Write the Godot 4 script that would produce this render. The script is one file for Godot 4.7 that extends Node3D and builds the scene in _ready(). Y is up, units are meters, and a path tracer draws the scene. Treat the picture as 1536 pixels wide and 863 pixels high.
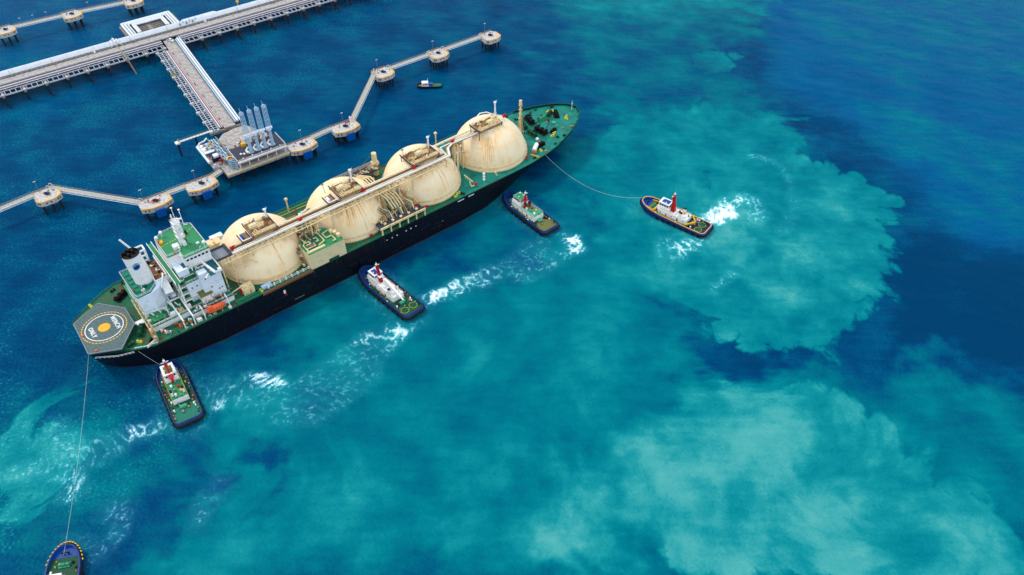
extends Node3D
# An aerial view of a four-dome gas carrier brought to a jetty by tugs. World: x right, z towards the viewer, y up, metres, water at y = 0.

const SHIP_AT := Vector3(-117.8, 0, -279.2)      # below the middle of the aftmost tank dome
const SHIP_TURN := 39.194                        # degrees: where the bow points
const JETTY_TURN := 36.5
const DECK := 15.0
const DOME_Y := 14.27
const DOME_R := 20.2
const DOME_STEP := 45.27

var mats := {}
var taken := {}
var rng := RandomNumberGenerator.new()
var tex := {}


# ---------------------------------------------------------------- mesh builder
class MB:
	var v := PackedVector3Array()
	var n := PackedVector3Array()
	var at := Transform3D()

	func tri(a: Vector3, b: Vector3, c: Vector3, na = null, nb = null, nc = null):
		a = at * a; b = at * b; c = at * c
		var f := (c - a).cross(b - a).normalized()
		if na == null:
			v.append(a); v.append(b); v.append(c)
			n.append(f); n.append(f); n.append(f)
		else:
			if f.dot(at.basis * (na + nb + nc)) < 0:
				var s = b; b = c; c = s
				s = nb; nb = nc; nc = s
			v.append(a); v.append(b); v.append(c)
			n.append((at.basis * na).normalized()); n.append((at.basis * nb).normalized()); n.append((at.basis * nc).normalized())

	func quad(a: Vector3, b: Vector3, c: Vector3, d: Vector3):
		tri(a, b, c); tri(a, c, d)

	func box(c: Vector3, s: Vector3, t := Basis()):
		var h := s / 2
		for k in 3:
			for sg in [-1.0, 1.0]:
				var nn := Vector3.ZERO; nn[k] = sg
				var uu := Vector3.ZERO; uu[(k + 1) % 3] = 1
				var vv := nn.cross(uu)
				var N := t * (nn * h); var U := t * (uu * h); var V := t * (vv * h)
				quad(c + N - U - V, c + N - U + V, c + N + U + V, c + N + U - V)

	# a box whose top is smaller: sizes at the bottom and at the top, with the top shifted
	func taper(c: Vector3, b: Vector2, t: Vector2, h: float, shift := Vector2.ZERO):
		var p := []
		for q in [[b, 0.0, Vector2.ZERO], [t, h, shift]]:
			for w in [Vector2(-1, -1), Vector2(1, -1), Vector2(1, 1), Vector2(-1, 1)]:
				p.append(c + Vector3(w.x * q[0].x / 2 + q[2].x, q[1], w.y * q[0].y / 2 + q[2].y))
		for i in 4:
			var j := (i + 1) % 4
			quad(p[j], p[j + 4], p[i + 4], p[i])
		quad(p[4], p[5], p[6], p[7])
		quad(p[3], p[2], p[1], p[0])

	func bar(p: Vector3, q: Vector3, w: float, h := -1.0):
		var d := q - p
		if d.length() < 1e-5: return
		var x := d.normalized()
		var up := Vector3.UP if absf(x.y) < 0.95 else Vector3.RIGHT
		var z := x.cross(up).normalized()
		box((p + q) / 2, Vector3(d.length(), w if h < 0 else h, w), Basis(x, z.cross(x), z))

	func tube(p: Vector3, q: Vector3, r: float, r2 := -1.0, seg := 8, caps := true):
		if r2 < 0: r2 = r
		var x := (q - p).normalized()
		var up := Vector3.UP if absf(x.y) < 0.95 else Vector3.RIGHT
		var a := x.cross(up).normalized()
		var b := x.cross(a)
		for i in seg:
			var t0 := TAU * i / seg; var t1 := TAU * (i + 1) / seg
			var d0 := a * cos(t0) + b * sin(t0); var d1 := a * cos(t1) + b * sin(t1)
			tri(p + d0 * r, q + d0 * r2, q + d1 * r2, d0, d0, d1)
			tri(p + d0 * r, q + d1 * r2, p + d1 * r, d0, d1, d1)
			if caps:
				tri(q, q + d1 * r2, q + d0 * r2); tri(p, p + d0 * r, p + d1 * r)

	func path(pts: Array, r: float, seg := 8):
		for i in pts.size() - 1:
			tube(pts[i], pts[i + 1], r, -1, seg, i == 0 or i == pts.size() - 2)
		for i in range(1, pts.size() - 1):
			ball(pts[i], r, 4, seg)

	func ball(c: Vector3, r: float, rows := 6, seg := 10, squash := 1.0):
		for j in rows:
			var e0 := PI * j / rows - PI / 2; var e1 := PI * (j + 1) / rows - PI / 2
			for i in seg:
				var t0 := TAU * i / seg; var t1 := TAU * (i + 1) / seg
				var q := []
				for w in [[e0, t0], [e1, t0], [e1, t1], [e0, t1]]:
					q.append(Vector3(cos(w[0]) * cos(w[1]), sin(w[0]), cos(w[0]) * sin(w[1])))
				var s := Vector3(r, r * squash, r)
				tri(c + q[0] * s, c + q[1] * s, c + q[2] * s, q[0], q[1], q[2])
				tri(c + q[0] * s, c + q[2] * s, c + q[3] * s, q[0], q[2], q[3])

	# profile: Vector2(radius, height), upwards
	func lathe(c: Vector3, profile: Array, seg := 24, stretch := Vector2.ONE):
		for j in profile.size() - 1:
			var a: Vector2 = profile[j]; var b: Vector2 = profile[j + 1]
			var sl := Vector2(b.y - a.y, a.x - b.x).normalized()
			for i in seg:
				var t0 := TAU * i / seg; var t1 := TAU * (i + 1) / seg
				var d0 := Vector3(cos(t0) * stretch.x, 0, sin(t0) * stretch.y); var d1 := Vector3(cos(t1) * stretch.x, 0, sin(t1) * stretch.y)
				var n0 := d0 * sl.x + Vector3.UP * sl.y; var n1 := d1 * sl.x + Vector3.UP * sl.y
				var p0 := c + d0 * a.x + Vector3.UP * a.y; var p1 := c + d1 * a.x + Vector3.UP * a.y
				var q0 := c + d0 * b.x + Vector3.UP * b.y; var q1 := c + d1 * b.x + Vector3.UP * b.y
				tri(p0, q0, q1, n0, n0, n1); tri(p0, q1, p1, n0, n1, n1)

	# poly: [x, z, x, z ...] run round once; side walls and both lids
	func prism(poly: Array, y0: float, y1: float):
		var p := PackedVector2Array()
		for i in range(0, poly.size(), 2): p.append(Vector2(poly[i], poly[i + 1]))
		var m := p.size()
		var turn := 0.0
		for i in m: turn += p[i].cross(p[(i + 1) % m])
		if turn < 0: p.reverse()
		for i in m:
			var a := p[i]; var b := p[(i + 1) % m]
			quad(Vector3(a.x, y0, a.y), Vector3(b.x, y0, b.y), Vector3(b.x, y1, b.y), Vector3(a.x, y1, a.y))
		var t := Geometry2D.triangulate_polygon(p)
		for i in range(0, t.size(), 3):
			var f := []
			for k in 3: f.append(p[t[i + k]])
			var cr: float = (f[1] - f[0]).cross(f[2] - f[0])
			if cr < 0: f.reverse()
			tri(Vector3(f[0].x, y1, f[0].y), Vector3(f[1].x, y1, f[1].y), Vector3(f[2].x, y1, f[2].y))
			tri(Vector3(f[2].x, y0, f[2].y), Vector3(f[1].x, y0, f[1].y), Vector3(f[0].x, y0, f[0].y))

	# a flat ring with a little thickness
	func ring(c: Vector3, r0: float, r1: float, h := 0.02, seg := 64, from := 0.0, to := TAU):
		for i in seg:
			var t0 := from + (to - from) * i / seg; var t1 := from + (to - from) * (i + 1) / seg
			var d0 := Vector3(cos(t0), 0, sin(t0)); var d1 := Vector3(cos(t1), 0, sin(t1))
			var u := Vector3.UP * h
			quad(c + d0 * r0 + u, c + d0 * r1 + u, c + d1 * r1 + u, c + d1 * r0 + u)
			quad(c + d0 * r1, c + d1 * r1, c + d1 * r1 + u, c + d0 * r1 + u)

	func rail(pts: Array, h := 1.1, gap := 2.5, r := 0.045, rows := 2):
		for i in pts.size() - 1:
			var a: Vector3 = pts[i]; var b: Vector3 = pts[i + 1]
			for k in range(1, rows + 1):
				var o := Vector3.UP * h * k / rows
				tube(a + o, b + o, r, -1, 4, false)
			var m := maxi(1, int(round(a.distance_to(b) / gap)))
			for k in m + 1:
				var q := a.lerp(b, float(k) / m)
				tube(q, q + Vector3.UP * h, r, -1, 4, false)

	func mesh() -> ArrayMesh:
		var arr := []; arr.resize(Mesh.ARRAY_MAX)
		arr[Mesh.ARRAY_VERTEX] = v; arr[Mesh.ARRAY_NORMAL] = n
		var me := ArrayMesh.new()
		me.add_surface_from_arrays(Mesh.PRIMITIVE_TRIANGLES, arr)
		return me


# ---------------------------------------------------------------- naming and nesting
func numbered(called: String) -> String:
	var k: int = taken.get(called, 0)
	taken[called] = k + 1
	return called if k == 0 else "%s_%03d" % [called, k]

func base(called: String, label: String, category: String, where := Vector3.ZERO, turn := 0.0, group := "") -> Node3D:
	var o := Node3D.new(); o.name = numbered(called); add_child(o)
	o.position = where; o.rotation_degrees.y = turn
	tag(o, label, category, group)
	return o

func tag(o: Node, label: String, category: String, group := ""):
	o.set_meta("label", label); o.set_meta("category", category)
	if group: o.set_meta("group", group)

func inst(called: String, me: Mesh, m: Material, parent: Node, where := Vector3.ZERO, turn := 0.0) -> MeshInstance3D:
	var o := MeshInstance3D.new(); o.name = called; o.mesh = me; o.material_override = m
	o.position = where; o.rotation_degrees.y = turn
	parent.add_child(o, true)
	return o

func part(called: String, b: MB, m: Material, parent: Node) -> MeshInstance3D:
	return inst(called, b.mesh(), m, parent)

func bx(called: String, c: Vector3, s: Vector3, m: Material, parent: Node) -> MeshInstance3D:
	var b := MB.new(); b.box(c, s); return part(called, b, m, parent)


# ---------------------------------------------------------------- materials
func noise(seed_: int, freq: float, octaves := 4, kind := FastNoiseLite.TYPE_SIMPLEX_SMOOTH) -> FastNoiseLite:
	var f := FastNoiseLite.new(); f.seed = seed_; f.frequency = freq; f.noise_type = kind
	f.fractal_type = FastNoiseLite.FRACTAL_FBM; f.fractal_octaves = octaves
	return f

# a seamless picture of patches: stops are [where, colour, ...] over the noise's value
func patches(key: String, seed_: int, freq: float, stops: Array, size := 512) -> Texture2D:
	if not tex.has(key):
		var g := Gradient.new()
		var o := PackedFloat32Array(); var c := PackedColorArray()
		for i in range(0, stops.size(), 2): o.append(stops[i]); c.append(stops[i + 1])
		g.offsets = o; g.colors = c
		var t := NoiseTexture2D.new()
		t.width = size; t.height = size; t.seamless = true; t.generate_mipmaps = false
		t.noise = noise(seed_, freq, 5); t.color_ramp = g
		tex[key] = t
	return tex[key]

func mat(key: String, color: Color, rough := 0.6, metal := 0.0, picture: Texture2D = null, scale := 0.06) -> StandardMaterial3D:
	if not mats.has(key):
		var m := StandardMaterial3D.new()
		m.resource_name = key; m.albedo_color = color; m.roughness = rough; m.metallic = metal; m.metallic_specular = 0.35
		if picture:
			m.albedo_texture = picture
			m.uv1_triplanar = true; m.uv1_scale = Vector3.ONE * scale
		mats[key] = m
	return mats[key]

func grey(x: float) -> Color: return Color(x, x, x)

func make_materials():
	var worn := patches("worn", 3, 0.012, [0.0, Color(0.84, 0.81, 0.77), 0.35, Color(0.95, 0.945, 0.935), 0.6, Color(1, 1, 1), 1.0, Color(0.965, 0.97, 0.975)])
	var faint := patches("faint", 4, 0.009, [0.0, Color(0.9, 0.88, 0.85), 0.3, Color(0.965, 0.96, 0.95), 0.6, Color(1, 1, 1), 1.0, Color(0.98, 0.98, 0.98)])
	var rusty := patches("rusty", 5, 0.011, [0.0, Color(0.62, 0.4, 0.24), 0.2, Color(0.8, 0.66, 0.5), 0.28, Color(0.96, 0.94, 0.9), 0.7, Color(1, 1, 1), 1.0, Color(0.92, 0.96, 0.95)])
	var deckrust := patches("deckrust", 9, 0.013, [0.0, Color(0.42, 0.24, 0.13), 0.26, Color(0.36, 0.28, 0.16), 0.36, Color(0.05, 0.34, 0.22), 0.55, Color(0.02, 0.37, 0.25), 1.0, Color(0.06, 0.43, 0.3)])
	var foredeck := patches("foredeck", 15, 0.009, [0.0, Color(0.05, 0.3, 0.25), 0.3, Color(0.0, 0.42, 0.37), 0.6, Color(0.0, 0.47, 0.41), 1.0, Color(0.0, 0.53, 0.46)])
	var concrete := patches("concrete", 21, 0.014, [0.0, Color(0.48, 0.43, 0.39), 0.3, Color(0.61, 0.57, 0.54), 0.6, Color(0.68, 0.65, 0.63), 1.0, Color(0.71, 0.69, 0.68)])
	var sooty := patches("sooty", 25, 0.01, [0.0, Color(0.3, 0.17, 0.1), 0.35, Color(0.55, 0.4, 0.26), 0.55, Color(0.8, 0.68, 0.5), 1.0, Color(0.86, 0.78, 0.62)])
	mat("white", Color(0.9, 0.92, 0.93), 0.45, 0, rusty, 0.05)
	mat("clean_white", Color(0.92, 0.92, 0.91), 0.55, 0, faint, 0.08)
	mat("pale_blue", Color(0.87, 0.91, 0.95), 0.4, 0, faint, 0.05)
	mat("arm_blue", Color(0.64, 0.78, 0.88), 0.4, 0, faint, 0.1)
	mat("cream", Color(0.9, 0.82, 0.63), 0.5, 0, rusty, 0.07)
	mat("plain_cream", Color(0.86, 0.8, 0.62), 0.5, 0, faint, 0.05)
	mat("stained_cream", Color(1, 1, 1), 0.6, 0, sooty, 0.14)
	mat("brown", Color(0.45, 0.3, 0.19), 0.7, 0, worn, 0.2)
	mat("roof_green", Color(0.17, 0.52, 0.33), 0.55, 0, faint, 0.05)
	mat("casing_green", Color(0.0, 0.45, 0.36), 0.5, 0, faint, 0.06)
	mat("deck_green", Color(1, 1, 1), 0.6, 0, deckrust, 0.03)
	mat("fore_green", Color(1, 1, 1), 0.55, 0, foredeck, 0.03)
	mat("dark_green", Color(0.05, 0.3, 0.2), 0.6, 0, worn, 0.1)
	mat("mint", Color(0.25, 0.62, 0.47), 0.5, 0, worn, 0.1)
	mat("wing_teal", Color(0.03, 0.33, 0.37), 0.5, 0, worn, 0.1)
	mat("hull_black", Color(0.05, 0.065, 0.105), 0.42, 0, patches("scuffs", 31, 0.02, [0.0, Color(0.6, 0.55, 0.5), 0.3, Color(0.85, 0.85, 0.85), 0.75, Color(1, 1, 1), 0.9, Color(1.0, 1.0, 1.0), 1.0, Color(0.8, 0.75, 0.7)]), 0.04)
	mat("boot_red", Color(0.3, 0.16, 0.15), 0.6, 0, worn, 0.1)
	mat("black", Color(0.05, 0.05, 0.055), 0.7)
	mat("rubber", Color(0.07, 0.07, 0.08), 0.8)
	mat("glass", Color(0.04, 0.06, 0.08), 0.12)
	mat("navy", Color(0.09, 0.12, 0.24), 0.5, 0, worn, 0.1)
	mat("blue", Color(0.0, 0.27, 0.6), 0.5, 0, worn, 0.12)
	mat("tug_blue", Color(0.0, 0.19, 0.44), 0.45, 0, worn, 0.1)
	mat("fender_blue", Color(0.0, 0.36, 0.7), 0.6, 0, worn, 0.12)
	mat("red", Color(0.72, 0.06, 0.1), 0.5, 0, worn, 0.15)
	mat("orange", Color(0.9, 0.36, 0.2), 0.45, 0, worn, 0.12)
	mat("yellow", Color(0.93, 0.68, 0.12), 0.55, 0, worn, 0.12)
	mat("lemon", Color(0.78, 0.76, 0.22), 0.6)
	mat("lime", Color(0.56, 0.6, 0.2), 0.6)
	mat("concrete", Color(1, 1, 1), 0.85, 0, concrete, 0.05)
	mat("old_concrete", Color(0.84, 0.82, 0.78), 0.9, 0, concrete, 0.06)
	mat("pile", Color(0.12, 0.14, 0.17), 0.85, 0, worn, 0.1)
	mat("steel_grey", Color(0.5, 0.52, 0.55), 0.5, 0.2, worn, 0.1)
	mat("pipe_white", Color(0.86, 0.88, 0.9), 0.5, 0.0, faint, 0.06)
	mat("grating", Color(0.24, 0.25, 0.31), 0.8, 0, worn, 0.2)
	mat("heli_grey", Color(0.37, 0.44, 0.44), 0.8, 0, patches("heli", 41, 0.02, [0.0, Color(0.84, 0.82, 0.78), 0.5, Color(0.95, 0.97, 0.97), 1.0, Color(1, 1, 1)]), 0.07)
	mat("olive", Color(0.42, 0.43, 0.22), 0.7, 0, worn, 0.12)
	mat("tug_green", Color(0.03, 0.3, 0.2), 0.55, 0, worn, 0.1)
	mat("aqua_deck", Color(0.06, 0.44, 0.36), 0.55, 0, worn, 0.08)
	mat("rope", Color(0.72, 0.74, 0.72), 0.8)
	mat("purple_pipe", Color(0.48, 0.38, 0.45), 0.6, 0, worn, 0.1)
	mat("bridge_white", Color(0.91, 0.88, 0.82), 0.55, 0, worn, 0.1)
	mat("crown_floor", Color(0.58, 0.44, 0.3), 0.8, 0, worn, 0.25)
	mat("frame_grey", Color(0.74, 0.76, 0.8), 0.6, 0, worn, 0.1)
	mat("soot", Color(0.17, 0.14, 0.125), 0.85)
	mat("rust_run", Color(0.15, 0.1, 0.09), 0.7)
	mat("salt_run", Color(0.13, 0.15, 0.19), 0.6)
	mat("walk_grey", Color(0.72, 0.69, 0.62), 0.7, 0, worn, 0.12)
	mat("dolphin_concrete", Color(1, 1, 1), 0.85, 0, patches("dolphin", 22, 0.016, [0.0, Color(0.5, 0.46, 0.42), 0.26, Color(0.68, 0.65, 0.62), 0.6, Color(0.77, 0.75, 0.73), 1.0, Color(0.8, 0.79, 0.78)]), 0.07)
	mat("tan", Color(0.66, 0.5, 0.33), 0.7, 0, worn, 0.1)


func _ready():
	rng.seed = 20240611
	# camera
	var cam := Camera3D.new(); cam.name = "camera"; add_child(cam)
	cam.position = Vector3(0, 268.43, 0)
	cam.rotation_degrees = Vector3(-44.546, 0, 0.212)
	cam.fov = 39.74; cam.near = 1.0; cam.far = 20000.0
	cam.current = true
	# sky and air
	var env := Environment.new()
	var sky := Sky.new(); var sm := ProceduralSkyMaterial.new()
	sm.sky_top_color = Color(0.78, 0.84, 0.92); sm.sky_horizon_color = Color(0.97, 0.98, 1.0); sm.sky_energy_multiplier = 1.2; sm.sky_curve = 0.3
	sm.ground_horizon_color = Color(0.3, 0.4, 0.45); sm.ground_bottom_color = Color(0.05, 0.2, 0.3)
	sky.sky_material = sm
	env.background_mode = Environment.BG_SKY; env.sky = sky
	env.tonemap_mode = Environment.TONE_MAPPER_LINEAR
	env.tonemap_exposure = 1.04
	env.sdfgi_enabled = true; env.ssao_enabled = true; env.ssil_enabled = true
	var we := WorldEnvironment.new(); we.name = "world_environment"; we.environment = env; add_child(we)
	# sun behind thin cloud, high on the left
	var sun := DirectionalLight3D.new(); sun.name = "sun"; add_child(sun)
	sun.look_at_from_position(Vector3.ZERO, Vector3(0.62, -1.0, 0.28), Vector3.UP)
	sun.light_color = Color(1.0, 0.95, 0.87); sun.light_energy = 0.5; sun.light_angular_distance = 10.0
	sun.shadow_enabled = true

	make_materials()
	make_sea()
	make_jetty()
	make_carrier()
	make_tugs()
	make_lines()


# ---------------------------------------------------------------- the sea: turbid water stirred up by the tugs, clear blue water between
const SEA_X := -440.0
const SEA_Z := -656.0
const SEA_W := 880.0
const SEA_H := 576.0
const PLUMES_SOFT := [
	["upper turbid water", 0.29, [51, -633, 28, -521, 47, -450, 51, -384, 169, -378, 178, -420, 154, -451, 137, -476, 160, -522, 199, -634]],
	["open turbid water", 0.37, [64, -405, 50, -378, 26, -352, -24, -315, -66, -269, -110, -239, -132, -219, -127, -191, -113, -179, -133, -152, -141, -119, 191, -120, 189, -148, 172, -177, 155, -196, 125, -220, 97, -226, 75, -235, 72, -252, 99, -324, 124, -365, 159, -385]],
	["top middle", 0.22, [47, -521, 93, -552, 148, -532, 140, -467, 89, -442, 46, -434, 36, -475]],
	["right deep", -0.04, [205, -298, 282, -304, 236, -210, 195, -221, 168, -236, 167, -252]],
	["band", 0.05, [195, -476, 240, -452, 224, -406, 247, -372, 231, -348, 199, -363, 172, -382]],
	["sky reflection top right", 0.20, [226, -661, 459, -663, 368, -478, 279, -477, 213, -494]],  # lighter blue standing in for the reflected sky
	["soft patch right", 0.24, [220, -443, 277, -428, 298, -366, 278, -325, 236, -342, 218, -385]],
	["left reach", 0.13, [-388, -538, -296, -500, -266, -403, -303, -363]],
	["lower right", 0.34, [137, -220, 183, -221, 216, -193, 194, -145, 171, -174]],
	["lower left", 0.31, [-210, -172, -187, -219, -143, -191, -144, -160, -162, -144, -187, -124]],
	["bottom pale", 0.45, [-131, -144, -91, -176, -40, -192, 9, -173, 36, -192, 88, -206, 132, -192, 163, -168, 170, -125, -141, -119]],
	["pale tongue", 0.74, [-6, -132, 24, -167, 61, -192, 86, -209, 102, -209, 120, -180, 147, -173, 154, -151, 166, -125, 44, -120]],
	["behind middle tug", 0.33, [-94, -205, -62, -235, -27, -256, -2, -235, -18, -192, -65, -176]],
	["before the plume", 0.50, [39, -324, 72, -365, 118, -372, 123, -324, 105, -252, 85, -256, 62, -278, 44, -298]],
	["shoulder lead", 0.42, [32, -405, 67, -431, 120, -427, 119, -378, 71, -359, 35, -371]],
	["dark swath", 0.43, [-20, -235, 25, -252, 57, -235, 37, -206, 4, -199]],
]
# clouds with a billowing edge, then what lies inside them, then the remaining patches
const CLOUDS := [
	["plume head", 0.52, [78, -341, 108, -359, 139, -381, 152, -372, 171, -376, 186, -367, 202, -358, 216, -342, 202, -317, 197, -292, 184, -274, 161, -251, 141, -241, 128, -236, 112, -239, 96, -242, 84, -252, 76, -274, 70, -303]],
	["plume shoulder", 0.44, [88, -431, 135, -439, 157, -427, 175, -416, 172, -395, 159, -382, 126, -372, 68, -365, 47, -391]],
	["top cloudlet", 0.34, [124, -503, 149, -512, 154, -489, 141, -474, 123, -480]],
	["lower head", 0.73, [80, -194, 89, -208, 103, -218, 112, -213, 115, -202, 127, -197, 140, -192, 149, -186, 152, -174, 145, -156, 153, -148, 153, -127, 55, -127, 66, -173]],
	["lower head fringe", 0.60, [116, -206, 137, -220, 147, -206, 160, -189, 172, -177, 176, -162, 188, -145, 182, -120, 146, -123, 148, -168]],
	["left plume", 0.66, [-213, -184, -203, -198, -195, -205, -181, -200, -174, -186, -172, -172, -179, -159, -185, -151, -194, -144]],
	["stern cloudlet", 0.56, [-177, -209, -167, -212, -161, -207, -162, -200, -168, -198]],
]
const CLOUD_CORES := [
	["inner swirl", 0.68, [106, -324, 127, -341, 138, -324, 141, -316, 156, -303, 152, -277, 131, -256, 112, -254, 100, -265, 98, -288]],
	["swirl eye", 0.50, [117, -302, 133, -304, 137, -298, 138, -279, 127, -273, 113, -275, 108, -284]],
]
const PATCHES := [
	["upper haze", 0.38, [48, -620, 212, -622, 193, -564, 152, -558, 94, -563, 55, -568]],
	["dark inlet", 0.05, [84, -236, 93, -240, 108, -234, 124, -233, 120, -225, 105, -220, 91, -223]],
	["dark pool west", 0.10, [-142, -175, -125, -185, -117, -175, -122, -163, -134, -161]],
	["dark pool", 0.14, [-110, -183, -92, -191, -84, -179, -87, -167, -96, -162, -104, -171]],
	["hull reflection", 0.25, [-105, -243, -84, -264, -24, -313, 35, -371, 43, -324, -3, -287, -52, -255]],  # darker band: the black hull's reflection painted into the water
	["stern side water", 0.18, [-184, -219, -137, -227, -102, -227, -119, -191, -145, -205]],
]
# eddies that curl the silt: centre, reach, turn
const EDDIES := [[138, -292, 92.0, 0.5], [112, -178, 70.0, -0.6], [150, -160, 46.0, 0.5], [-186, -180, 40.0, 1.3], [-98, -186, 46.0, 0.7], [150, -400, 55.0, 0.5], [60, -225, 60.0, -0.5], [-20, -190, 60.0, 0.5]]
# foam thrown up by the propellers: strength, width, points
const FOAM := [
	# the tug under the stern
	[1.0, 6.0, [-132, -192, -138, -193, -145, -190, -151, -188]], [0.75, 8.0, [-151, -188, -158, -184, -166, -180]], [0.45, 12.0, [-160, -182, -170, -176, -174, -168]],
	[1.3, 8.0, [-126, -203, -121, -209, -115, -213]], [1.05, 8.0, [-116, -212, -108, -215, -101, -214]], [0.95, 6.0, [-100, -214, -95, -208, -95, -199]], [0.4, 12.0, [-124, -212, -110, -206, -98, -203]],
	# the tug amidships
	[1.25, 7.0, [-43, -259, -40, -264, -33, -268, -27, -271]], [0.95, 8.0, [-28, -271, -20, -276, -12, -281]], [0.6, 11.0, [-18, -276, -7, -284, 4, -283]], [0.35, 14.0, [0, -285, 9, -292, 14, -302]],
	[1.25, 8.0, [-49, -247, -53, -243, -57, -239]], [0.95, 11.0, [-56, -240, -62, -233, -67, -226]], [0.6, 15.0, [-60, -238, -70, -224, -78, -213]], [0.36, 20.0, [-66, -226, -78, -210, -90, -200]],
	# the tug under the bow shoulder
	[1.25, 7.0, [20, -313, 24, -311, 29, -309, 33, -306]], [1.1, 6.0, [33, -306, 34, -301, 30, -299]], [0.7, 7.0, [30, -298, 24, -296, 20, -291]], [0.4, 10.0, [22, -295, 12, -286, 4, -280]],
	# the tug ahead
	[1.3, 8.0, [101, -319, 104, -324, 110, -330, 117, -336]], [1.2, 7.0, [107, -322, 114, -327, 120, -330]], [0.75, 9.0, [116, -338, 126, -342, 133, -337]], [0.55, 8.0, [132, -338, 133, -330, 127, -325]],
	[1.25, 7.0, [97, -308, 93, -305, 88, -303]], [0.9, 6.0, [88, -305, 85, -300, 87, -295]], [0.4, 8.0, [80, -308, 76, -300, 82, -292]],
	[0.55, 4.5, [138, -382, 145, -380, 151, -375]], [0.34, 5.0, [151, -376, 154, -368, 155, -352]], [0.28, 6.0, [155, -350, 152, -335, 145, -320, 139, -313]], [0.5, 4.0, [110, -283, 102, -277, 95, -270]],
	# disturbed water close round the working tugs
	[0.3, 16.0, [-150, -222, -130, -191]], [0.3, 16.0, [-74, -283, -44, -252]], [0.3, 15.0, [-4, -341, 21, -313]], [0.3, 15.0, [69, -336, 101, -312]], [0.26, 14.0, [-158, -137, -154, -118]],
	# eddies near the lower left
	[0.6, 7.0, [-168, -167, -165, -162, -169, -156]], [0.45, 7.0, [-148, -135, -142, -145, -146, -155, -152, -150]], [0.4, 10.0, [-186, -190, -178, -182, -182, -172, -192, -168]], [0.35, 8.0, [-116, -150, -114, -158, -110, -166]],
]

func raster(img: Image, pts: Array, value: float, cell: float):
	var w := img.get_width(); var h := img.get_height()
	for j in h:
		var z := SEA_Z + (j + 0.5) * cell
		var cuts := []
		var m := pts.size() / 2
		for i in m:
			var k := (i + 1) % m
			var x0: float = pts[2 * i]; var z0: float = pts[2 * i + 1]; var x1: float = pts[2 * k]; var z1: float = pts[2 * k + 1]
			if (z0 <= z) != (z1 <= z):
				cuts.append(x0 + (z - z0) / (z1 - z0) * (x1 - x0))
		cuts.sort()
		for c in range(0, cuts.size() - 1, 2):
			var a := clampi(int((cuts[c] - SEA_X) / cell), 0, w); var b := clampi(int((cuts[c + 1] - SEA_X) / cell), 0, w)
			if b > a: img.fill_rect(Rect2i(a, j, b - a, 1), Color(value, 0, 0))

func soften(img: Image, times: int):
	var w := img.get_width(); var h := img.get_height()
	for k in times: img.shrink_x2()
	img.resize(w, h, Image.INTERPOLATE_CUBIC)

func noise_bytes(f: FastNoiseLite, w: int, h: int) -> PackedByteArray:
	var im := f.get_image(w, h, false, false, true)
	im.convert(Image.FORMAT_L8)
	return im.get_data()

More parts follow.
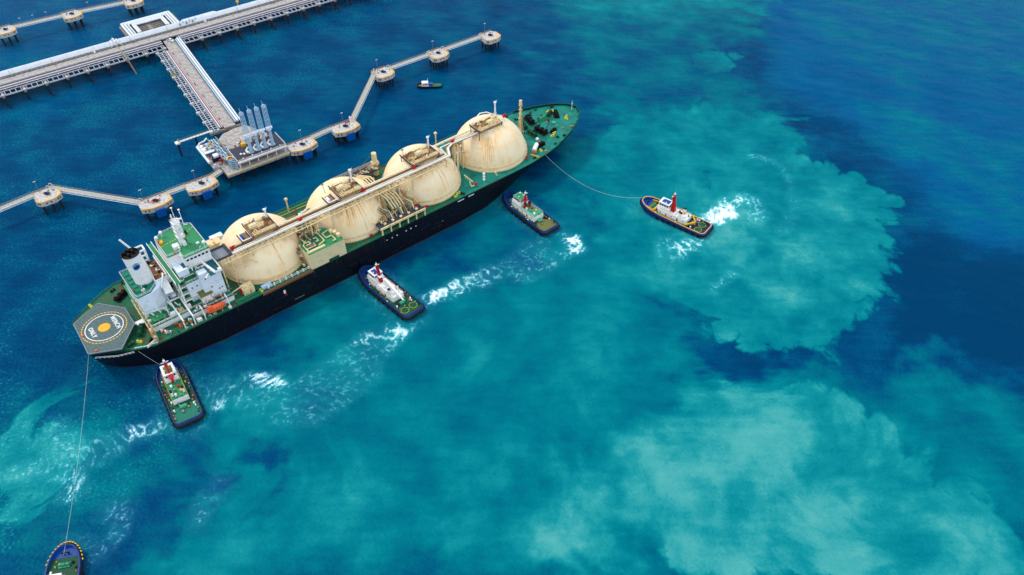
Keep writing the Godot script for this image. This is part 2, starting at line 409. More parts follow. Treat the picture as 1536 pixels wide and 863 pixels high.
func sea_picture() -> ImageTexture:
	var W := 2048; var H := 1340
	var px := SEA_W / W
	var mask := Image.create(440, 288, false, Image.FORMAT_RF)
	mask.fill(Color(0.1, 0, 0))
	for p in PLUMES_SOFT: raster(mask, p[2], p[1], 2.0)
	soften(mask, 3)
	for p in PATCHES: raster(mask, p[2], p[1], 2.0)
	soften(mask, 2)
	mask.resize(W, H, Image.INTERPOLATE_CUBIC)
	var M := mask.get_data().to_float32_array()
	# clouds: where they are (blurred, to be cut by a billowing noise) and how thick the silt is there
	var where := Image.create(440, 288, false, Image.FORMAT_RF)
	var thick := Image.create(440, 288, false, Image.FORMAT_RF)
	thick.fill(Color(0.45, 0, 0))
	for p in CLOUDS:
		raster(where, p[2], 1.0, 2.0)
		var mid := Vector2.ZERO; var n: int = p[2].size() / 2
		for k in n: mid += Vector2(p[2][2 * k], p[2][2 * k + 1]) / n
		var wide := []
		for k in n:
			var q := mid + (Vector2(p[2][2 * k], p[2][2 * k + 1]) - mid) * 1.3
			wide.append(q.x); wide.append(q.y)
		raster(thick, wide, p[1], 2.0)
	for p in CLOUD_CORES: raster(thick, p[2], p[1], 2.0)
	soften(where, 3); soften(thick, 3)
	where.resize(W, H, Image.INTERPOLATE_CUBIC); thick.resize(W, H, Image.INTERPOLATE_CUBIC)
	var CW := where.get_data().to_float32_array(); var CT := thick.get_data().to_float32_array()
	var bf := noise(110, 0.013, 5); bf.fractal_type = FastNoiseLite.FRACTAL_RIDGED
	bf.domain_warp_enabled = true; bf.domain_warp_amplitude = 14.0; bf.domain_warp_frequency = 0.02
	var billow := noise_bytes(bf, W, H)
	var froth := Image.create(880, 576, false, Image.FORMAT_RF)
	for s in FOAM:
		var pts: Array = s[2]
		for i in range(0, pts.size() - 2, 2):
			var a := Vector2(pts[i], pts[i + 1]); var b := Vector2(pts[i + 2], pts[i + 3])
			var steps := int(a.distance_to(b) / 1.5) + 1
			for k in steps:
				var c := a.lerp(b, float(k) / steps)
				var r := int(s[1] * 0.5)
				froth.fill_rect(Rect2i(int(c.x - SEA_X) - r, int(c.y - SEA_Z) - r, 2 * r, 2 * r), Color(s[0], 0, 0))
	soften(froth, 2)
	froth.resize(W, H, Image.INTERPOLATE_CUBIC)
	var FM := froth.get_data().to_float32_array()
	# how blue (top right: painted-in sky reflection) or how rough the water is
	var hue := Image.create(440, 288, false, Image.FORMAT_RF)
	raster(hue, [120, -700, 470, -700, 470, -430, 330, -300, 230, -300, 215, -400, 170, -460, 190, -560], 1.0, 2.0)
	raster(hue, [-440, -660, -300, -660, -250, -500, -280, -420, -440, -400], 0.45, 2.0)
	soften(hue, 3); hue.resize(W, H, Image.INTERPOLATE_CUBIC)
	var B := hue.get_data().to_float32_array()
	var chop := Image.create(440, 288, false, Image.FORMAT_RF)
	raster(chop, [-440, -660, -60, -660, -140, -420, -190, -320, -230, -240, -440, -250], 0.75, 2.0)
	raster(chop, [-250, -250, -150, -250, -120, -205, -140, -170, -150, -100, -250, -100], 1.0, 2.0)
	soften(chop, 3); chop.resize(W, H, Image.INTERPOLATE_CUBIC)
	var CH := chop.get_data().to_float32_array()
	var wa := noise_bytes(noise(101, 0.0056, 5), W, H)
	var wb := noise_bytes(noise(102, 0.0056, 5), W, H)
	var fa := noise_bytes(noise(103, 0.022, 4), W, H)
	var fb := noise_bytes(noise(104, 0.022, 4), W, H)
	var tone := noise_bytes(noise(105, 0.012, 6), W, H)
	var bil := noise(109, 0.018, 5); bil.fractal_type = FastNoiseLite.FRACTAL_PING_PONG; bil.fractal_ping_pong_strength = 1.6
	bil.domain_warp_enabled = true; bil.domain_warp_amplitude = 30.0; bil.domain_warp_frequency = 0.012
	var puff := noise_bytes(bil, W, H)
	var rf := noise(106, 0.062, 4); rf.fractal_type = FastNoiseLite.FRACTAL_RIDGED
	rf.domain_warp_enabled = true; rf.domain_warp_amplitude = 22.0; rf.domain_warp_frequency = 0.02
	var ridge := noise_bytes(rf, W, H)
	var sparkle := noise_bytes(noise(107, 0.3, 3), W, H)
	var sk := noise(108, 0.09, 4).get_image(W / 5, H, false, false, true); sk.convert(Image.FORMAT_L8); sk.resize(W, H, Image.INTERPOLATE_CUBIC)
	var streak := sk.get_data()
	var g := Gradient.new()
	g.offsets = PackedFloat32Array([0.0, 0.1, 0.25, 0.42, 0.6, 0.8, 1.0])
	g.colors = PackedColorArray([Color(0.0, 0.215, 0.355), Color(0.0, 0.265, 0.412), Color(0.0, 0.36, 0.435), Color(0.0, 0.43, 0.475), Color(0.06, 0.5, 0.522), Color(0.23, 0.585, 0.58), Color(0.33, 0.63, 0.61)])
	var lut := PackedByteArray()
	for i in 256:
		var c := g.sample(i / 255.0)
		lut.append(int(c.r * 255)); lut.append(int(c.g * 255)); lut.append(int(c.b * 255))
	var out := PackedByteArray(); out.resize(W * H * 3)
	var k1 := 24.0 / px / 128.0; var k2 := 10.5 / px / 128.0
	var i := 0
	for y in H:
		var edge_y := minf(minf(y, H - 1 - y) / 40.0, 1.0)
		var near := []
		for ed in EDDIES:
			if absf((ed[1] - SEA_Z) / px - y) < ed[2] / px: near.append([(ed[0] - SEA_X) / px, (ed[1] - SEA_Z) / px, ed[2] / px, ed[2] * ed[2] / px / px, ed[3]])
		for x in W:
			var ux := float(x); var uy := float(y)
			for ed in near:
				var dx: float = ux - ed[0]; var dy: float = uy - ed[1]
				var d2: float = dx * dx + dy * dy
				if d2 < ed[3]:
					var k: float = 1.0 - d2 / ed[3]
					var an: float = ed[4] * k * k
					var ca := cos(an); var sa := sin(an)
					ux = ed[0] + dx * ca - dy * sa; uy = ed[1] + dx * sa + dy * ca
			var w := clampi(int(uy), 0, H - 1) * W + clampi(int(ux), 0, W - 1)
			var sx := clampi(int(ux + (wa[w] - 128) * k1 + (fa[w] - 128) * k2), 0, W - 1)
			var sy := clampi(int(uy + (wb[w] - 128) * k1 + (fb[w] - 128) * k2), 0, H - 1)
			var t := M[sy * W + sx]
			var cw := CW[w]
			if cw > 0.02:
				var m := clampf((cw + (128 - billow[w]) * 0.0038 - 0.3) / 0.27, 0.0, 1.0)
				t += (CT[sy * W + sx] - t) * m * m * (3.0 - 2.0 * m)
			t += (tone[i] - 128) * (0.0006 + 0.001 * clampf(t * 2.0, 0.0, 1.0))
			t += (puff[w] - 128) * 0.0007 * clampf(t * 2.2 - 0.3, 0.0, 1.0)
			var ch := CH[i]; var bl := B[i]
			var sp := sparkle[i] - 128
			t += sp * (0.0005 + 0.0004 * ch) + (streak[i] - 128) * (0.0004 + 0.0005 * bl)  # ripple sparkle and wave streaks painted into the water colour
			var e := minf(edge_y, minf(minf(x, W - 1 - x) / 40.0, 1.0))
			t = 0.1 + (t - 0.1) * e
			var q := clampi(int(t * 255.0), 0, 255) * 3
			var r := lut[q]; var gg := lut[q + 1]; var bb := lut[q + 2]
			if bl > 0.02:
				var u := bl * 0.5 * e * clampf(1.25 - t * 2.4, 0.0, 1.0)
				gg = int(gg + (96 - gg) * u); bb = int(bb + (144 - bb) * u)
			# ripple sparkle painted as pale flecks, with scattered whitecaps, on the choppier water
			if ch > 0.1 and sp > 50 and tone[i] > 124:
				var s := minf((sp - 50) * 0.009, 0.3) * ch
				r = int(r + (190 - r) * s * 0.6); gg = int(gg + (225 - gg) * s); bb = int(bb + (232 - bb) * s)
			var f := FM[i]
			if f > 0.02:
				f *= 1.3
				var rd := ridge[w] / 255.0
				# churned, airy water round the foam, then the foam itself
				var s := minf(f, 1.0) * (0.15 + 0.34 * rd * rd)
				r = int(r + (120 - r) * s); gg = int(gg + (205 - gg) * s); bb = int(bb + (208 - bb) * s)
				s = clampf((rd - (0.95 - 0.4 * f)) * 2.8, 0.0, 1.0) * minf(1.0, 0.3 + f)
				r = int(r + (236 - r) * s); gg = int(gg + (246 - gg) * s); bb = int(bb + (247 - bb) * s)
			var o := i * 3
			out[o] = r; out[o + 1] = gg; out[o + 2] = bb
			i += 1
	return ImageTexture.create_from_image(Image.create_from_data(W, H, false, Image.FORMAT_RGB8, out))

func make_sea():
	var bumps := NoiseTexture2D.new()
	bumps.width = 1024; bumps.height = 1024; bumps.seamless = true; bumps.as_normal_map = true; bumps.bump_strength = 5.0; bumps.generate_mipmaps = false
	bumps.noise = noise(61, 0.016, 5)
	var m := StandardMaterial3D.new(); m.resource_name = "sea water"
	m.roughness = 0.25; m.metallic_specular = 0.05
	m.normal_enabled = true; m.normal_texture = bumps; m.normal_scale = 1.2
	var far := m.duplicate() as StandardMaterial3D
	far.resource_name = "open sea water"; far.albedo_color = Color(0.0, 0.265, 0.412)
	m.detail_enabled = true; m.detail_blend_mode = BaseMaterial3D.BLEND_MODE_MIX; m.detail_uv_layer = BaseMaterial3D.DETAIL_UV_2
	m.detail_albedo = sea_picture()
	var cell := 2.0
	var nx := int(SEA_W / cell) + 1; var nz := int(SEA_H / cell) + 1
	var swell := noise(63, 1.0, 2); var chop := noise(64, 1.0, 2)
	var hts := PackedFloat32Array(); hts.resize(nx * nz)
	for j in nz:
		for i in nx:
			var x := SEA_X + i * cell; var z := SEA_Z + j * cell
			var e := minf(1.0, minf(minf(i, nx - 1 - i), minf(j, nz - 1 - j)) / 10.0)
			hts[j * nx + i] = e * (0.32 * swell.get_noise_2d((x * 0.9 + z * 0.45) * 0.014, (z * 0.9 - x * 0.45) * 0.055) + 0.16 * chop.get_noise_2d(x * 0.09, z * 0.14))
	var v := PackedVector3Array(); var n := PackedVector3Array(); var uv := PackedVector2Array(); var uv2 := PackedVector2Array(); var ix := PackedInt32Array()
	for j in nz:
		for i in nx:
			var x := SEA_X + i * cell; var z := SEA_Z + j * cell; var k := j * nx + i
			v.append(Vector3(x, hts[k], z))
			var l := hts[k - 1] if i > 0 else hts[k]; var r := hts[k + 1] if i < nx - 1 else hts[k]
			var u := hts[k - nx] if j > 0 else hts[k]; var d := hts[k + nx] if j < nz - 1 else hts[k]
			n.append(Vector3((l - r) / (2 * cell), 1, (u - d) / (2 * cell)).normalized())
			uv.append(Vector2(x / 44.0, z / 27.0)); uv2.append(Vector2((x - SEA_X) / SEA_W, (z - SEA_Z) / SEA_H))
			if i < nx - 1 and j < nz - 1:
				for q in [k, k + 1, k + nx + 1, k, k + nx + 1, k + nx]: ix.append(q)
	var arr := []; arr.resize(Mesh.ARRAY_MAX)
	arr[Mesh.ARRAY_VERTEX] = v; arr[Mesh.ARRAY_NORMAL] = n; arr[Mesh.ARRAY_TEX_UV] = uv; arr[Mesh.ARRAY_TEX_UV2] = uv2; arr[Mesh.ARRAY_INDEX] = ix
	var me := ArrayMesh.new(); me.add_surface_from_arrays(Mesh.PRIMITIVE_TRIANGLES, arr)
	# the rest of the sea, out to the horizon
	var st := SurfaceTool.new(); st.begin(Mesh.PRIMITIVE_TRIANGLES)
	var B := 9000.0; var x1 := SEA_X + SEA_W; var z1 := SEA_Z + SEA_H
	for q in [[-B, -B, B, SEA_Z], [-B, z1, B, B], [-B, SEA_Z, SEA_X, z1], [x1, SEA_Z, B, z1]]:
		var c := [Vector2(q[0], q[1]), Vector2(q[2], q[1]), Vector2(q[2], q[3]), Vector2(q[0], q[3])]
		for k in [0, 1, 2, 0, 2, 3]:
			st.set_normal(Vector3.UP); st.set_uv(Vector2(c[k].x / 44.0, c[k].y / 27.0)); st.set_uv2(Vector2.ZERO); st.add_vertex(Vector3(c[k].x, 0, c[k].y))
	st.commit(me)
	var o := MeshInstance3D.new(); o.name = "sea"; o.mesh = me
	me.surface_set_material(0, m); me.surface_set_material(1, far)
	o.set_meta("kind", "structure"); o.set_meta("label", "blue sea with turquoise clouds of stirred silt and white foam"); o.set_meta("category", "sea")
	add_child(o)


# ---------------------------------------------------------------- the jetty
func jp(a: float, b: float, y := 0.0) -> Vector3:
	var t := deg_to_rad(JETTY_TURN)
	return Vector3(cos(t), 0, -sin(t)) * a + Vector3(sin(t), 0, cos(t)) * b + Vector3.UP * y

const TOP := 9.0

func pile_mesh() -> ArrayMesh:
	if not tex.has("pile_mesh"):
		var b := MB.new(); b.tube(Vector3(0, -3, 0), Vector3(0, 6.5, 0), 0.55, -1, 10, false); tex["pile_mesh"] = b.mesh()
	return tex["pile_mesh"]

func make_dolphin(called: String, label: String, group: String, at: Vector3, breasting: bool) -> Node3D:
	var o := base(called, label, "dolphin", at, JETTY_TURN, group)
	var poly := [-7.9, -4.9, 7.8, -4.9, 8.2, 2.7, 3.2, 5.0, -3.2, 5.0, -8.2, 2.7] if breasting else [-6.0, -5.4, 4.4, -5.8, 6.4, -3.0, 6.4, 3.4, 2.8, 5.9, -4.2, 5.9, -6.4, 3.4]
	var b := MB.new(); b.prism(poly, TOP - 2.6, TOP)
	var slab := part("concrete_block", b, mats["dolphin_concrete"], o)
	# the yellow kerb follows the seaward edges
	b = MB.new()
	var m := poly.size() / 2
	for i in (range(2, 5) if breasting else range(2, 6)):
		var p := Vector3(poly[2 * i], TOP + 0.12, poly[2 * i + 1]) * Vector3(0.965, 1, 0.955); var q := Vector3(poly[2 * ((i + 1) % m)], TOP + 0.12, poly[2 * ((i + 1) % m) + 1]) * Vector3(0.965, 1, 0.955)
		b.bar(p, q, 0.7, 0.26)
	if breasting:
		b.bar(Vector3(7.35, TOP + 0.12, -4.2), Vector3(7.7, TOP + 0.12, 1.9), 0.5, 0.26)
	part("yellow_kerb", b, mats["yellow"], o)
	# openings in the seaward faces
	for i in (range(2, 5) if breasting else range(3, 6)):
		var p := Vector3(poly[2 * i], 0, poly[2 * i + 1]); var q := Vector3(poly[2 * ((i + 1) % m)], 0, poly[2 * ((i + 1) % m) + 1])
		var d := (q - p).normalized(); var w := d.cross(Vector3.UP)
		if w.dot(p + q) < 0: w = -w
		if breasting and i == 3: continue
		for f in [0.34, 0.66]:
			var c := p.lerp(q, f) + Vector3.UP * (TOP - 1.2)
			b = MB.new(); b.box(c, Vector3(0.7, 0.8, 0.16), Basis(d, Vector3.UP, d.cross(Vector3.UP)))
			part("port_hole", b, mats["navy"], slab)
	# quick release hook
	b = MB.new()
	b.lathe(Vector3(0.2, TOP, -0.4), [Vector2(0.95, 0), Vector2(0.9, 0.5), Vector2(0.5, 0.7), Vector2(0.45, 1.4), Vector2(0.01, 1.5)], 12)
	for k in 3: b.bar(Vector3(0.2, TOP + 0.8, -0.4), Vector3(0.2 + 1.7 * cos(0.5 + k * 0.55), TOP + 0.7, -0.4 + 1.7 * sin(0.5 + k * 0.55)), 0.5, 0.55)
	b.box(Vector3(-0.5, TOP + 0.5, -1.0), Vector3(0.9, 1.0, 0.8))
	part("mooring_hook", b, mats["navy"], o)
	# landward handrail and stubs
	b = MB.new(); b.rail([Vector3(poly[0] * 0.96, TOP, poly[1] * 0.96), Vector3(poly[2] * 0.96, TOP, poly[3] * 0.96)], 1.1, 1.9, 0.07)
	if not breasting: b.rail([Vector3(poly[0] * 0.96, TOP, poly[1] * 0.96), Vector3(poly[2 * (m - 1)] * 0.96, TOP, poly[2 * (m - 1) + 1] * 0.96)], 1.1, 1.9, 0.07)
	part("handrail", b, mats["yellow"], o)
	b = MB.new()
	for k in 5:
		var c := Vector3(rng.randf_range(-5.5, 5.0), TOP, rng.randf_range(-3.6, -1.0))
		b.box(c + Vector3.UP * 0.3, Vector3(rng.randf_range(0.3, 0.9), 0.6, rng.randf_range(0.3, 0.8)))
	part("fitting", b, mats["steel_grey"], o)
	if breasting:
		for s in [-6.2, -2.2, 2.2, 6.2]:
			for z in [-3.4, 0.0, 2.4]: inst("pile", pile_mesh(), mats["pile"], o, Vector3(s, 0, z))
		# fender: rubber drum behind a blue frontal panel
		b = MB.new(); b.tube(Vector3(0, 6.7, 4.6), Vector3(0, 6.5, 6.0), 1.0, -1, 14)
		var f := part("fender", b, mats["rubber"], o)
		b = MB.new()
		b.box(Vector3(0, 5.7, 6.3), Vector3(4.8, 4.8, 0.6))
		for k in 4: b.box(Vector3(-1.77 + k * 1.18, 5.7, 6.66), Vector3(1.0, 4.5, 0.14))
		part("fender_panel", b, mats["fender_blue"], f)
		b = MB.new()
		for s in [-1.8, 1.8]: b.tube(Vector3(s, TOP - 0.3, 4.5), Vector3(s * 0.9, 7.6, 6.1), 0.09, -1, 5)
		part("chain", b, mats["black"], f)
	else:
		for s in [-4.2, 0.0, 4.2]:
			for z in [-3.8, 0.0, 3.8]: inst("pile", pile_mesh(), mats["pile"], o, Vector3(s, 0, z))
	return o

func make_pole(label: String, at: Vector3, h := 7.5):
	var o := base("light_pole", label, "light pole", at, JETTY_TURN, "light poles on the jetty")
	var b := MB.new(); b.tube(Vector3.ZERO, Vector3(0, h, 0), 0.13, 0.08, 6)
	part("pole", b, mats["steel_grey"], o)
	b = MB.new(); b.bar(Vector3(-0.5, h, 0), Vector3(0.5, h, 0), 0.1)
	for s in [-0.45, 0.45]: b.box(Vector3(s, h + 0.05, 0.2), Vector3(0.35, 0.14, 0.45))
	part("lamp_head", b, mats["clean_white"], o)

# a footbridge between two points at deck height
func make_walkway(label: String, p: Vector3, q: Vector3, arches := false):
	var d := q - p; var l := Vector2(d.x, d.z).length()
	var o := base("footbridge", label, "footbridge", Vector3(p.x, 0, p.z), rad_to_deg(atan2(-d.z, d.x)), "footbridges between the dolphins")
	bx("walking_deck", Vector3(l / 2, TOP + 0.02, 0), Vector3(l, 0.25, 1.9), mats["walk_grey"], o)
	for s in [-1.0, 1.0]:
		var b := MB.new()
		b.bar(Vector3(0, TOP - 0.25, s), Vector3(l, TOP - 0.25, s), 0.3, 0.75)
		part("girder", b, mats["clean_white"], o)
		b = MB.new(); b.rail([Vector3(0, TOP + 0.15, s), Vector3(l, TOP + 0.15, s)], 1.15, 2.0, 0.06)
		part("handrail", b, mats["walk_grey"], o)
	# cable tray slung below one side
	var t := MB.new(); t.tube(Vector3(0, TOP - 1.0, 1.5), Vector3(l, TOP - 1.0, 1.5), 0.16, -1, 6)
	var m := maxi(2, int(l / 4))
	for k in m + 1: t.bar(Vector3(l * k / m, TOP - 0.5, 0.9), Vector3(l * k / m, TOP - 1.0, 1.6), 0.1)
	part("cable_tray", t, mats["clean_white"], o)
	if arches:
		for x in [0.0, l]:
			t = MB.new()
			var pts := []
			for k in 7: pts.append(Vector3(x + 1.5 * cos(PI * k / 6), TOP + 1.6 * sin(PI * k / 6), 1.1))
			t.path(pts, 0.12, 5)
			pts = []
			for k in 7: pts.append(Vector3(x + 1.5 * cos(PI * k / 6), TOP + 1.6 * sin(PI * k / 6), -1.1))
			t.path(pts, 0.12, 5)
			part("end_arch", t, mats["clean_white"], o)

# one ladder-like bay of open steel frame: along x, from z = 0 to z = w
func bay_mesh(l: float, w: float, rows: int, rungs: int) -> ArrayMesh:
	var key := "bay %s %s %s" % [l, w, rows]
	if not tex.has(key):
		var b := MB.new()
		for k in rows: b.bar(Vector3(0, 0, w * k / (rows - 1)), Vector3(l, 0, w * k / (rows - 1)), 0.34, 0.4)
		for k in rungs: b.bar(Vector3(l * (k + 0.5) / rungs, 0.05, 0), Vector3(l * (k + 0.5) / rungs, 0.05, w), 0.3, 0.34)
		b.bar(Vector3(0, -0.5, w), Vector3(l, -0.5, w), 0.25, 0.3)
		tex[key] = b.mesh()
	return tex[key]

func make_jetty():
	make_trestle()
	make_approach()
	make_loading_platform()
	# breasting dolphins
	var g := "breasting dolphins with blue fenders"
	var d1 := make_dolphin("breasting_dolphin", "concrete dolphin with blue fender and orange rigging, behind the ship's bridge mast", g, jp(44.6, -373), true)
	make_dolphin("breasting_dolphin", "concrete dolphin with blue fender just left of the loading platform", g, jp(69.5, -373.3), true)
	make_dolphin("breasting_dolphin", "concrete dolphin with blue fender just right of the loading arms", g, jp(129, -375), true)
	var d4 := make_dolphin("breasting_dolphin", "rightmost concrete dolphin with blue fender, at the foot of the slanting footbridge", g, jp(157.5, -377), true)
	# the orange rigging lying round the first hook, red boxes on the fourth
	var b := MB.new()
	for k in 7:
		var t := 0.4 + k * 0.9
		b.path([Vector3(0.2 + cos(t), TOP + 0.25, -0.4 + sin(t)), Vector3(0.2 + 2.0 * cos(t + 0.3), TOP + 0.3, -0.4 + 1.6 * sin(t + 0.3)), Vector3(0.2 + 2.9 * cos(t + 0.1), TOP + 0.2, -0.4 + 2.0 * sin(t))], 0.2, 5)
	part("orange_rigging", b, mats["orange"], d1)
	for k in 4: bx("red_box", Vector3(2.0 + k * 1.1, TOP + 0.4, -3.6), Vector3(0.7, 0.8, 0.6), mats["red"], d4)
	b = MB.new(); b.tube(Vector3(5.2, TOP, -3.6), Vector3(5.2, TOP + 2.6, -3.6), 0.7, 0.6, 12); b.ball(Vector3(5.2, TOP + 2.8, -3.6), 0.6, 4, 8)
	part("white_tank", b, mats["clean_white"], d4)
	# mooring dolphins
	g = "mooring dolphins with a yellow kerb"
	make_dolphin("mooring_dolphin", "lone small concrete dolphin on piles at the left, between two footbridges", g, jp(0.6, -412.5), false)
	make_dolphin("mooring_dolphin", "small concrete dolphin on piles at the top end of the slanting footbridge", g, jp(206.5, -418.5), false)
	make_dolphin("mooring_dolphin", "small concrete dolphin on piles above the moored workboat, middle of its row", g, jp(248.2, -418.6), false)
	make_dolphin("mooring_dolphin", "small concrete dolphin on piles at the far right end of the jetty row", g, jp(290.4, -418.5), false)
	make_dolphin("mooring_dolphin", "concrete dolphin cut by the left edge in the row behind the trestle", g, jp(24.6, -622.5), false)
	make_dolphin("mooring_dolphin", "concrete dolphin in the middle of the row behind the trestle", g, jp(68.1, -620), false)
	make_dolphin("mooring_dolphin", "concrete dolphin cut by the top edge above the pipe loop", g, jp(110.0, -615.5), false)
	# footbridges
	make_walkway("footbridge running off the left edge of the frame from the lone dolphin", jp(-60, -409.5), jp(-5.5, -416.8))
	make_walkway("footbridge slanting down from the lone left dolphin towards the ship's bridge", jp(3.5, -418.5), jp(38.0, -377.5), true)
	make_walkway("short footbridge between the two fendered dolphins nearest the ship's bridge", jp(52.2, -377), jp(61.9, -377.2))
	make_walkway("short footbridge joining the loading platform's left corner to a dolphin", jp(77.1, -377.2), jp(82.6, -379.5))
	make_walkway("very short footbridge between the loading platform's right corner and a dolphin", jp(119.8, -379.3), jp(121.5, -379.2))
	make_walkway("short footbridge between the two fendered dolphins right of the loading arms", jp(136.6, -379.2), jp(149.9, -380.9))
	make_walkway("long footbridge slanting steeply up from the rightmost fendered dolphin", jp(164.2, -381.5), jp(203.3, -423.0), true)
	make_walkway("footbridge between the first and middle small dolphins above the workboat", jp(212.3, -421.5), jp(243.5, -422.0), true)
	make_walkway("footbridge reaching the far right small dolphin", jp(254.0, -421.6), jp(285.4, -422.2), true)
	make_walkway("footbridge leaving the left edge in the row behind the trestle", jp(-30, -630), jp(19.0, -625.6))
	make_walkway("footbridge between the two left dolphins behind the trestle", jp(30.2, -624.8), jp(62.5, -622.8))
	make_walkway("footbridge running to the dolphin at the top edge, behind the trestle", jp(73.6, -622.2), jp(104.4, -618.2))
	# light poles
	make_pole("slim light pole on the lone left dolphin", jp(-2.0, -416, TOP))
	make_pole("slim light pole on the dolphin with orange rigging", jp(40.0, -376.6, TOP))
	make_pole("slim light pole on the dolphin left of the loading platform", jp(68.0, -376.8, TOP))
	make_pole("slim light pole on the dolphin right of the loading arms", jp(130.5, -378.6, TOP))
	make_pole("slim light pole on the rightmost fendered dolphin", jp(158.0, -380.6, TOP))
	make_pole("slim light pole on the dolphin atop the slanting footbridge", jp(205.0, -423.0, TOP))
	make_pole("slim light pole on the middle small dolphin above the workboat", jp(247.0, -423.0, TOP))
	make_pole("slim light pole on the far right small dolphin", jp(289.0, -423.2, TOP))
	for k in 7:
		var a := [3.0, 10.5, 36.0, 44.5, 53.0, 81.0, 91.0][k] as float
		make_pole(["slim pole nearest the left edge on the footbridge behind the trestle", "slim pole beside the dolphin cut by the left edge, behind the trestle", "first slim pole of three between the two left dolphins behind the trestle", "second slim pole of three between the two left dolphins behind the trestle", "third slim pole of three between the two left dolphins behind the trestle", "slim pole just right of the middle dolphin behind the trestle", "slim pole near the top edge on the footbridge behind the trestle"][k], jp(a, -626.8 + a * 0.05, TOP), 4.5)

# the long pipe trestle across the top left
func make_trestle():
	var a0 := -46.2; var bays := 26; var step := 12.6
	var l := bays * step
	var o := base("pipe_trestle", "long white pipe trestle on piles crossing the top left corner", "trestle", jp(a0, -545), JETTY_TURN)
	# local z: -15 far edge .. +12.5 near edge
	var gap0 := 152.0; var gap1 := 163.5      # where the approach road joins
	bx("road_deck", Vector3(l / 2, TOP - 0.35, -4.6), Vector3(l, 0.7, 6.6), mats["concrete"], o)
	for x in [[0.0, gap0], [gap1, l]]:
		bx("cable_deck", Vector3((x[0] + x[1]) / 2, TOP - 0.5, 2.6), Vector3(x[1] - x[0], 0.4, 7.0), mats["grating"], o)
		var k := 0
		for z in [0.0, 1.3, 2.4, 3.4, 4.5, 5.4]:
			var b := MB.new(); b.tube(Vector3(x[0], TOP + 0.1, z), Vector3(x[1], TOP + 0.1, z), 0.32 if k % 2 == 0 else 0.2, -1, 7)
			part("service_pipe", b, mats[["steel_grey", "purple_pipe", "clean_white"][k % 3]], o)
			k += 1
	for z in [[-14.4, 0.55, 1.5], [-12.9, 0.5, 1.5], [-11.5, 0.42, 1.4], [-10.2, 0.35, 1.3], [-9.2, 0.25, 1.2]]:
		var b := MB.new(); b.tube(Vector3(0, TOP + z[2], z[0]), Vector3(l, TOP + z[2], z[0]), z[1], -1, 12)
		part("main_pipe", b, mats["pipe_white"], o)
	bx("pipe_rack_floor", Vector3(l / 2, TOP - 0.5, -11.7), Vector3(l, 0.35, 6.4), mats["grating"], o)
	var b := MB.new(); b.rail([Vector3(0, TOP, -8.1), Vector3(l, TOP, -8.1)], 1.1, 3.0, 0.06); b.rail([Vector3(0, TOP, -1.2), Vector3(gap0 - 2, TOP, -1.2)], 1.1, 3.0, 0.06); b.rail([Vector3(gap1 + 1, TOP, -1.2), Vector3(l, TOP, -1.2)], 1.1, 3.0, 0.06)
	part("handrail", b, mats["clean_white"], o)
	for k in bays:
		var x := k * step
		if x + step < gap0 or x > gap1 - 6:
			inst("open_bay", bay_mesh(step, 5.2, 2, 4), mats["frame_grey"], o, Vector3(x, TOP - 0.6, 6.9))
	for k in bays + 1:
		var x := k * step
		var near := 12.9 if (x < gap0 or x > gap1) else 6.0
		bx("cap_beam", Vector3(x, TOP - 1.5, (near - 15.2) / 2), Vector3(1.5, 1.3, near + 15.2), mats["old_concrete"], o)
		bx("beam_end", Vector3(x, TOP - 0.5, near - 0.9), Vector3(1.5, 0.7, 1.6), mats["frame_grey"], o)
		for z in [-13.0, -6.0, 1.0, near - 2.4]:
			inst("pile", pile_mesh(), mats["pile"], o, Vector3(x, 0.6, z))
		if k % 2 == 0:
			b = MB.new(); b.tube(Vector3(x, TOP - 2, near - 1.6), Vector3(x + 0.8, -2, near + 2.4), 0.5, -1, 9); part("raking_pile", b, mats["pile"], o)
	for k in 52:
		var x := 3.0 + k * 6.3
		b = MB.new(); b.bar(Vector3(x, TOP + 0.75, -15.2), Vector3(x, TOP + 0.75, -8.6), 0.4, 0.35); part("pipe_saddle", b, mats["steel_grey"], o)
		if x < gap0 - 2 or x > gap1 + 2:
			b = MB.new(); b.bar(Vector3(x, TOP - 0.15, -0.6), Vector3(x, TOP - 0.15, 6.2), 0.35, 0.3); part("pipe_saddle", b, mats["frame_grey"], o)
		if k % 4 == 1:
			b = MB.new(); b.box(Vector3(x + 1.2, TOP + 0.7, -7.6), Vector3(1.1, 1.3, 0.8)); b.tube(Vector3(x, TOP, -8.2), Vector3(x, TOP + 4.2, -8.2), 0.1, -1, 5); part("trestle_cabinet", b, mats[["steel_grey", "tan", "clean_white"][k % 3]], o)
	# cross-over frames standing over the pipes
	for x in [50.0, 125.8]:
		b = MB.new()
		for z in [-15.0, -8.6]: b.bar(Vector3(x, TOP, z), Vector3(x, TOP + 3.4, z), 0.35)
		b.bar(Vector3(x, TOP + 3.3, -15.0), Vector3(x, TOP + 3.3, -8.6), 0.5)
		for s in [-2.0, 2.0]:
			b.bar(Vector3(x + s, TOP + 2.2, -14.5), Vector3(x + s, TOP + 2.2, -9), 0.5, 0.8)
			b.bar(Vector3(x, TOP + 3.3, -15.0), Vector3(x + s * 2, TOP, -15.0), 0.25)
			b.bar(Vector3(x, TOP + 3.3, -8.6), Vector3(x + s * 2, TOP, -8.6), 0.25)
		part("pipe_frame", b, mats["clean_white"], o)
	b = MB.new()
	b.bar(Vector3(126, TOP + 0.3, -1.0), Vector3(126, TOP + 0.3, 13.5), 1.1, 0.7)
	b.bar(Vector3(126, TOP + 0.3, 13.0), Vector3(127.5, 0, 18.0), 0.7)
	part("crossing_beam", b, mats["old_concrete"], o)
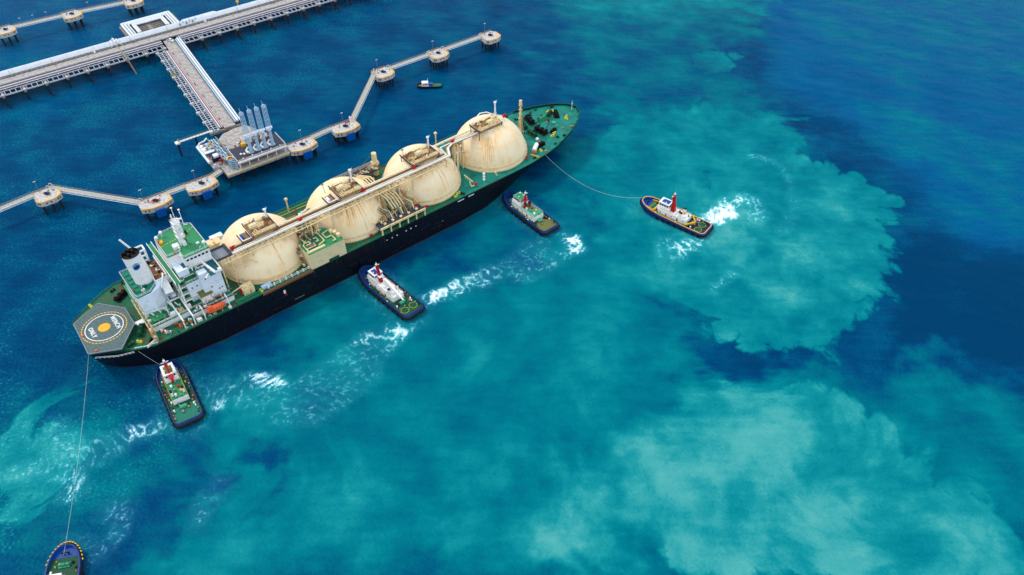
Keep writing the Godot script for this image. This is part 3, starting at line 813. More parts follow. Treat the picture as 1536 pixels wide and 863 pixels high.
	for z in [[-16.6, 3.6], [-15.4, 2.2]]:
		b = MB.new()
		b.path([Vector3(172, TOP + 1.6, -14.2), Vector3(174, TOP + 1.6 , z[0]), Vector3(196, TOP + 1.6, z[0]), Vector3(198, TOP + 1.6, -14.2)], 0.5, 8)
		part("bypass_pipe", b, mats["pipe_white"], o)
	# valve cluster by the expansion loop
	for k in 9:
		b = MB.new(); var c := Vector3(170 + k * 1.5, TOP + 1.8, -10.0 - (k % 3) * 1.4)
		b.box(c, Vector3(0.9, 1.3, 0.8)); b.tube(c, c + Vector3(0, 1.6, 0), 0.18, -1, 6); b.ring(c + Vector3(0, 1.5, 0), 0.25, 0.5, 0.12, 10)
		part("valve", b, mats[["steel_grey", "pipe_white", "arm_blue"][k % 3]], o)
	# the expansion loop on its own platform
	var e := base("expansion_loop", "square platform of nested white pipe loops on the far side of the trestle", "pipe loop", jp(108, -571), JETTY_TURN)
	b = MB.new()
	for z in [-10.2, 10.0]: b.bar(Vector3(-18.2, TOP - 0.6, z), Vector3(18.2, TOP - 0.6, z), 1.6, 0.8)
	for x in [-17.6, 17.6]: b.bar(Vector3(x, TOP - 0.6, -10), Vector3(x, TOP - 0.6, 10), 2.2, 0.8)
	part("platform_frame", b, mats["old_concrete"], e)
	for k in 6: bx("platform_beam", Vector3(0, TOP - 0.6, -6.6 + k * 2.5), Vector3(33, 0.6, 0.9), mats["old_concrete"], e)
	bx("centre_beam", Vector3(-1, TOP - 0.55, 0), Vector3(2.6, 0.72, 19), mats["old_concrete"], e)
	for k in 5:
		var s := [0.0, 1.9, 3.6, 6.2, 7.6][k] as float
		var r := [0.8, 0.75, 0.5, 0.8, 0.55][k] as float
		b = MB.new()
		b.path([Vector3(-16.6 + s, TOP + 1.3, 12.5 - 0.9 * k), Vector3(-16.6 + s, TOP + 1.3, -9.8 + s * 0.82), Vector3(16.4 - s, TOP + 1.3, -9.8 + s * 0.82), Vector3(16.4 - s, TOP + 1.3, 12.5 - 0.9 * k)], r, 10)
		part("loop_pipe", b, mats["pipe_white"], e)
	for x in [-15.5, -5.0, 5.0, 15.5]:
		for z in [-8.5, 0.0]: inst("pile", pile_mesh(), mats["pile"], e, Vector3(x, 1.5, z))
	# a yellow mast on the trestle
	var y := base("beacon_mast", "small yellow beacon mast on the trestle's far rail near the top", "mast", jp(168.4, -560.8, TOP), JETTY_TURN)
	b = MB.new(); b.tube(Vector3.ZERO, Vector3(0, 4.2, 0), 0.3, 0.2, 8); part("pole", b, mats["yellow"], y)
	b = MB.new(); b.box(Vector3(0, 4.4, 0), Vector3(1.6, 1.0, 1.4)); part("beacon_box", b, mats["yellow"], y)
	# the pick-up truck at the junction
	var t := base("pickup_truck", "small white pickup truck parked at the trestle junction", "truck", jp(111.2, -539.6, TOP), JETTY_TURN - 63)
	b = MB.new(); b.box(Vector3(0, 0.75, 0), Vector3(5.2, 0.55, 1.9)); b.taper(Vector3(1.9, 1.0, 0), Vector2(1.3, 1.85), Vector2(1.1, 1.6), 0.25); part("body", b, mats["clean_white"], t)
	b = MB.new(); b.taper(Vector3(0.25, 1.0, 0), Vector2(2.3, 1.8), Vector2(1.6, 1.5), 0.85); part("cab", b, mats["clean_white"], t)
	for s in [-1, 1]:
		b = MB.new(); b.taper(Vector3(0.25, 1.15, s * 0.06), Vector2(2.0, 1.72), Vector2(1.45, 1.5), 0.6); part("side_window", b, mats["glass"], t)
	b = MB.new(); b.taper(Vector3(0.27, 1.15, 0), Vector2(2.22, 1.5), Vector2(1.66, 1.3), 0.6); part("windscreen", b, mats["glass"], t)
	bx("load_bed", Vector3(-1.75, 1.05, 0), Vector3(1.6, 0.1, 1.6), mats["blue"], t)
	for w in [[1.6, 0.85], [1.6, -0.85], [-1.6, 0.85], [-1.6, -0.85]]:
		b = MB.new(); b.tube(Vector3(w[0], 0.4, w[1] - 0.13), Vector3(w[0], 0.4, w[1] + 0.13), 0.4, -1, 12); part("wheel", b, mats["rubber"], t)

# the road and pipes out to the loading platform
func make_approach():
	var l := 122.0
	var o := base("approach_trestle", "road trestle with pipes leading from the pipe trestle to the loading platform", "trestle", jp(116.4, -540.5), JETTY_TURN - 3.2)
	# local z runs towards the platform, x to the right; the right-hand pipes lie near x = 0
	bx("road_deck", Vector3(-6.0, TOP - 0.34, l / 2), Vector3(6.6, 0.66, l + 3), mats["concrete"], o)
	for k in 10: bx("road_joint", Vector3(-6.0, TOP + 0.02, 6 + k * 12.2), Vector3(6.0, 0.03, 0.28), mats["old_concrete"], o)
	for s in [[-2.6, 0.35], [-9.5, 0.35]]: bx("kerb", Vector3(s[0], TOP + 0.15, l / 2 + 3), Vector3(s[1], 0.5, l - 8), mats["old_concrete"], o)
	for x in [[-1.9, 0.42, 0.9], [-0.6, 0.66, 1.2], [0.9, 0.5, 1.1]]:
		var b := MB.new(); b.tube(Vector3(x[0], TOP + x[2], 2), Vector3(x[0], TOP + x[2], l), x[1], -1, 12); part("main_pipe", b, mats["arm_blue" if x[0] < -1 else "pipe_white"], o)
	bx("pipe_floor", Vector3(-0.5, TOP - 0.5, l / 2), Vector3(3.8, 0.4, l), mats["grating"], o)
	for x in [[-10.2, 0.18, "clean_white"], [-10.75, 0.2, "red"], [-11.4, 0.3, "clean_white"], [-12.1, 0.22, "steel_grey"]]:
		var b := MB.new(); b.tube(Vector3(x[0], TOP + 0.2, 14), Vector3(x[0], TOP + 0.2, l), x[1], -1, 7); part("service_pipe", b, mats[x[2]], o)
	bx("cable_deck", Vector3(-11.0, TOP - 0.4, l / 2 + 6), Vector3(2.8, 0.3, l - 12), mats["steel_grey"], o)
	for k in 9:
		var z := 12.5 + k * 12.3
		var y := inst("open_bay", bay_mesh(12.3, 4.6, 3, 5), mats["frame_grey"], o, Vector3(-12.6, TOP - 0.5, z + 12.3), 90)
		y.rotation_degrees.y = 90; y.position = Vector3(-17.2, TOP - 0.5, z + 12.3)
	for k in 10:
		var z := 12.5 + k * 12.3
		bx("cap_beam", Vector3(-8.0, TOP - 1.5, z), Vector3(20.0, 1.3, 1.5), mats["old_concrete"], o)
		bx("beam_end", Vector3(-17.2, TOP - 0.45, z), Vector3(2.2, 0.8, 1.3), mats["frame_grey"], o)
		bx("beam_end", Vector3(-12.9, TOP - 0.25, z), Vector3(1.4, 0.7, 1.0), mats["frame_grey"], o)
		for x in [-15.4, -9.0, -2.5]: inst("pile", pile_mesh(), mats["pile"], o, Vector3(x, 0.6, z))
	bx("landing_stage", Vector3(-16.5, TOP - 0.4, 47.5), Vector3(3.4, 0.5, 5.0), mats["olive"], o)
	var b := MB.new(); b.rail([Vector3(-9.6, TOP + 0.3, 10), Vector3(-9.6, TOP + 0.3, l)], 1.0, 3.0, 0.06); part("handrail", b, mats["clean_white"], o)
	for k in 34:
		var gz := 14.0 + k * 3.1
		b = MB.new(); b.bar(Vector3(-2.4, TOP + 0.35, gz), Vector3(1.6, TOP + 0.35, gz), 0.3, 0.3); part("pipe_saddle", b, mats["steel_grey"], o)
		if k % 5 == 2: bx("road_cabinet", Vector3(-9.0, TOP + 0.6, gz), Vector3(0.7, 1.2, 1.0), mats[["steel_grey", "tan", "red"][k % 3]], o)
	# the finger walkway reaching left
	var f := base("landing_walkway", "thin walkway with a small white landing reaching left from the approach road's end", "walkway", jp(73.0, -419.2), JETTY_TURN)
	bx("walking_deck", Vector3(10.5, TOP, 0), Vector3(20, 0.3, 1.5), mats["clean_white"], f)
	b = MB.new()
	for s in [-0.75, 0.75]: b.rail([Vector3(0.5, TOP + 0.15, s), Vector3(20.5, TOP + 0.15, s)], 1.2, 2.0, 0.06)
	part("handrail", b, mats["olive"], f)
	bx("landing", Vector3(-0.3, TOP - 0.3, 0), Vector3(2.4, 0.9, 2.6), mats["clean_white"], f)
	bx("landing_post", Vector3(0.4, TOP + 0.9, 0), Vector3(0.5, 1.6, 0.5), mats["yellow"], f)
	for x in [-0.3, 10.0]: inst("pile", pile_mesh(), mats["pile"], f, Vector3(x, 2.2, 0))

func make_loading_platform():
	var at := jp(104, -388)
	var o := base("loading_platform", "concrete loading platform with a dark raised deck at the end of the approach road", "platform", at, JETTY_TURN)
	var b := MB.new(); b.prism([-20.2, 15.4, 16.2, 15.2, 17.6, -1.5, 7.0, -26.0, -7.0, -24.5, -13.5, -18.0, -23.6, -18.0, -23.8, 4.5, -20.2, 5.5], TOP - 1.9, TOP)
	var slab := part("platform_slab", b, mats["concrete"], o)
	b = MB.new(); b.lathe(Vector3(0.6, TOP, -16.2), [Vector2(9.6, 0), Vector2(9.6, 0.12), Vector2(0.01, 0.12)], 40); part("turning_pad", b, mats["concrete"], o)
	b = MB.new(); b.bar(Vector3(-20.2, TOP - 0.2, 15.5), Vector3(16.2, TOP - 0.2, 15.3), 0.5, 1.0); part("front_beam", b, mats["plain_cream"], slab)
	# raised dark deck
	var y := 13.0
	bx("raised_deck", Vector3(1.6, y - 0.25, 6.4), Vector3(28.6, 0.5, 14.6), mats["grating"], o)
	for k in 6:
		for z in [0.0, 12.8]: bx("deck_leg", Vector3(-11.6 + k * 5.3, (TOP + y) / 2 - 0.3, z), Vector3(0.5, y - TOP - 0.6, 0.5), mats["clean_white"], o)
	b = MB.new(); b.rail([Vector3(-12.5, y, -0.7), Vector3(-12.5, y, 13.5), Vector3(15.7, y, 13.5), Vector3(15.7, y, -0.7)], 1.2, 1.8, 0.07, 3); part("deck_rail", b, mats["clean_white"], o)
	b = MB.new(); b.bar(Vector3(-12.7, y - 0.3, 13.9), Vector3(15.9, y - 0.3, 13.9), 0.9, 0.9); part("edge_girder", b, mats["clean_white"], o)
	b = MB.new(); b.bar(Vector3(-12.4, y + 0.25, 12.6), Vector3(15.6, y + 0.25, 12.6), 1.0, 0.4); part("edge_walk", b, mats["brown"], o)
	for k in 5: bx("edge_lamp", Vector3(-9.0 + k * 5.4, y + 0.75, 12.6), Vector3(0.55, 0.6, 0.55), mats["clean_white"], o)
	for c in [Vector3(-8.2, y, 7.6), Vector3(-6.6, y, 8.4)]:
		b = MB.new(); b.ball(c + Vector3.UP * 0.5, 0.75, 5, 10, 0.7); part("white_drum", b, mats["clean_white"], o)
	# manifold pipes behind the arms
	for k in 26:
		b = MB.new()
		var c := Vector3(rng.randf_range(-4.5, 15.0), y if k % 2 == 0 else TOP, rng.randf_range(-6.0, 4.5))
		if k % 2 == 1: c.z = rng.randf_range(-7.5, -1.5)
		var h := rng.randf_range(1.0, 4.2)
		b.tube(c, c + Vector3(0, h, 0), 0.3, -1, 7)
		b.tube(c + Vector3(0, h, 0), c + Vector3(rng.randf_range(-2.5, 2.5), h, rng.randf_range(-2, 2)), 0.3, -1, 7)
		b.box(c + Vector3(0, h * 0.6, 0), Vector3(0.9, 0.7, 0.8))
		part("manifold_pipe", b, mats[["arm_blue", "steel_grey", "tan", "brown", "clean_white"][k % 5]], o)
	for c in [[Vector3(-3.8, y + 1.0, 0.5), Vector3(2.4, 2.0, 1.8), "yellow"], [Vector3(3.0, y + 1.0, 2.2), Vector3(1.2, 1.8, 1.2), "brown"], [Vector3(7.2, y + 0.9, 2.0), Vector3(1.2, 1.6, 1.2), "brown"], [Vector3(11.2, y + 0.9, 1.8), Vector3(1.3, 1.6, 1.3), "red"]]:
		bx("equipment_box", c[0], c[1], mats[c[2]], o)
	# left part: pipe rack tower and sheds
	bx("rack_floor", Vector3(-15.3, 11.0, -6.0), Vector3(4.4, 0.4, 24.0), mats["steel_grey"], o)
	b = MB.new()
	for s in [-17.6, -13.1]:
		for k in 6: b.bar(Vector3(s, TOP, -17 + k * 4.4), Vector3(s, 13.0, -17 + k * 4.4), 0.4)
		b.bar(Vector3(s, 13.0, -17.5), Vector3(s, 13.0, 5.5), 0.6, 0.6)
	part("rack_frame", b, mats["steel_grey"], o)
	for x in [-16.6, -15.6, -14.4]:
		b = MB.new(); b.tube(Vector3(x, 11.7, -18), Vector3(x, 11.7, 5.0), 0.4, -1, 8); part("rack_pipe", b, mats["arm_blue"], o)
	for k in 10: bx("rack_valve", Vector3(-16.6 + (k % 3) * 1.1, 12.3, -15.0 + k * 1.9), Vector3(0.7, 0.9, 0.7), mats[["brown", "tan", "clean_white"][k % 3]], o)
	bx("service_deck", Vector3(-20.4, 10.8, -12.5), Vector3(6.0, 0.4, 9.5), mats["pale_blue"], o)
	for k in 8: bx("service_unit", Vector3(-22.4 + (k % 4) * 1.5, 11.4, -15.6 + floorf(k / 4.0) * 4.4), Vector3(1.0, 0.9, 1.9), mats[["clean_white", "tan", "arm_blue", "yellow"][k % 4]], o)
	b = MB.new(); b.tube(Vector3(-24.3, 10.6, -17.5), Vector3(-24.3, 10.6, 1.0), 0.75, -1, 12); b.ball(Vector3(-24.3, 10.6, -17.5), 0.75, 5, 10); part("side_pipe", b, mats["pipe_white"], o)
	b = MB.new(); b.path([Vector3(-24.0, 10.6, -17.5), Vector3(-22.0, 10.8, -20.0), Vector3(-19.0, 10.8, -20.6), Vector3(-17.0, 10.8, -22.6)], 0.5, 8); part("bend_pipe", b, mats["pipe_white"], o)
	bx("dark_shed", Vector3(-19.6, TOP + 1.2, -3.0), Vector3(4.8, 2.4, 6.2), mats["navy"], o)
	bx("shed_roof_box", Vector3(-19.4, TOP + 3.0, -1.6), Vector3(2.8, 1.2, 2.8), mats["pale_blue"], o)
	bx("red_cabinet", Vector3(-18.4, TOP + 0.9, 1.6), Vector3(1.5, 1.8, 1.2), mats["red"], o)
	# gangway tower with a yellow-topped drum
	b = MB.new(); b.lathe(Vector3(-14.8, TOP, 8.6), [Vector2(1.9, 0), Vector2(1.9, 4.6), Vector2(0.01, 4.6)], 20); part("gangway_drum", b, mats["steel_grey"], o)
	b = MB.new(); b.ring(Vector3(-14.8, TOP + 4.6, 8.6), 1.3, 2.1, 0.5, 24, PI * 0.9, PI * 2.1); part("yellow_band", b, mats["yellow"], o)
	b = MB.new()
	for k in 4: b.bar(Vector3(-16.5 + 3.2 * (k % 2), TOP, 10.5 + 3.0 * (k / 2)), Vector3(-16.5 + 3.2 * (k % 2), TOP + 5.2, 10.5 + 3.0 * (k / 2)), 0.35)
	for k in 4: b.bar(Vector3(-16.5, TOP + 1.2 + k * 1.3, 10.5), Vector3(-13.3, TOP + 1.2 + k * 1.3, 13.5), 0.25)
	part("gangway_tower", b, mats["arm_blue"], o)
	for k in 12: bx("pallet_box", Vector3(rng.randf_range(-23, -18.5), TOP + 0.4, rng.randf_range(2.4, 4.2)) if k < 3 else Vector3(rng.randf_range(-13.5, -10.5), TOP + 0.5, rng.randf_range(-14, -2)), Vector3(rng.randf_range(0.6, 1.6), rng.randf_range(0.6, 1.6), rng.randf_range(0.6, 1.4)), mats[["tan", "steel_grey", "arm_blue", "plain_cream"][k % 4]], o)
	for x in [-19.0, -12.0, -5.0, 2.0, 9.0, 14.5]:
		for z in [13.0, 5.0, -3.0]: inst("pile", pile_mesh(), mats["pile"], o, Vector3(x, 0.8, z))
	for x in [-21.0, -14.0, -4.0, 4.0]: inst("pile", pile_mesh(), mats["pile"], o, Vector3(x, 0.8, -15.0))
	for k in 46:
		var c := Vector3(rng.randf_range(-22.5, -12.8), TOP, rng.randf_range(-17.0, 4.0)) if k < 26 else Vector3(rng.randf_range(-11.0, 15.0), TOP, rng.randf_range(-7.5, -1.2))
		var hh := rng.randf_range(0.8, 3.4)
		b = MB.new()
		if k % 3 == 0: b.path([c, c + Vector3(0, hh, 0), c + Vector3(rng.randf_range(-2, 2), hh, rng.randf_range(-2, 2))], 0.2, 6)
		else: b.box(c + Vector3(0, hh / 2, 0), Vector3(rng.randf_range(0.4, 1.3), hh, rng.randf_range(0.4, 1.3)))
		part("plant_unit", b, mats[["steel_grey", "arm_blue", "tan", "navy", "clean_white", "brown", "frame_grey"][k % 7]], o)
	# loading arms
	var names := ["leftmost of the four pale blue loading arms on the dark deck", "second from left of the four pale blue loading arms", "third from left of the four pale blue loading arms", "rightmost of the four pale blue loading arms, nearest the right dolphin"]
	for k in 4:
		var p := [101.4, 105.8, 109.9, 114.1][k] as float
		var r := base("marine_loader", names[k], "loading arm", jp(p, -379.4, y), JETTY_TURN, "loading arms folded upright")
		b = MB.new(); b.tube(Vector3.ZERO, Vector3(0, 9.5, 0), 1.0, 0.75, 14); b.box(Vector3(0, 0.3, 0), Vector3(2.4, 0.6, 2.4)); part("riser", b, mats["arm_blue"], r)
		b = MB.new(); b.lathe(Vector3(0, 9.5, 0), [Vector2(1.1, 0), Vector2(1.3, 0.4), Vector2(1.3, 1.2), Vector2(0.8, 1.7), Vector2(0.01, 1.7)], 14); b.tube(Vector3(-1.7, 11.2, 0.3), Vector3(1.7, 11.2, 0.3), 0.75, -1, 10); part("swivel_joint", b, mats["pale_blue"], r)
		for x in [-1.25, -0.45, 0.4, 1.2]:
			b = MB.new(); b.tube(Vector3(x, 10.8, 0.2), Vector3(x * 0.9, 25.0, 0.2), 0.25, 0.22, 7); part("upright_tube", b, mats["arm_blue"], r)
		b = MB.new()
		for j in 5: b.bar(Vector3(-1.2, 13.5 + j * 2.6, 0.2), Vector3(1.2, 13.5 + j * 2.6, 0.2), 0.14)
		part("brace", b, mats["arm_blue"], r)
		b = MB.new(); b.tube(Vector3(-0.1, 24.6, 0.5), Vector3(-0.1, 24.6, -0.2), 1.15, -1, 14); b.tube(Vector3(-0.2, 24.5, 0), Vector3(-0.5, 28.0, 0), 0.2, 0.1, 6); part("top_sheave", b, mats["arm_blue"], r)
		b = MB.new(); b.box(Vector3(0.2, 9.0, -2.4), Vector3(2.2, 1.6, 2.0)); b.bar(Vector3(0, 11.0, 0), Vector3(0.2, 9.3, -2.4), 0.5); part("counterweight", b, mats["pale_blue"], r)
		b = MB.new(); b.path([Vector3(-1.4, 0.6, 1.2), Vector3(-2.3, 1.3, 0.6), Vector3(-2.4, 1.6, -1.0), Vector3(-1.2, 3.4, -0.6)], 0.5, 8); b.ball(Vector3(-2.2, 1.4, 0.9), 0.8, 5, 9); part("inlet_bend", b, mats["clean_white"], r)


# ---------------------------------------------------------------- the gas carrier: x forward, z to starboard (the side seen), origin at the waterline below the aftmost dome
const HULL_DECK := [-85.0, 11.0, -82.0, 13.4, -76.0, 17.4, -70.0, 21.0, -63.0, 24.0, -50.0, 24.5, 60.0, 24.5, 132.0, 24.4, 146.0, 24.0, 160.0, 22.4, 172.0, 19.8, 183.0, 15.6, 190.0, 12.0, 196.0, 7.2, 198.6, 3.6, 199.6, 0.0]
const HULL_WATER := [-82.0, 3.0, -76.0, 11.0, -66.0, 17.0, -52.0, 22.0, -34.0, 24.5, 50.0, 24.5, 96.0, 24.4, 112.0, 23.2, 124.0, 20.4, 138.0, 15.4, 152.0, 9.6, 166.0, 4.6, 176.0, 1.9, 182.0, 0.8, 184.0, 0.0]

func along(t: Array, x: float) -> float:
	if x <= t[0]: return t[1]
	for i in range(0, t.size() - 2, 2):
		if x <= t[i + 2]:
			var f: float = (x - t[i]) / (t[i + 2] - t[i])
			return lerpf(t[i + 1], t[i + 3], f)
	return 0.0

func deck_y(x: float) -> float:
	var f := clampf((x - 138.0) / 60.0, 0.0, 1.0)
	return DECK + 2.0 * f * f

func hull_point(s: float, f: float) -> Vector3:
	# s: 0 stern .. 1 bow along the row; f: 0 at the keel row .. 1 at the deck
	var x0 := lerpf(-82.0, -85.0, f); var x1 := lerpf(184.0, 199.6, f)
	var x := lerpf(x0, x1, s)
	var xd := lerpf(-85.0, 199.6, s); var xw := lerpf(-82.0, 184.0, s)
	var g := pow(f, 1.15 if s > 0.5 else 0.8)
	return Vector3(x, lerpf(-1.5, deck_y(x), f), lerpf(along(HULL_WATER, xw), along(HULL_DECK, xd), g))

func stations() -> Array:
	var s := []
	for k in 12: s.append(k * 0.02)
	for k in 22: s.append(0.24 + k * 0.02)
	for k in 29: s.append(0.68 + k * 0.0112)
	s.append(1.0)
	return s

func loft(f0: float, f1: float, rows: int, out := 0.0) -> MB:
	var b := MB.new(); var st := stations()
	for side in [-1.0, 1.0]:
		for j in rows:
			for i in st.size() - 1:
				var q := []
				for w in [[i, j], [i, j + 1], [i + 1, j + 1], [i + 1, j]]:
					var p := hull_point(st[w[0]], lerpf(f0, f1, float(w[1]) / rows)); p.z = (p.z + out) * side; q.append(p)
				var nn := Vector3(0, 0, side)
				b.tri(q[0], q[1], q[2], nn, nn, nn); b.tri(q[0], q[2], q[3], nn, nn, nn)
	for j in rows:
		var a := hull_point(0, lerpf(f0, f1, float(j) / rows)); var c := hull_point(0, lerpf(f0, f1, float(j + 1) / rows))
		var nn := Vector3(-1, 0, 0)
		b.tri(Vector3(a.x - out, a.y, -a.z), Vector3(c.x - out, c.y, -c.z), Vector3(c.x - out, c.y, c.z), nn, nn, nn); b.tri(Vector3(a.x - out, a.y, -a.z), Vector3(c.x - out, c.y, c.z), Vector3(a.x - out, a.y, a.z), nn, nn, nn)
	# flat shading for a plated hull
	for i in range(0, b.v.size(), 3):
		var f := (b.v[i + 2] - b.v[i]).cross(b.v[i + 1] - b.v[i]).normalized()
		for k in 3: b.n[i + k] = f
	return b

func deck_edge(x: float, inset := 0.3) -> Vector3:
	return Vector3(x, deck_y(x), maxf(0.0, along(HULL_DECK, x) - inset))

func dome_texture(k: int) -> ImageTexture:
	var W := 768; var H := 256
	var fine := noise(200 + k, 0.05, 4); var streak := noise(210 + k, 0.06, 4); var patch := noise(220 + k, 0.012, 4); var drip := noise(230 + k, 0.11, 2)
	var img := Image.create(W, H, false, Image.FORMAT_RGB8)
	# streaks: azimuth in degrees (0 forward, 90 starboard), half width, strength, start and end height 0..1
	var lines: Array = [
		[[84.0, 0.9, 0.75, 0.0, 0.6], [84.0, 2.2, 0.35, 0.0, 0.6], [118.0, 0.5, 0.2, 0.3, 0.6], [60.0, 0.4, 0.15, 0.1, 0.6]],
		[[100.0, 5.0, 0.9, 0.3, 0.66], [112.0, 4.0, 0.95, 0.2, 0.66], [88.0, 1.0, 0.75, 0.0, 0.6], [82.0, 2.0, 0.5, 0.15, 0.64], [74.0, 3.0, 0.6, 0.4, 0.66], [125.0, 9.0, 0.5, 0.2, 0.66], [106.0, 12.0, 0.4, 0.15, 0.66], [66.0, 0.5, 0.4, 0.2, 0.6]],
		[[76.0, 0.8, 0.8, 0.0, 0.6], [84.0, 0.8, 0.7, 0.0, 0.6], [68.0, 5.0, 0.5, 0.5, 0.68], [110.0, 4.0, 0.65, 0.45, 0.66], [120.0, 8.0, 0.35, 0.3, 0.66], [96.0, 1.5, 0.4, 0.3, 0.66]],
		[[128.0, 12.0, 0.5, 0.0, 0.6], [112.0, 6.0, 0.25, 0.1, 0.72], [142.0, 9.0, 0.4, 0.1, 0.6], [88.0, 5.0, 0.4, 0.62, 0.8], [60.0, 4.0, 0.3, 0.7, 0.85]],
	][k]
	var basec := Color(0.957, 0.85, 0.67); var rust := Color(0.66, 0.35, 0.1); var stain := Color(0.9, 0.7, 0.42); var pale := Color(0.96, 0.882, 0.73)
	for y in H:
		var h := 1.0 - float(y) / H
		for x in W:
			var az := 360.0 * x / W
			var p := patch.get_noise_2d(x, y * 1.2)
			var c := basec.lerp(pale, clampf(p * 1.2 + 0.3, 0, 1))
			var st := streak.get_noise_2d(x * 0.8, y * 0.12) + 0.3 * fine.get_noise_2d(x, y)
			c = c.lerp(stain, clampf(st * 0.4 - 0.06 - p * 0.4, 0.0, 0.3))
			var a := 0.0
			for l in lines:
				var wob: float = l[0] + drip.get_noise_2d(l[0] * 9.0, y * 0.35) * l[1] * 0.5
				var d: float = absf(az - wob) / l[1]
				if d < 2.4 and h < l[4] + 0.05:
					var f: float = exp(-d * d * 1.2) * l[2] * clampf((h - l[3]) / maxf(0.05, (l[4] - l[3]) * 0.7), 0.0, 1.0) * clampf((l[4] + 0.05 - h) / 0.05, 0, 1)
					f *= clampf(0.75 + 1.1 * drip.get_noise_2d(x * 1.8, y * 0.12), 0.15, 1.2)
					a = maxf(a, f)
			# dirt that has run off the pipe bridge's feet
			if az > 40 and az < 150:
				var run := clampf(drip.get_noise_2d(x * 1.3 + 400, y * 0.1) * 1.6 - 0.1, 0, 1) * clampf((h - 0.42 - 0.2 * patch.get_noise_2d(x * 2.0, 7)) / 0.2, 0, 1) * clampf((0.68 - h) / 0.03, 0, 1)
				a = maxf(a, run * [0.08, 0.5, 0.28, 0.12][k])
			var mid := rust.lerp(Color(0.84, 0.58, 0.26), clampf(1.0 - a * 1.2, 0, 1))
			c = c.lerp(mid, clampf(a, 0, 0.9))
			var sp := fine.get_noise_2d(x * 3.0, y * 3.0)
			if sp > 0.58: c = c.lerp(rust, 0.35)
			img.set_pixel(x, y, c)
	return ImageTexture.create_from_image(img)

func dome_mesh() -> ArrayMesh:
	var v := PackedVector3Array(); var n := PackedVector3Array(); var uv := PackedVector2Array(); var ix := PackedInt32Array()
	var A := 120; var E := 36
	for j in E + 1:
		var h := float(j) / E; var e := h * PI / 2
		for i in A + 1:
			var t := TAU * i / A
			# meridian seams stand a little proud
			var r := DOME_R
			var d := Vector3(cos(e) * cos(t), sin(e), cos(e) * sin(t))
			v.append(d * r); n.append(d); uv.append(Vector2(float(i) / A, 1.0 - h))
			if i < A and j < E:
				var q := j * (A + 1) + i
				for w in [q, q + 1, q + A + 2, q, q + A + 2, q + A + 1]: ix.append(w)
	var arr := []; arr.resize(Mesh.ARRAY_MAX)
	arr[Mesh.ARRAY_VERTEX] = v; arr[Mesh.ARRAY_NORMAL] = n; arr[Mesh.ARRAY_TEX_UV] = uv; arr[Mesh.ARRAY_INDEX] = ix
	var me := ArrayMesh.new(); me.add_surface_from_arrays(Mesh.PRIMITIVE_TRIANGLES, arr)
	return me

func on_dome(az: float, el: float, r := DOME_R) -> Vector3:
	return Vector3(cos(el) * cos(az), sin(el), cos(el) * sin(az)) * r

func bollard_mesh() -> ArrayMesh:
	if not tex.has("bollard"):
		var b := MB.new()
		for s in [-0.7, 0.7]: b.lathe(Vector3(s, 0, 0), [Vector2(0.42, 0), Vector2(0.4, 0.8), Vector2(0.52, 0.85), Vector2(0.5, 1.05), Vector2(0.01, 1.1)], 10)
		b.box(Vector3(0, 0.1, 0), Vector3(2.3, 0.2, 1.0))
		tex["bollard"] = b.mesh()
	return tex["bollard"]

func winch(parent: Node, at: Vector3, turn: float, m: String, scale := 1.0, called := "mooring_winch"):
	var b := MB.new(); b.at = Transform3D(Basis(Vector3.UP, deg_to_rad(turn)).scaled(Vector3.ONE * scale), at)
	b.box(Vector3(0, 0.2, 0), Vector3(6.0, 0.4, 3.0))
	for s in [-1.7, 0.6]:
		b.tube(Vector3(s - 0.8, 1.2, 0), Vector3(s + 0.8, 1.2, 0), 0.75, -1, 12)
		for e in [-0.9, 0.9]: b.tube(Vector3(s + e - 0.08, 1.2, 0), Vector3(s + e + 0.08, 1.2, 0), 1.15, -1, 14)
	b.box(Vector3(2.4, 0.9, 0.3), Vector3(1.2, 1.4, 1.6)); b.tube(Vector3(-3.2, 1.2, 0), Vector3(-2.7, 1.2, 0), 0.5, 0.4, 10)
	b.bar(Vector3(-2.8, 0.3, -1.5), Vector3(2.8, 0.3, -1.5), 0.3)
	part(called, b, mats[m], parent)

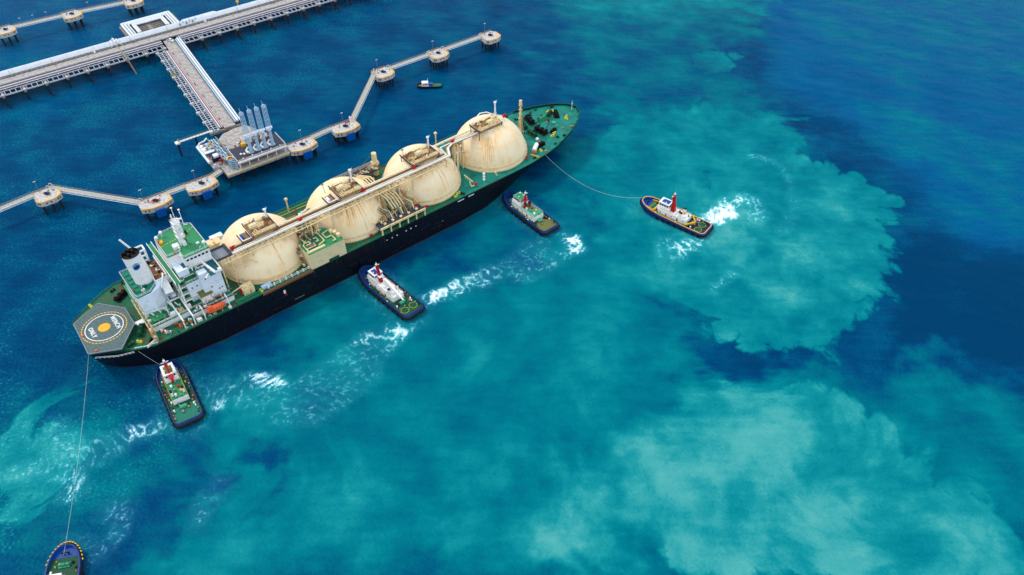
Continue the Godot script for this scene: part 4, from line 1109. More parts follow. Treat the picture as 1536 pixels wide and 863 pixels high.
func make_carrier():
	var o := base("gas_carrier", "long black-hulled gas carrier with four cream tank domes and green decks", "ship", SHIP_AT, SHIP_TURN)
	# hull
	var hull := part("hull", loft(0.0, 1.0, 8), mats["hull_black"], o)
	part("boot_topping", loft(0.09, 0.115, 1, 0.03), mats["boot_red"], hull)
	# deck plating
	var b := MB.new(); var st := stations()
	var aft := MB.new(); var fore := MB.new()
	for i in st.size() - 1:
		var p := hull_point(st[i], 1.0); var q := hull_point(st[i + 1], 1.0)
		var w := fore if p.x > 96 else aft
		w.quad(Vector3(p.x, p.y, -p.z), Vector3(q.x, q.y, -q.z), Vector3(q.x, q.y, q.z), Vector3(p.x, p.y, p.z))
	var deck := part("main_deck", aft, mats["deck_green"], o)
	part("foredeck", fore, mats["fore_green"], o)
	# gunwale strip, bow bulwark and rails
	b = MB.new(); var rl := MB.new(); var bul := MB.new()
	for side in [-1.0, 1.0]:
		for i in st.size() - 1:
			var p := hull_point(st[i], 1.0); var q := hull_point(st[i + 1], 1.0); p.z *= side; q.z *= side
			if p.x < 168:
				b.bar(p + Vector3(0, 0.12, -0.15 * side), q + Vector3(0, 0.12, -0.15 * side), 0.3, 0.24)
				if p.x > -84: rl.rail([p + Vector3(0, 0.1, -0.45 * side), q + Vector3(0, 0.1, -0.45 * side)], 1.1, 2.4, 0.05)
			else:
				var nn := Vector3.UP * 1.25
				bul.quad(p, q, q + nn, p + nn); bul.quad(q, p, p + nn, q + nn)
				bul.bar(p + nn, q + nn, 0.35, 0.15)
				bul.bar(p + nn * 0.9, p + Vector3(-0.3, 0.05, -1.0 * side), 0.12, 0.3)
	part("gunwale", b, mats["dark_green"], deck)
	part("deck_railing", rl, mats["mint"], deck)
	part("bow_bulwark", bul, mats["dark_green"], o)
	# rubbing plate and bulwark along the quarter beside the first dome
	b = MB.new(); b.bar(Vector3(-12.5, 15.2, 24.75), Vector3(12.8, 15.2, 24.75), 0.9, 1.1); part("side_platform", b, mats["brown"], o)
	b = MB.new(); b.rail([Vector3(-9.0, 15.6, 23.4), Vector3(12.4, 15.6, 23.4)], 1.6, 3.2, 0.11); part("side_rail", b, mats["clean_white"], o)
	for k in 8: bx("rail_stanchion", Vector3(-8.5 + k * 2.9, 16.3, 22.9), Vector3(0.35, 1.5, 0.9), mats["clean_white"], o)
	make_domes(o)
	make_pipe_bridge(o)
	make_deck_fittings(o)
	make_house(o)
	make_helideck(o)

func make_domes(o: Node3D):
	var me := dome_mesh()
	for k in 4:
		var m := StandardMaterial3D.new(); m.resource_name = "dome paint %d" % k; m.albedo_texture = dome_texture(k); m.roughness = 0.55
		var d := inst("tank_dome", me, m, o, Vector3(k * DOME_STEP, DOME_Y, 0))
		# pipe round the foot, weld seams
		var b := MB.new(); var r := sqrt(DOME_R * DOME_R - 9.6) + 0.35
		for i in 72:
			var t0 := TAU * i / 72; var t1 := TAU * (i + 1) / 72
			b.tube(Vector3(r * cos(t0), 3.3, r * sin(t0)), Vector3(r * cos(t1), 3.3, r * sin(t1)), 0.22, -1, 6, false)
		part("foot_pipe", b, mats["cream"], d)
		b = MB.new()
		for i in 12:
			for e in 10:
				var a := TAU * (i + 0.5) / 12
				b.bar(on_dome(a, 0.12 + e * 0.12), on_dome(a, 0.12 + (e + 1) * 0.12), 0.05, 0.05)
		part("weld_seam", b, mats["plain_cream"], d)
		b = MB.new(); b.ring(Vector3(0, 0.75, 0), DOME_R - 0.2, DOME_R + 0.5, 0.5, 72); part("foot_ring", b, mats["plain_cream"], d)
		# platform on the crown
		var y := 20.2
		var x0 := [-5.0, -5.6, -10.0, -11.5][k] as float; var x1 := [7.0, 6.6, 6.4, 3.6][k] as float; var z0 := -1.6; var z1 := [9.6, 9.4, 9.2, 6.8][k] as float
		var pf := bx("crown_platform", Vector3((x0 + x1) / 2, y - 0.2, (z0 + z1) / 2), Vector3(x1 - x0, 0.35, z1 - z0), mats["crown_floor"], d)
		b = MB.new()
		for x in [x0, x1]: 
			for z in [z0 + 0.5, z1 - 0.5]: b.bar(Vector3(x, sqrt(DOME_R * DOME_R - x * x - z * z) - 0.2, z), Vector3(x, y, z), 0.3)
		part("platform_leg", b, mats["brown"], pf)
		for x in [x0 + 0.1, x1 - 0.1]:
			b = MB.new(); b.bar(Vector3(x, y + 0.5, z0 - 0.8), Vector3(x, y + 0.5, z1 + 0.2), 0.55, 0.5); part("dark_beam", b, mats["grating"], pf)
		b = MB.new(); b.rail([Vector3(x0, y, z0), Vector3(x1, y, z0), Vector3(x1, y, z1), Vector3(x0, y, z1), Vector3(x0, y, z0)], 1.2, 1.5, 0.07); part("handrail", b, mats["cream"], pf)
		# hatch, drum and piping
		b = MB.new(); b.lathe(Vector3(0.8, y, 3.4), [Vector2(2.6, 0), Vector2(2.6, 1.2), Vector2(2.2, 1.6), Vector2(0.01, 1.8)], 18); part("tank_hatch", b, mats["stained_cream"], pf)
		b = MB.new(); b.box(Vector3(-2.0, y + 0.9, 3.2), Vector3(3.6, 1.8, 2.6)); b.box(Vector3(-2.0, y + 2.0, 3.2), Vector3(3.0, 0.6, 1.6)); part("hatch_box", b, mats["plain_cream"], pf)
		b = MB.new(); b.tube(Vector3(0.2, y + 1.7, 1.2), Vector3(3.4, y + 2.1, 1.6), 0.9, -1, 12); part("vent_drum", b, mats["plain_cream"], pf)
		for i in 16:
			b = MB.new()
			var c := Vector3(rng.randf_range(x0 + 1, x1 - 1), y, rng.randf_range(z0 + 0.6, z1 - 0.8))
			var h := rng.randf_range(0.5, 1.9)
			b.tube(c, c + Vector3(0, h, 0), 0.2, -1, 6)
			b.path([c + Vector3(0, h, 0), c + Vector3(rng.randf_range(-2.5, 2.5), h, 0), c + Vector3(rng.randf_range(-1.5, 1.5), h, rng.randf_range(-2, 2))], rng.randf_range(0.14, 0.28), 6)
			if i % 3 == 0: b.box(c + Vector3(0, h * 0.7, 0), Vector3(0.8, 0.7, 0.8))
			part("crown_pipe", b, mats[["cream", "brown", "stained_cream", "tan", "brown", "clean_white"][i % 6]], pf)
		for i in 3:
			b = MB.new(); var z := z1 - 0.4 - i * 0.75
			b.path([Vector3(x0 + 1 + i, y + 0.9, z - 2.2), Vector3(x0 + 1 + i, y + 0.9, z), Vector3(x1 - 0.3, y + 0.9, z)], 0.26, 7); part("header_pipe", b, mats["cream"], pf)
		# smaller platform aft of the crown
		if k < 2:
			var c := Vector3(-7.6 if k == 0 else -9.4, 19.0, 5.4)
			bx("lower_platform", c, Vector3(4.6, 0.3, 6.6), mats["crown_floor"], d)
			b = MB.new(); b.box(c + Vector3(-1.0, 0.9, 0.4), Vector3(1.0, 1.5, 2.6)); part("switch_box", b, mats["blue" if k == 0 else "clean_white"], d)
			for s in [-2.2, 2.0]:
				b = MB.new(); b.bar(c + Vector3(s, 0.4, -3.3), c + Vector3(s, 0.4, 3.4), 0.4); part("dark_beam", b, mats["grating"], d)
			b = MB.new(); b.path([c + Vector3(-1.8, 0.8, -2.5), c + Vector3(-1.8, 0.8, 2.7), c + Vector3(3.0, 0.8, 2.7)], 0.28, 7); part("lower_pipe", b, mats["clean_white"], d)
			b = MB.new()
			for s in [-2.0, 2.0]: b.bar(c + Vector3(s, 0, 2.8), c + Vector3(s, -4.5, 1.6), 0.3)
			part("platform_leg", b, mats["brown"], d)
		# vent mast
		b = MB.new(); var vm := Vector3([6.0, 5.6, 5.6, 4.6][k], y - 0.5, [0.6, 0.8, 0.6, -0.6][k])
		var vh := [5.0, 6.5, 6.0, 8.6][k] as float
		b.tube(vm, vm + Vector3(0, vh, 0), 0.48, 0.42, 10); b.lathe(vm + Vector3(0, vh, 0), [Vector2(0.45, 0), Vector2(0.72, 0.3), Vector2(0.7, 0.9), Vector2(0.01, 1.2)], 10)
		for i in 4: b.bar(vm + Vector3(0, vh * 0.5, 0), vm + Vector3(1.8 * cos(i * TAU / 4 + 0.6), 0, 1.8 * sin(i * TAU / 4 + 0.6)), 0.14)
		for i in 3: b.bar(vm + Vector3(-0.9 + i * 0.9, vh + 0.6, 0), vm + Vector3(-0.9 + i * 0.9, vh + 1.7, 0.3), 0.18)
		part("vent_mast", b, mats["clean_white"], d)
		if k == 1 or k == 2:
			b = MB.new(); var lp := Vector3(-8.0, 17.5, -1.5); b.tube(lp, lp + Vector3(-0.6, 6.0, 0), 0.16, 0.12, 6); b.box(lp + Vector3(-0.6, 6.1, 0), Vector3(1.3, 0.4, 0.7)); part("lamp_post", b, mats["steel_grey"], d)
	# crown ring pipe on the foremost dome
	var d4 := o.find_child("tank_dome_004", false, false)
	if d4 == null: d4 = o
	var b := MB.new(); var q := Vector3.ZERO if d4 != o else Vector3(3 * DOME_STEP, DOME_Y, 0)
	b.path([q + Vector3(-12, 19.0, -2.4), q + Vector3(-5, 21.0, -5.0), q + Vector3(-1.5, 21.8, -6.2), q + Vector3(2.2, 21.6, -5.2), q + Vector3(5.0, 21.0, -0.6), q + Vector3(7.5, 20.6, 1.6)], 0.3, 7)
	part("ring_pipe", b, mats["clean_white"], d4)

func make_pipe_bridge(o: Node3D):
	var y := 33.0
	var br := MB.new()
	# walkway with its girders, up to the third dome, then stepping inboard
	var x0 := -17.0; var x1 := 101.5
	br.box(Vector3((x0 + x1) / 2, y - 1.0, 8.6), Vector3(x1 - x0, 0.25, 3.4))
	var w := part("pipe_bridge", br, mats["crown_floor"], o)
	var b := MB.new(); b.tube(Vector3(x0, y, 11.5), Vector3(x1, y, 11.5), 0.62, -1, 14)
	for s in [[Vector3(x1, y, 11.5), Vector3(104.6, y, 5.6)], [Vector3(104.6, y, 5.6), Vector3(108.6, y, 3.6)], [Vector3(108.6, y, 3.6), Vector3(128.2, y, 4.2)], [Vector3(128.2, y, 4.2), Vector3(130.7, y, 6.1)], [Vector3(130.7, y, 6.1), Vector3(140.4, y, 5.7)], [Vector3(140.4, y, 5.7), Vector3(144.4, y, 2.4)]]:
		b.tube(s[0], s[1], 0.5 if s[0].x > 102 else 0.66, -1, 10); b.ball(s[0], 0.66 if s[0].x < 103 else 0.5, 6, 10)
	part("main_pipe", b, mats["bridge_white"], w)
	for z in [[9.9, 0.3, -0.1], [7.6, 0.34, 0.2], [6.7, 0.3, 0.1]]:
		b = MB.new()
		var xs: float = 100.5 - (10.0 - z[0]) * 0.6
		b.path([Vector3(x0 + 2, y + z[2], z[0]), Vector3(xs, y + z[2], z[0]), Vector3(xs + 1.4, y + z[2], z[0] - 7.2), Vector3(124 if z[0] > 7 else 116, y + z[2], z[0] - 7.6)], z[1], 8)
		part("small_pipe", b, mats["cream" if z[1] > 0.31 else "clean_white"], w)
	b = MB.new(); b.rail([Vector3(x0, y - 0.9, 7.0), Vector3(x1, y - 0.9, 7.0)], 1.2, 2.0, 0.07); b.rail([Vector3(x0, y - 0.9, 10.4), Vector3(x1, y - 0.9, 10.4)], 1.2, 2.0, 0.07)
	b.rail([Vector3(108, y - 0.9, 1.0), Vector3(128, y - 0.9, 1.4)], 1.2, 2.0, 0.07)
	part("handrail", b, mats["cream"], w)
	b = MB.new(); b.box(Vector3(117, y - 1.0, 2.2), Vector3(22, 0.25, 3.0)); part("forward_walkway", b, mats["crown_floor"], w)
	# side truss on the starboard side
	b = MB.new()
	b.bar(Vector3(-23, y - 1.6, 14.0), Vector3(x1 - 4, y - 1.6, 14.0), 0.36, 0.4)
	b.bar(Vector3(-23, y - 1.2, 12.6), Vector3(x1 - 4, y - 1.2, 12.6), 0.24, 0.3)
	for k in 50: b.bar(Vector3(-22.5 + k * 2.43, y - 1.4, 12.4), Vector3(-22.5 + k * 2.43, y - 1.6, 14.0), 0.16)
	part("side_truss", b, mats["cream"], w)
	b = MB.new()
	for k in 40:
		var x := x0 + 1.5 + k * 3.0
		b.bar(Vector3(x, y - 1.2, 6.8), Vector3(x, y - 1.2, 12.6), 0.3, 0.35)
	part("cross_beam", b, mats["tan"], w)
	# feet standing on the domes
	for k in 4:
		for s in [-13.0, -8.0, -2.5, 2.5, 8.0, 13.0]:
			for z in [6.8, 12.6]:
				if k == 3 and (s > 0 or z > 10): continue
				var q: float = DOME_R * DOME_R - s * s - z * z
				if q < 4: continue
				var top := Vector3(k * DOME_STEP + s, y - 1.2, z if k < 3 else z - 4.4)
				var foot := Vector3(k * DOME_STEP + s, DOME_Y + sqrt(q) - 0.2, z if k < 3 else z - 4.4)
				if top.y - foot.y < 0.3: continue
				b = MB.new(); b.bar(foot, top, 0.32); part("bridge_leg", b, mats["cream"], w)
	for k in 3:
		for s in [-1.6, 1.6]:
			for z in ([7.0, 12.8] if k < 2 else [1.2, 4.0]):
				b = MB.new(); b.bar(Vector3((k + 0.5) * DOME_STEP + s, DECK, z), Vector3((k + 0.5) * DOME_STEP + s, y - 1.2, z), 0.6); part("bridge_leg", b, mats["cream"], w)
	b = MB.new()
	for s in [-18.0, -14.0]: b.bar(Vector3(s, y - 1.6, 14.0), Vector3(s + 6, y - 7.5, 15.2), 0.3)
	part("brace", b, mats["cream"], w)
	# landing against the deckhouse
	bx("landing_deck", Vector3(-20.3, y - 0.2, 8.2), Vector3(6.6, 0.4, 7.6), mats["steel_grey"], w)
	for q in [[Vector3(-17.2, y + 0.5, 8.2), Vector3(1.2, 0.9, 8.6)], [Vector3(-20.3, y + 0.3, 12.2), Vector3(6.8, 0.7, 0.7)], [Vector3(-20.3, y + 0.3, 4.3), Vector3(6.8, 0.7, 0.7)]]:
		bx("landing_edge", q[0], q[1], mats["grating"], w)
	b = MB.new()
	for s in [-22.6, -18.0]:
		for z in [4.8, 11.6]: b.bar(Vector3(s, DECK, z), Vector3(s, y - 0.4, z), 0.5)
	part("landing_leg", b, mats["cream"], w)
	# red fire monitors
	for c in [Vector3(-15.0, y + 0.2, 8.6), Vector3(17.8, y + 0.4, 10.0), Vector3(51.8, y + 0.4, 9.7), Vector3(81.1, y + 0.4, 9.8), Vector3(109.4, y + 0.4, 2.9), Vector3(144.6, y + 1.0, 1.6)]:
		b = MB.new(); b.tube(c - Vector3(0, 1.2, 0), c + Vector3(0, 0.2, 0), 0.3, -1, 8); b.box(c + Vector3(0, 0.5, 0), Vector3(1.7, 0.9, 1.2)); b.tube(c + Vector3(0, 0.9, 0), c + Vector3(1.3, 1.5, 0.3), 0.28, 0.2, 8)
		part("fire_monitor", b, mats["red"], w)

func make_deck_fittings(o: Node3D):
	var b: MB
	# cargo machinery house on the starboard side between the first two domes
	var h := bx("machinery_house", Vector3(21.8, 19.5, 19.4), Vector3(18.6, 9.0, 9.8), mats["plain_cream"], o)
	b = MB.new(); b.prism([12.6, 24.2, 31.0, 24.2, 31.0, 16.0, 27.6, 11.0, 24.0, 9.4, 19.6, 9.4, 15.0, 12.0, 12.6, 16.5], 23.6, 24.12)
	part("roof_deck", b, mats["roof_green"], h)
	bx("side_opening", Vector3(24.4, 15.85, 24.3), Vector3(5.4, 1.7, 0.1), mats["dark_green"], h)
	bx("roof_step", Vector3(17.4, 24.35, 22.6), Vector3(9.0, 0.5, 1.2), mats["cream"], h)
	for p in [[Vector3(26.0, 24.9, 22.8), Vector3(27.6, 24.9, 22.8), Vector3(27.6, 24.9, 19.0), Vector3(24.6, 24.9, 19.0), Vector3(24.6, 24.9, 15.4), Vector3(28.0, 24.9, 14.6)], [Vector3(14.0, 24.8, 20.6), Vector3(18.4, 24.8, 20.6), Vector3(18.4, 24.8, 18.4), Vector3(21.0, 24.8, 18.4), Vector3(21.0, 24.8, 15.8), Vector3(18.2, 24.8, 15.8), Vector3(18.2, 24.8, 12.6)], [Vector3(14.6, 25.2, 18.6), Vector3(17.0, 25.2, 18.6), Vector3(17.0, 25.2, 16.8), Vector3(15.0, 25.2, 16.8), Vector3(15.0, 25.2, 13.0)], [Vector3(19.4, 25.2, 21.8), Vector3(23.0, 25.2, 20.4), Vector3(23.0, 25.2, 14.0), Vector3(20.0, 25.2, 11.0)], [Vector3(13.6, 25.0, 22.6), Vector3(13.6, 25.0, 17.6), Vector3(16.0, 25.0, 15.2)]]:
		b = MB.new(); b.path(p, 0.27, 8); part("roof_pipe", b, mats["cream"], h)
	for c in [Vector3(28.6, 24.1, 16.6), Vector3(29.6, 24.1, 18.4), Vector3(30.0, 24.1, 21.0)]:
		b = MB.new(); b.lathe(c, [Vector2(0.8, 0), Vector2(0.8, 1.3), Vector2(1.1, 1.4), Vector2(0.9, 2.0), Vector2(0.01, 2.2)], 12); part("roof_vent", b, mats["cream"], h)
	bx("blue_box", Vector3(16.6, 24.8, 20.0), Vector3(2.0, 1.0, 1.2), mats["purple_pipe"], h)
	bx("roof_beam", Vector3(18.8, 25.6, 16.0), Vector3(0.6, 0.6, 10.0), mats["grating"], h)
	bx("roof_beam", Vector3(16.2, 25.6, 12.0), Vector3(0.5, 0.6, 5.0), mats["grating"], h)
	for k in 22:
		b = MB.new(); var c := Vector3(rng.randf_range(13.0, 24.0), 24.1, rng.randf_range(8.0, 14.0)); var hh := rng.randf_range(0.6, 3.6)
		b.tube(c - Vector3(0, 4, 0), c + Vector3(0, hh, 0), 0.24, -1, 6); b.tube(c + Vector3(0, hh, 0), c + Vector3(rng.randf_range(-3, 3), hh, rng.randf_range(-2.5, 2.5)), 0.24, -1, 6)
		if k % 3 == 0: b.box(c + Vector3(0, hh * 0.5, 0), Vector3(1.0, 1.0, 1.0))
		part("cargo_pipe", b, mats[["cream", "tan", "brown", "clean_white", "stained_cream"][k % 5]], o)
	for k in 7: bx("ladder_unit", Vector3(11.5 - (k % 2) * 0.8, 15.7 + k * 1.2, 21.5 - k * 0.9), Vector3(0.9, 0.9, 1.4), mats[["brown", "cream", "steel_grey"][k % 3]], o)
	# manifold platform amidships with its crossover pipes
	var mp := bx("manifold_platform", Vector3(63.6, 18.7, 21.4), Vector3(25.6, 0.4, 5.6), mats["grating"], o)
	b = MB.new()
	b.bar(Vector3(50.6, 19.3, 24.3), Vector3(76.6, 19.3, 24.3), 0.5, 1.0); b.bar(Vector3(50.6, 18.6, 23.9), Vector3(76.6, 18.6, 23.9), 0.5, 0.5)
	part("platform_edge", b, mats["cream"], mp)
	for k in 6:
		b = MB.new(); b.bar(Vector3(51.4 + k * 4.95, DECK, 24.0), Vector3(51.4 + k * 4.95, 18.6, 24.0), 0.6); b.bar(Vector3(51.4 + k * 4.95, 18.4, 19.0), Vector3(51.4 + k * 4.95, 18.4, 24.0), 0.4); part("platform_leg", b, mats["cream"], mp)
	for k in 5:
		b = MB.new(); b.lathe(Vector3(54.4 + k * 4.6, 18.9, 22.0), [Vector2(0.55, 0), Vector2(0.55, 0.7), Vector2(0.75, 0.75), Vector2(0.75, 0.95), Vector2(0.01, 0.95)], 10); part("pipe_flange", b, mats["cream"], mp)
	for k in 18:
		var x := 54.0 + k * 1.2 + rng.randf_range(-0.4, 0.4)
		b = MB.new(); var z := rng.randf_range(17.0, 19.5); var t := rng.randf_range(19.5, 23.0)
		b.path([Vector3(x, 19.0, 20.4), Vector3(x, t, z), Vector3(x - rng.randf_range(0, 3), t + 1.0, 14.0), Vector3(x - rng.randf_range(0, 5), 27.0, 10.0)], rng.randf_range(0.2, 0.38), 7)
		if k % 2 == 0: b.box(Vector3(x, t, z), Vector3(1.0, 1.0, 1.0))
		part("crossover_pipe", b, mats[["cream", "tan", "stained_cream", "brown", "steel_grey"][k % 5]], o)
	for k in 5:
		b = MB.new(); var x := 59.5 + k * 1.5
		b.path([Vector3(x - 6.0, 31.6, 6.0), Vector3(x - 1.5, 31.0, 11.0), Vector3(x + 1.5, 27.0, 14.6), Vector3(x + 3.0, 22.0, 17.4)], 0.4, 8); part("riser_pipe", b, mats["cream"], o)
		b = MB.new(); b.path([Vector3(x - 4.0, 31.0, 5.0), Vector3(x - 3.0, 30.0, -2.0), Vector3(x - 5.0, 27.0, -10.0), Vector3(x - 3.0, 20.0, -17.0)], 0.4, 8); part("riser_pipe", b, mats["cream"], o)
	b = MB.new(); b.box(Vector3(52.6, 20.6, 18.0), Vector3(6.4, 0.9, 1.5), Basis(Vector3(0.9, 0.1, -0.42).normalized(), Vector3.UP, Vector3(0.42, 0, 0.9).normalized())); part("slanted_duct", b, mats["plain_cream"], o)
	# pipework filling the gaps between the other domes
	for k in 30:
		var gx: float = [22.6, 67.9, 113.2][k % 3] + rng.randf_range(-4.0, 4.0)
		var gz := rng.randf_range(-8.0, 12.0) if k % 3 < 2 else rng.randf_range(-8.0, 6.0)
		b = MB.new(); var t := rng.randf_range(23.0, 30.5)
		b.path([Vector3(gx, 17.0, gz), Vector3(gx, t, gz), Vector3(gx + rng.randf_range(-5, 5), t, gz + rng.randf_range(-1.5, 1.5)), Vector3(gx + rng.randf_range(-5, 5), t + 1.5, gz + 3.0)], rng.randf_range(0.16, 0.32), 6)
		if k % 2 == 0: b.box(Vector3(gx, t, gz), Vector3(0.9, 0.9, 0.9))
		part("gap_pipe", b, mats[["cream", "tan", "stained_cream", "brown", "clean_white"][k % 5]], o)
	# hose cranes
	for c in [[Vector3(73.4, DECK, 14.6), 12.0, Vector3(-19.0, -1.5, 4.6)], [Vector3(75.6, DECK, -20.4), 13.5, Vector3(-27.0, -5.0, 1.5)]]:
		var p: Vector3 = c[0]; var hh: float = c[1]; var j: Vector3 = c[2]
		b = MB.new(); b.tube(p, p + Vector3(0, hh, 0), 1.45, 1.3, 16); b.box(p + Vector3(0, hh * 0.55, 0), Vector3(3.4, 1.8, 3.0))
		var cr := part("hose_crane", b, mats["plain_cream"], o)
		b = MB.new()
		for s in [-0.7, 0.7]: b.bar(p + Vector3(0, hh * 0.5, s), p + Vector3(0, hh * 0.5, s) + j, 0.35, 0.5)
		for k in 8: b.bar(p + Vector3(0, hh * 0.5, -0.7) + j * (k / 8.0), p + Vector3(0, hh * 0.5, 0.7) + j * ((k + 1) / 8.0), 0.18)
		part("jib", b, mats["cream"], cr)
		b = MB.new(); b.tube(p + Vector3(0, hh + 0.2, 0), p + Vector3(0, hh * 0.5, 0) + j * 0.8, 0.08, -1, 5); part("stay", b, mats["brown"], cr)
	# far-side manifold: platform and pipes seen behind the second dome
	bx("far_manifold_platform", Vector3(63.6, 18.7, -21.4), Vector3(25.6, 0.4, 5.6), mats["grating"], o)
	for k in 14:
		b = MB.new(); var x := 52.0 + k * 1.7
		b.path([Vector3(x, 19.0, -21.0), Vector3(x, 21.0 + (k % 3), -20.0), Vector3(x + 1.4, 22.5, -15.0)], 0.3, 7); part("far_manifold_pipe", b, mats[["cream", "brown", "steel_grey"][k % 3]], o)
	b = MB.new(); b.rail([Vector3(50.8, 19.0, -24.0), Vector3(76.4, 19.0, -24.0)], 2.2, 2.2, 0.14, 3); part("far_manifold_rail", b, mats["cream"], o)
	# tall deck lamp posts on the far side
	for c in [Vector3(24.6, DECK, -21.4), Vector3(115.8, DECK, -22.6)]:
		b = MB.new(); b.tube(c, c + Vector3(0, 7.6, 0), 0.42, 0.36, 8); b.box(c + Vector3(0, 7.8, 0), Vector3(1.4, 0.9, 1.2)); part("deck_lamp_post", b, mats["cream"], o)
	# domed vents and manlike pipe stands on the open deck between the third and fourth domes
	b = MB.new(); b.tube(Vector3(116.5, DECK, 20.0), Vector3(116.5, DECK + 4.4, 20.0), 0.4, -1, 8)
	for k in 3: b.ball(Vector3(116.5, DECK + 1.0 + k * 1.8, 20.0), 0.75, 5, 9)
	part("vent_stand", b, mats["clean_white"], o)
	b = MB.new(); b.tube(Vector3(124.6, DECK, 20.6), Vector3(124.0, DECK + 2.0, 20.2), 0.4, -1, 8); b.ball(Vector3(124.0, DECK + 2.2, 20.2), 0.65, 5, 9); part("vent_stand", b, mats["cream"], o)
	b = MB.new(); b.path([Vector3(109.6, 17.4, 12.0), Vector3(109.6, 17.4, 19.6)], 0.28, 7)
	for k in 4: b.tube(Vector3(109.6, 17.4, 12.6 + k * 1.5), Vector3(110.2, DECK, 12.6 + k * 1.5), 0.2, -1, 6)
	part("pipe_rack", b, mats["cream"], o)
	b = MB.new(); b.path([Vector3(107.5, DECK + 3.6, 19.4), Vector3(107.8, DECK + 0.8, 20.6), Vector3(110.4, DECK + 0.8, 20.8)], 0.28, 7); part("hose_pipe", b, mats["cream"], o)
	for c in [Vector3(110.4, DECK + 0.9, 20.8), Vector3(146.6, DECK + 1.0, 19.0), Vector3(46.4, DECK + 1.0, 21.6), Vector3(78.2, DECK + 3.2, 22.4), Vector3(74.0, 20.0, 20.2)]:
		b = MB.new(); b.tube(c - Vector3(0, 0.9, 0), c, 0.25, -1, 8); b.box(c + Vector3(0, 0.4, 0), Vector3(1.4, 0.8, 1.1)); b.tube(c + Vector3(0, 0.6, 0), c + Vector3(0.9, 1.2, 0.5), 0.22, 0.16, 7); part("fire_hydrant", b, mats["red"], o)
	# liferaft drum near the foremost dome
	b = MB.new(); b.tube(Vector3(153.0, DECK + 2.0, 17.4), Vector3(157.0, DECK + 2.6, 14.8), 1.2, -1, 12); b.ball(Vector3(157.0, DECK + 2.6, 14.8), 1.2, 5, 10); part("white_drum", b, mats["clean_white"], o)
	bx("drum_cradle", Vector3(153.4, DECK + 1.0, 17.2), Vector3(2.2, 2.0, 1.8), mats["tan"], o)
	b = MB.new(); b.bar(Vector3(150.4, DECK + 0.5, 17.6), Vector3(152.4, DECK + 0.5, 22.6), 0.5, 0.6); part("breakwater", b, mats["yellow"], o)
	# bollards: pairs along both edges
	for c in [[-70, 12.0, 1], [-66, 18.0, 1], [-62, 20.2, 0], [-75, -16.0, 1], [-64, -20.0, 0], [-12, 22.4, 1], [-14, 20.6, 0], [97, 21.6, 1], [99.5, 20.4, 1], [101, 22.2, 0], [150, -17.6, 1], [167.0, -12.4, 1], [166.0, -13.8, 0], [171, 12.2, 1], [173.4, 10.8, 1], [188.0, 4.6, 1], [189.2, 3.2, 1], [187.0, -6.0, 1], [184.6, -7.6, 1], [157, 18.4, 1]]:
		inst("bollard", bollard_mesh(), mats["lemon" if c[2] == 1 else "black"], o, Vector3(c[0], deck_y(c[0]) + 0.02, c[1]), rng.randf_range(0, 180))
	# bow machinery
	winch(o, Vector3(171.0, deck_y(171), -8.0), 78, "black", 1.35); winch(o, Vector3(165.0, deck_y(165), -6.0), 74, "dark_green", 1.1)
	winch(o, Vector3(169.0, deck_y(169), 4.4), 100, "black", 1.4); winch(o, Vector3(163.6, deck_y(163), 3.0), 95, "dark_green", 1.1)
	winch(o, Vector3(174.6, deck_y(174), 8.6), 20, "black", 0.8); winch(o, Vector3(160.0, deck_y(160), 14.4), 8, "black", 1.0)
	winch(o, Vector3(186.4, deck_y(186), -2.4), 60, "black", 1.1); winch(o, Vector3(184.0, deck_y(184), -5.4), 30, "dark_green", 0.9)
	b = MB.new(); b.taper(Vector3(177.2, deck_y(177), -4.0), Vector2(5.0, 2.2), Vector2(4.6, 1.0), 2.2); part("bow_hatch", b, mats["roof_green"], o)
	b = MB.new(); b.lathe(Vector3(180.4, deck_y(180), 2.6), [Vector2(1.3, 0), Vector2(1.3, 0.5), Vector2(0.01, 0.7)], 14); part("hatch_cover", b, mats["mint"], o)
	b = MB.new(); b.ball(Vector3(162.0, deck_y(162) + 1.0, 9.6), 1.0, 6, 10); part("white_buoy", b, mats["clean_white"], o)
	for k in 10:
		var x := 150.0 + k * 4.4; var z := (along(HULL_DECK, x) - 2.2) * (1.0 if k % 2 == 0 else -1.0)
		bx("fairlead", Vector3(x, deck_y(x) + 0.4, z), Vector3(1.5, 0.8, 0.9), mats[["black", "dark_green", "tan"][k % 3]], o)
	for k in 3:
		b = MB.new(); b.path([Vector3(176 + k * 1.2, deck_y(178) + 0.1, -11.0 + k * 6.0), Vector3(170 - k, deck_y(170) + 0.1, -13.0 + k * 10.0)], 0.14, 5); part("anchor_chain", b, mats["black"], o)
	for k in 26:
		var cx := rng.randf_range(158, 190); var cz := rng.randf_range(-1, 1) * (along(HULL_DECK, cx) - 4.0)
		b = MB.new(); b.box(Vector3(cx, deck_y(cx) + 0.35, cz), Vector3(rng.randf_range(0.5, 1.6), 0.7, rng.randf_range(0.4, 1.2)), Basis(Vector3.UP, rng.randf() * 3.0)); b.tube(Vector3(cx + 0.5, deck_y(cx), cz), Vector3(cx + 0.5, deck_y(cx) + 1.1, cz), 0.22, -1, 6)
		part("deck_fitting", b, mats[["black", "dark_green", "mint", "tan"][k % 4]], o)
	# foremast
	var f := Vector3(157.9, deck_y(158), -0.4)
	b = MB.new(); b.tube(f, f + Vector3(0, 20, 0), 0.7, 0.5, 10); b.tube(f + Vector3(0, 20, 0), f + Vector3(0, 22.6, 0), 0.9, 0.8, 8)
	var fm := part("foremast", b, mats["cream"], o)
	b = MB.new()
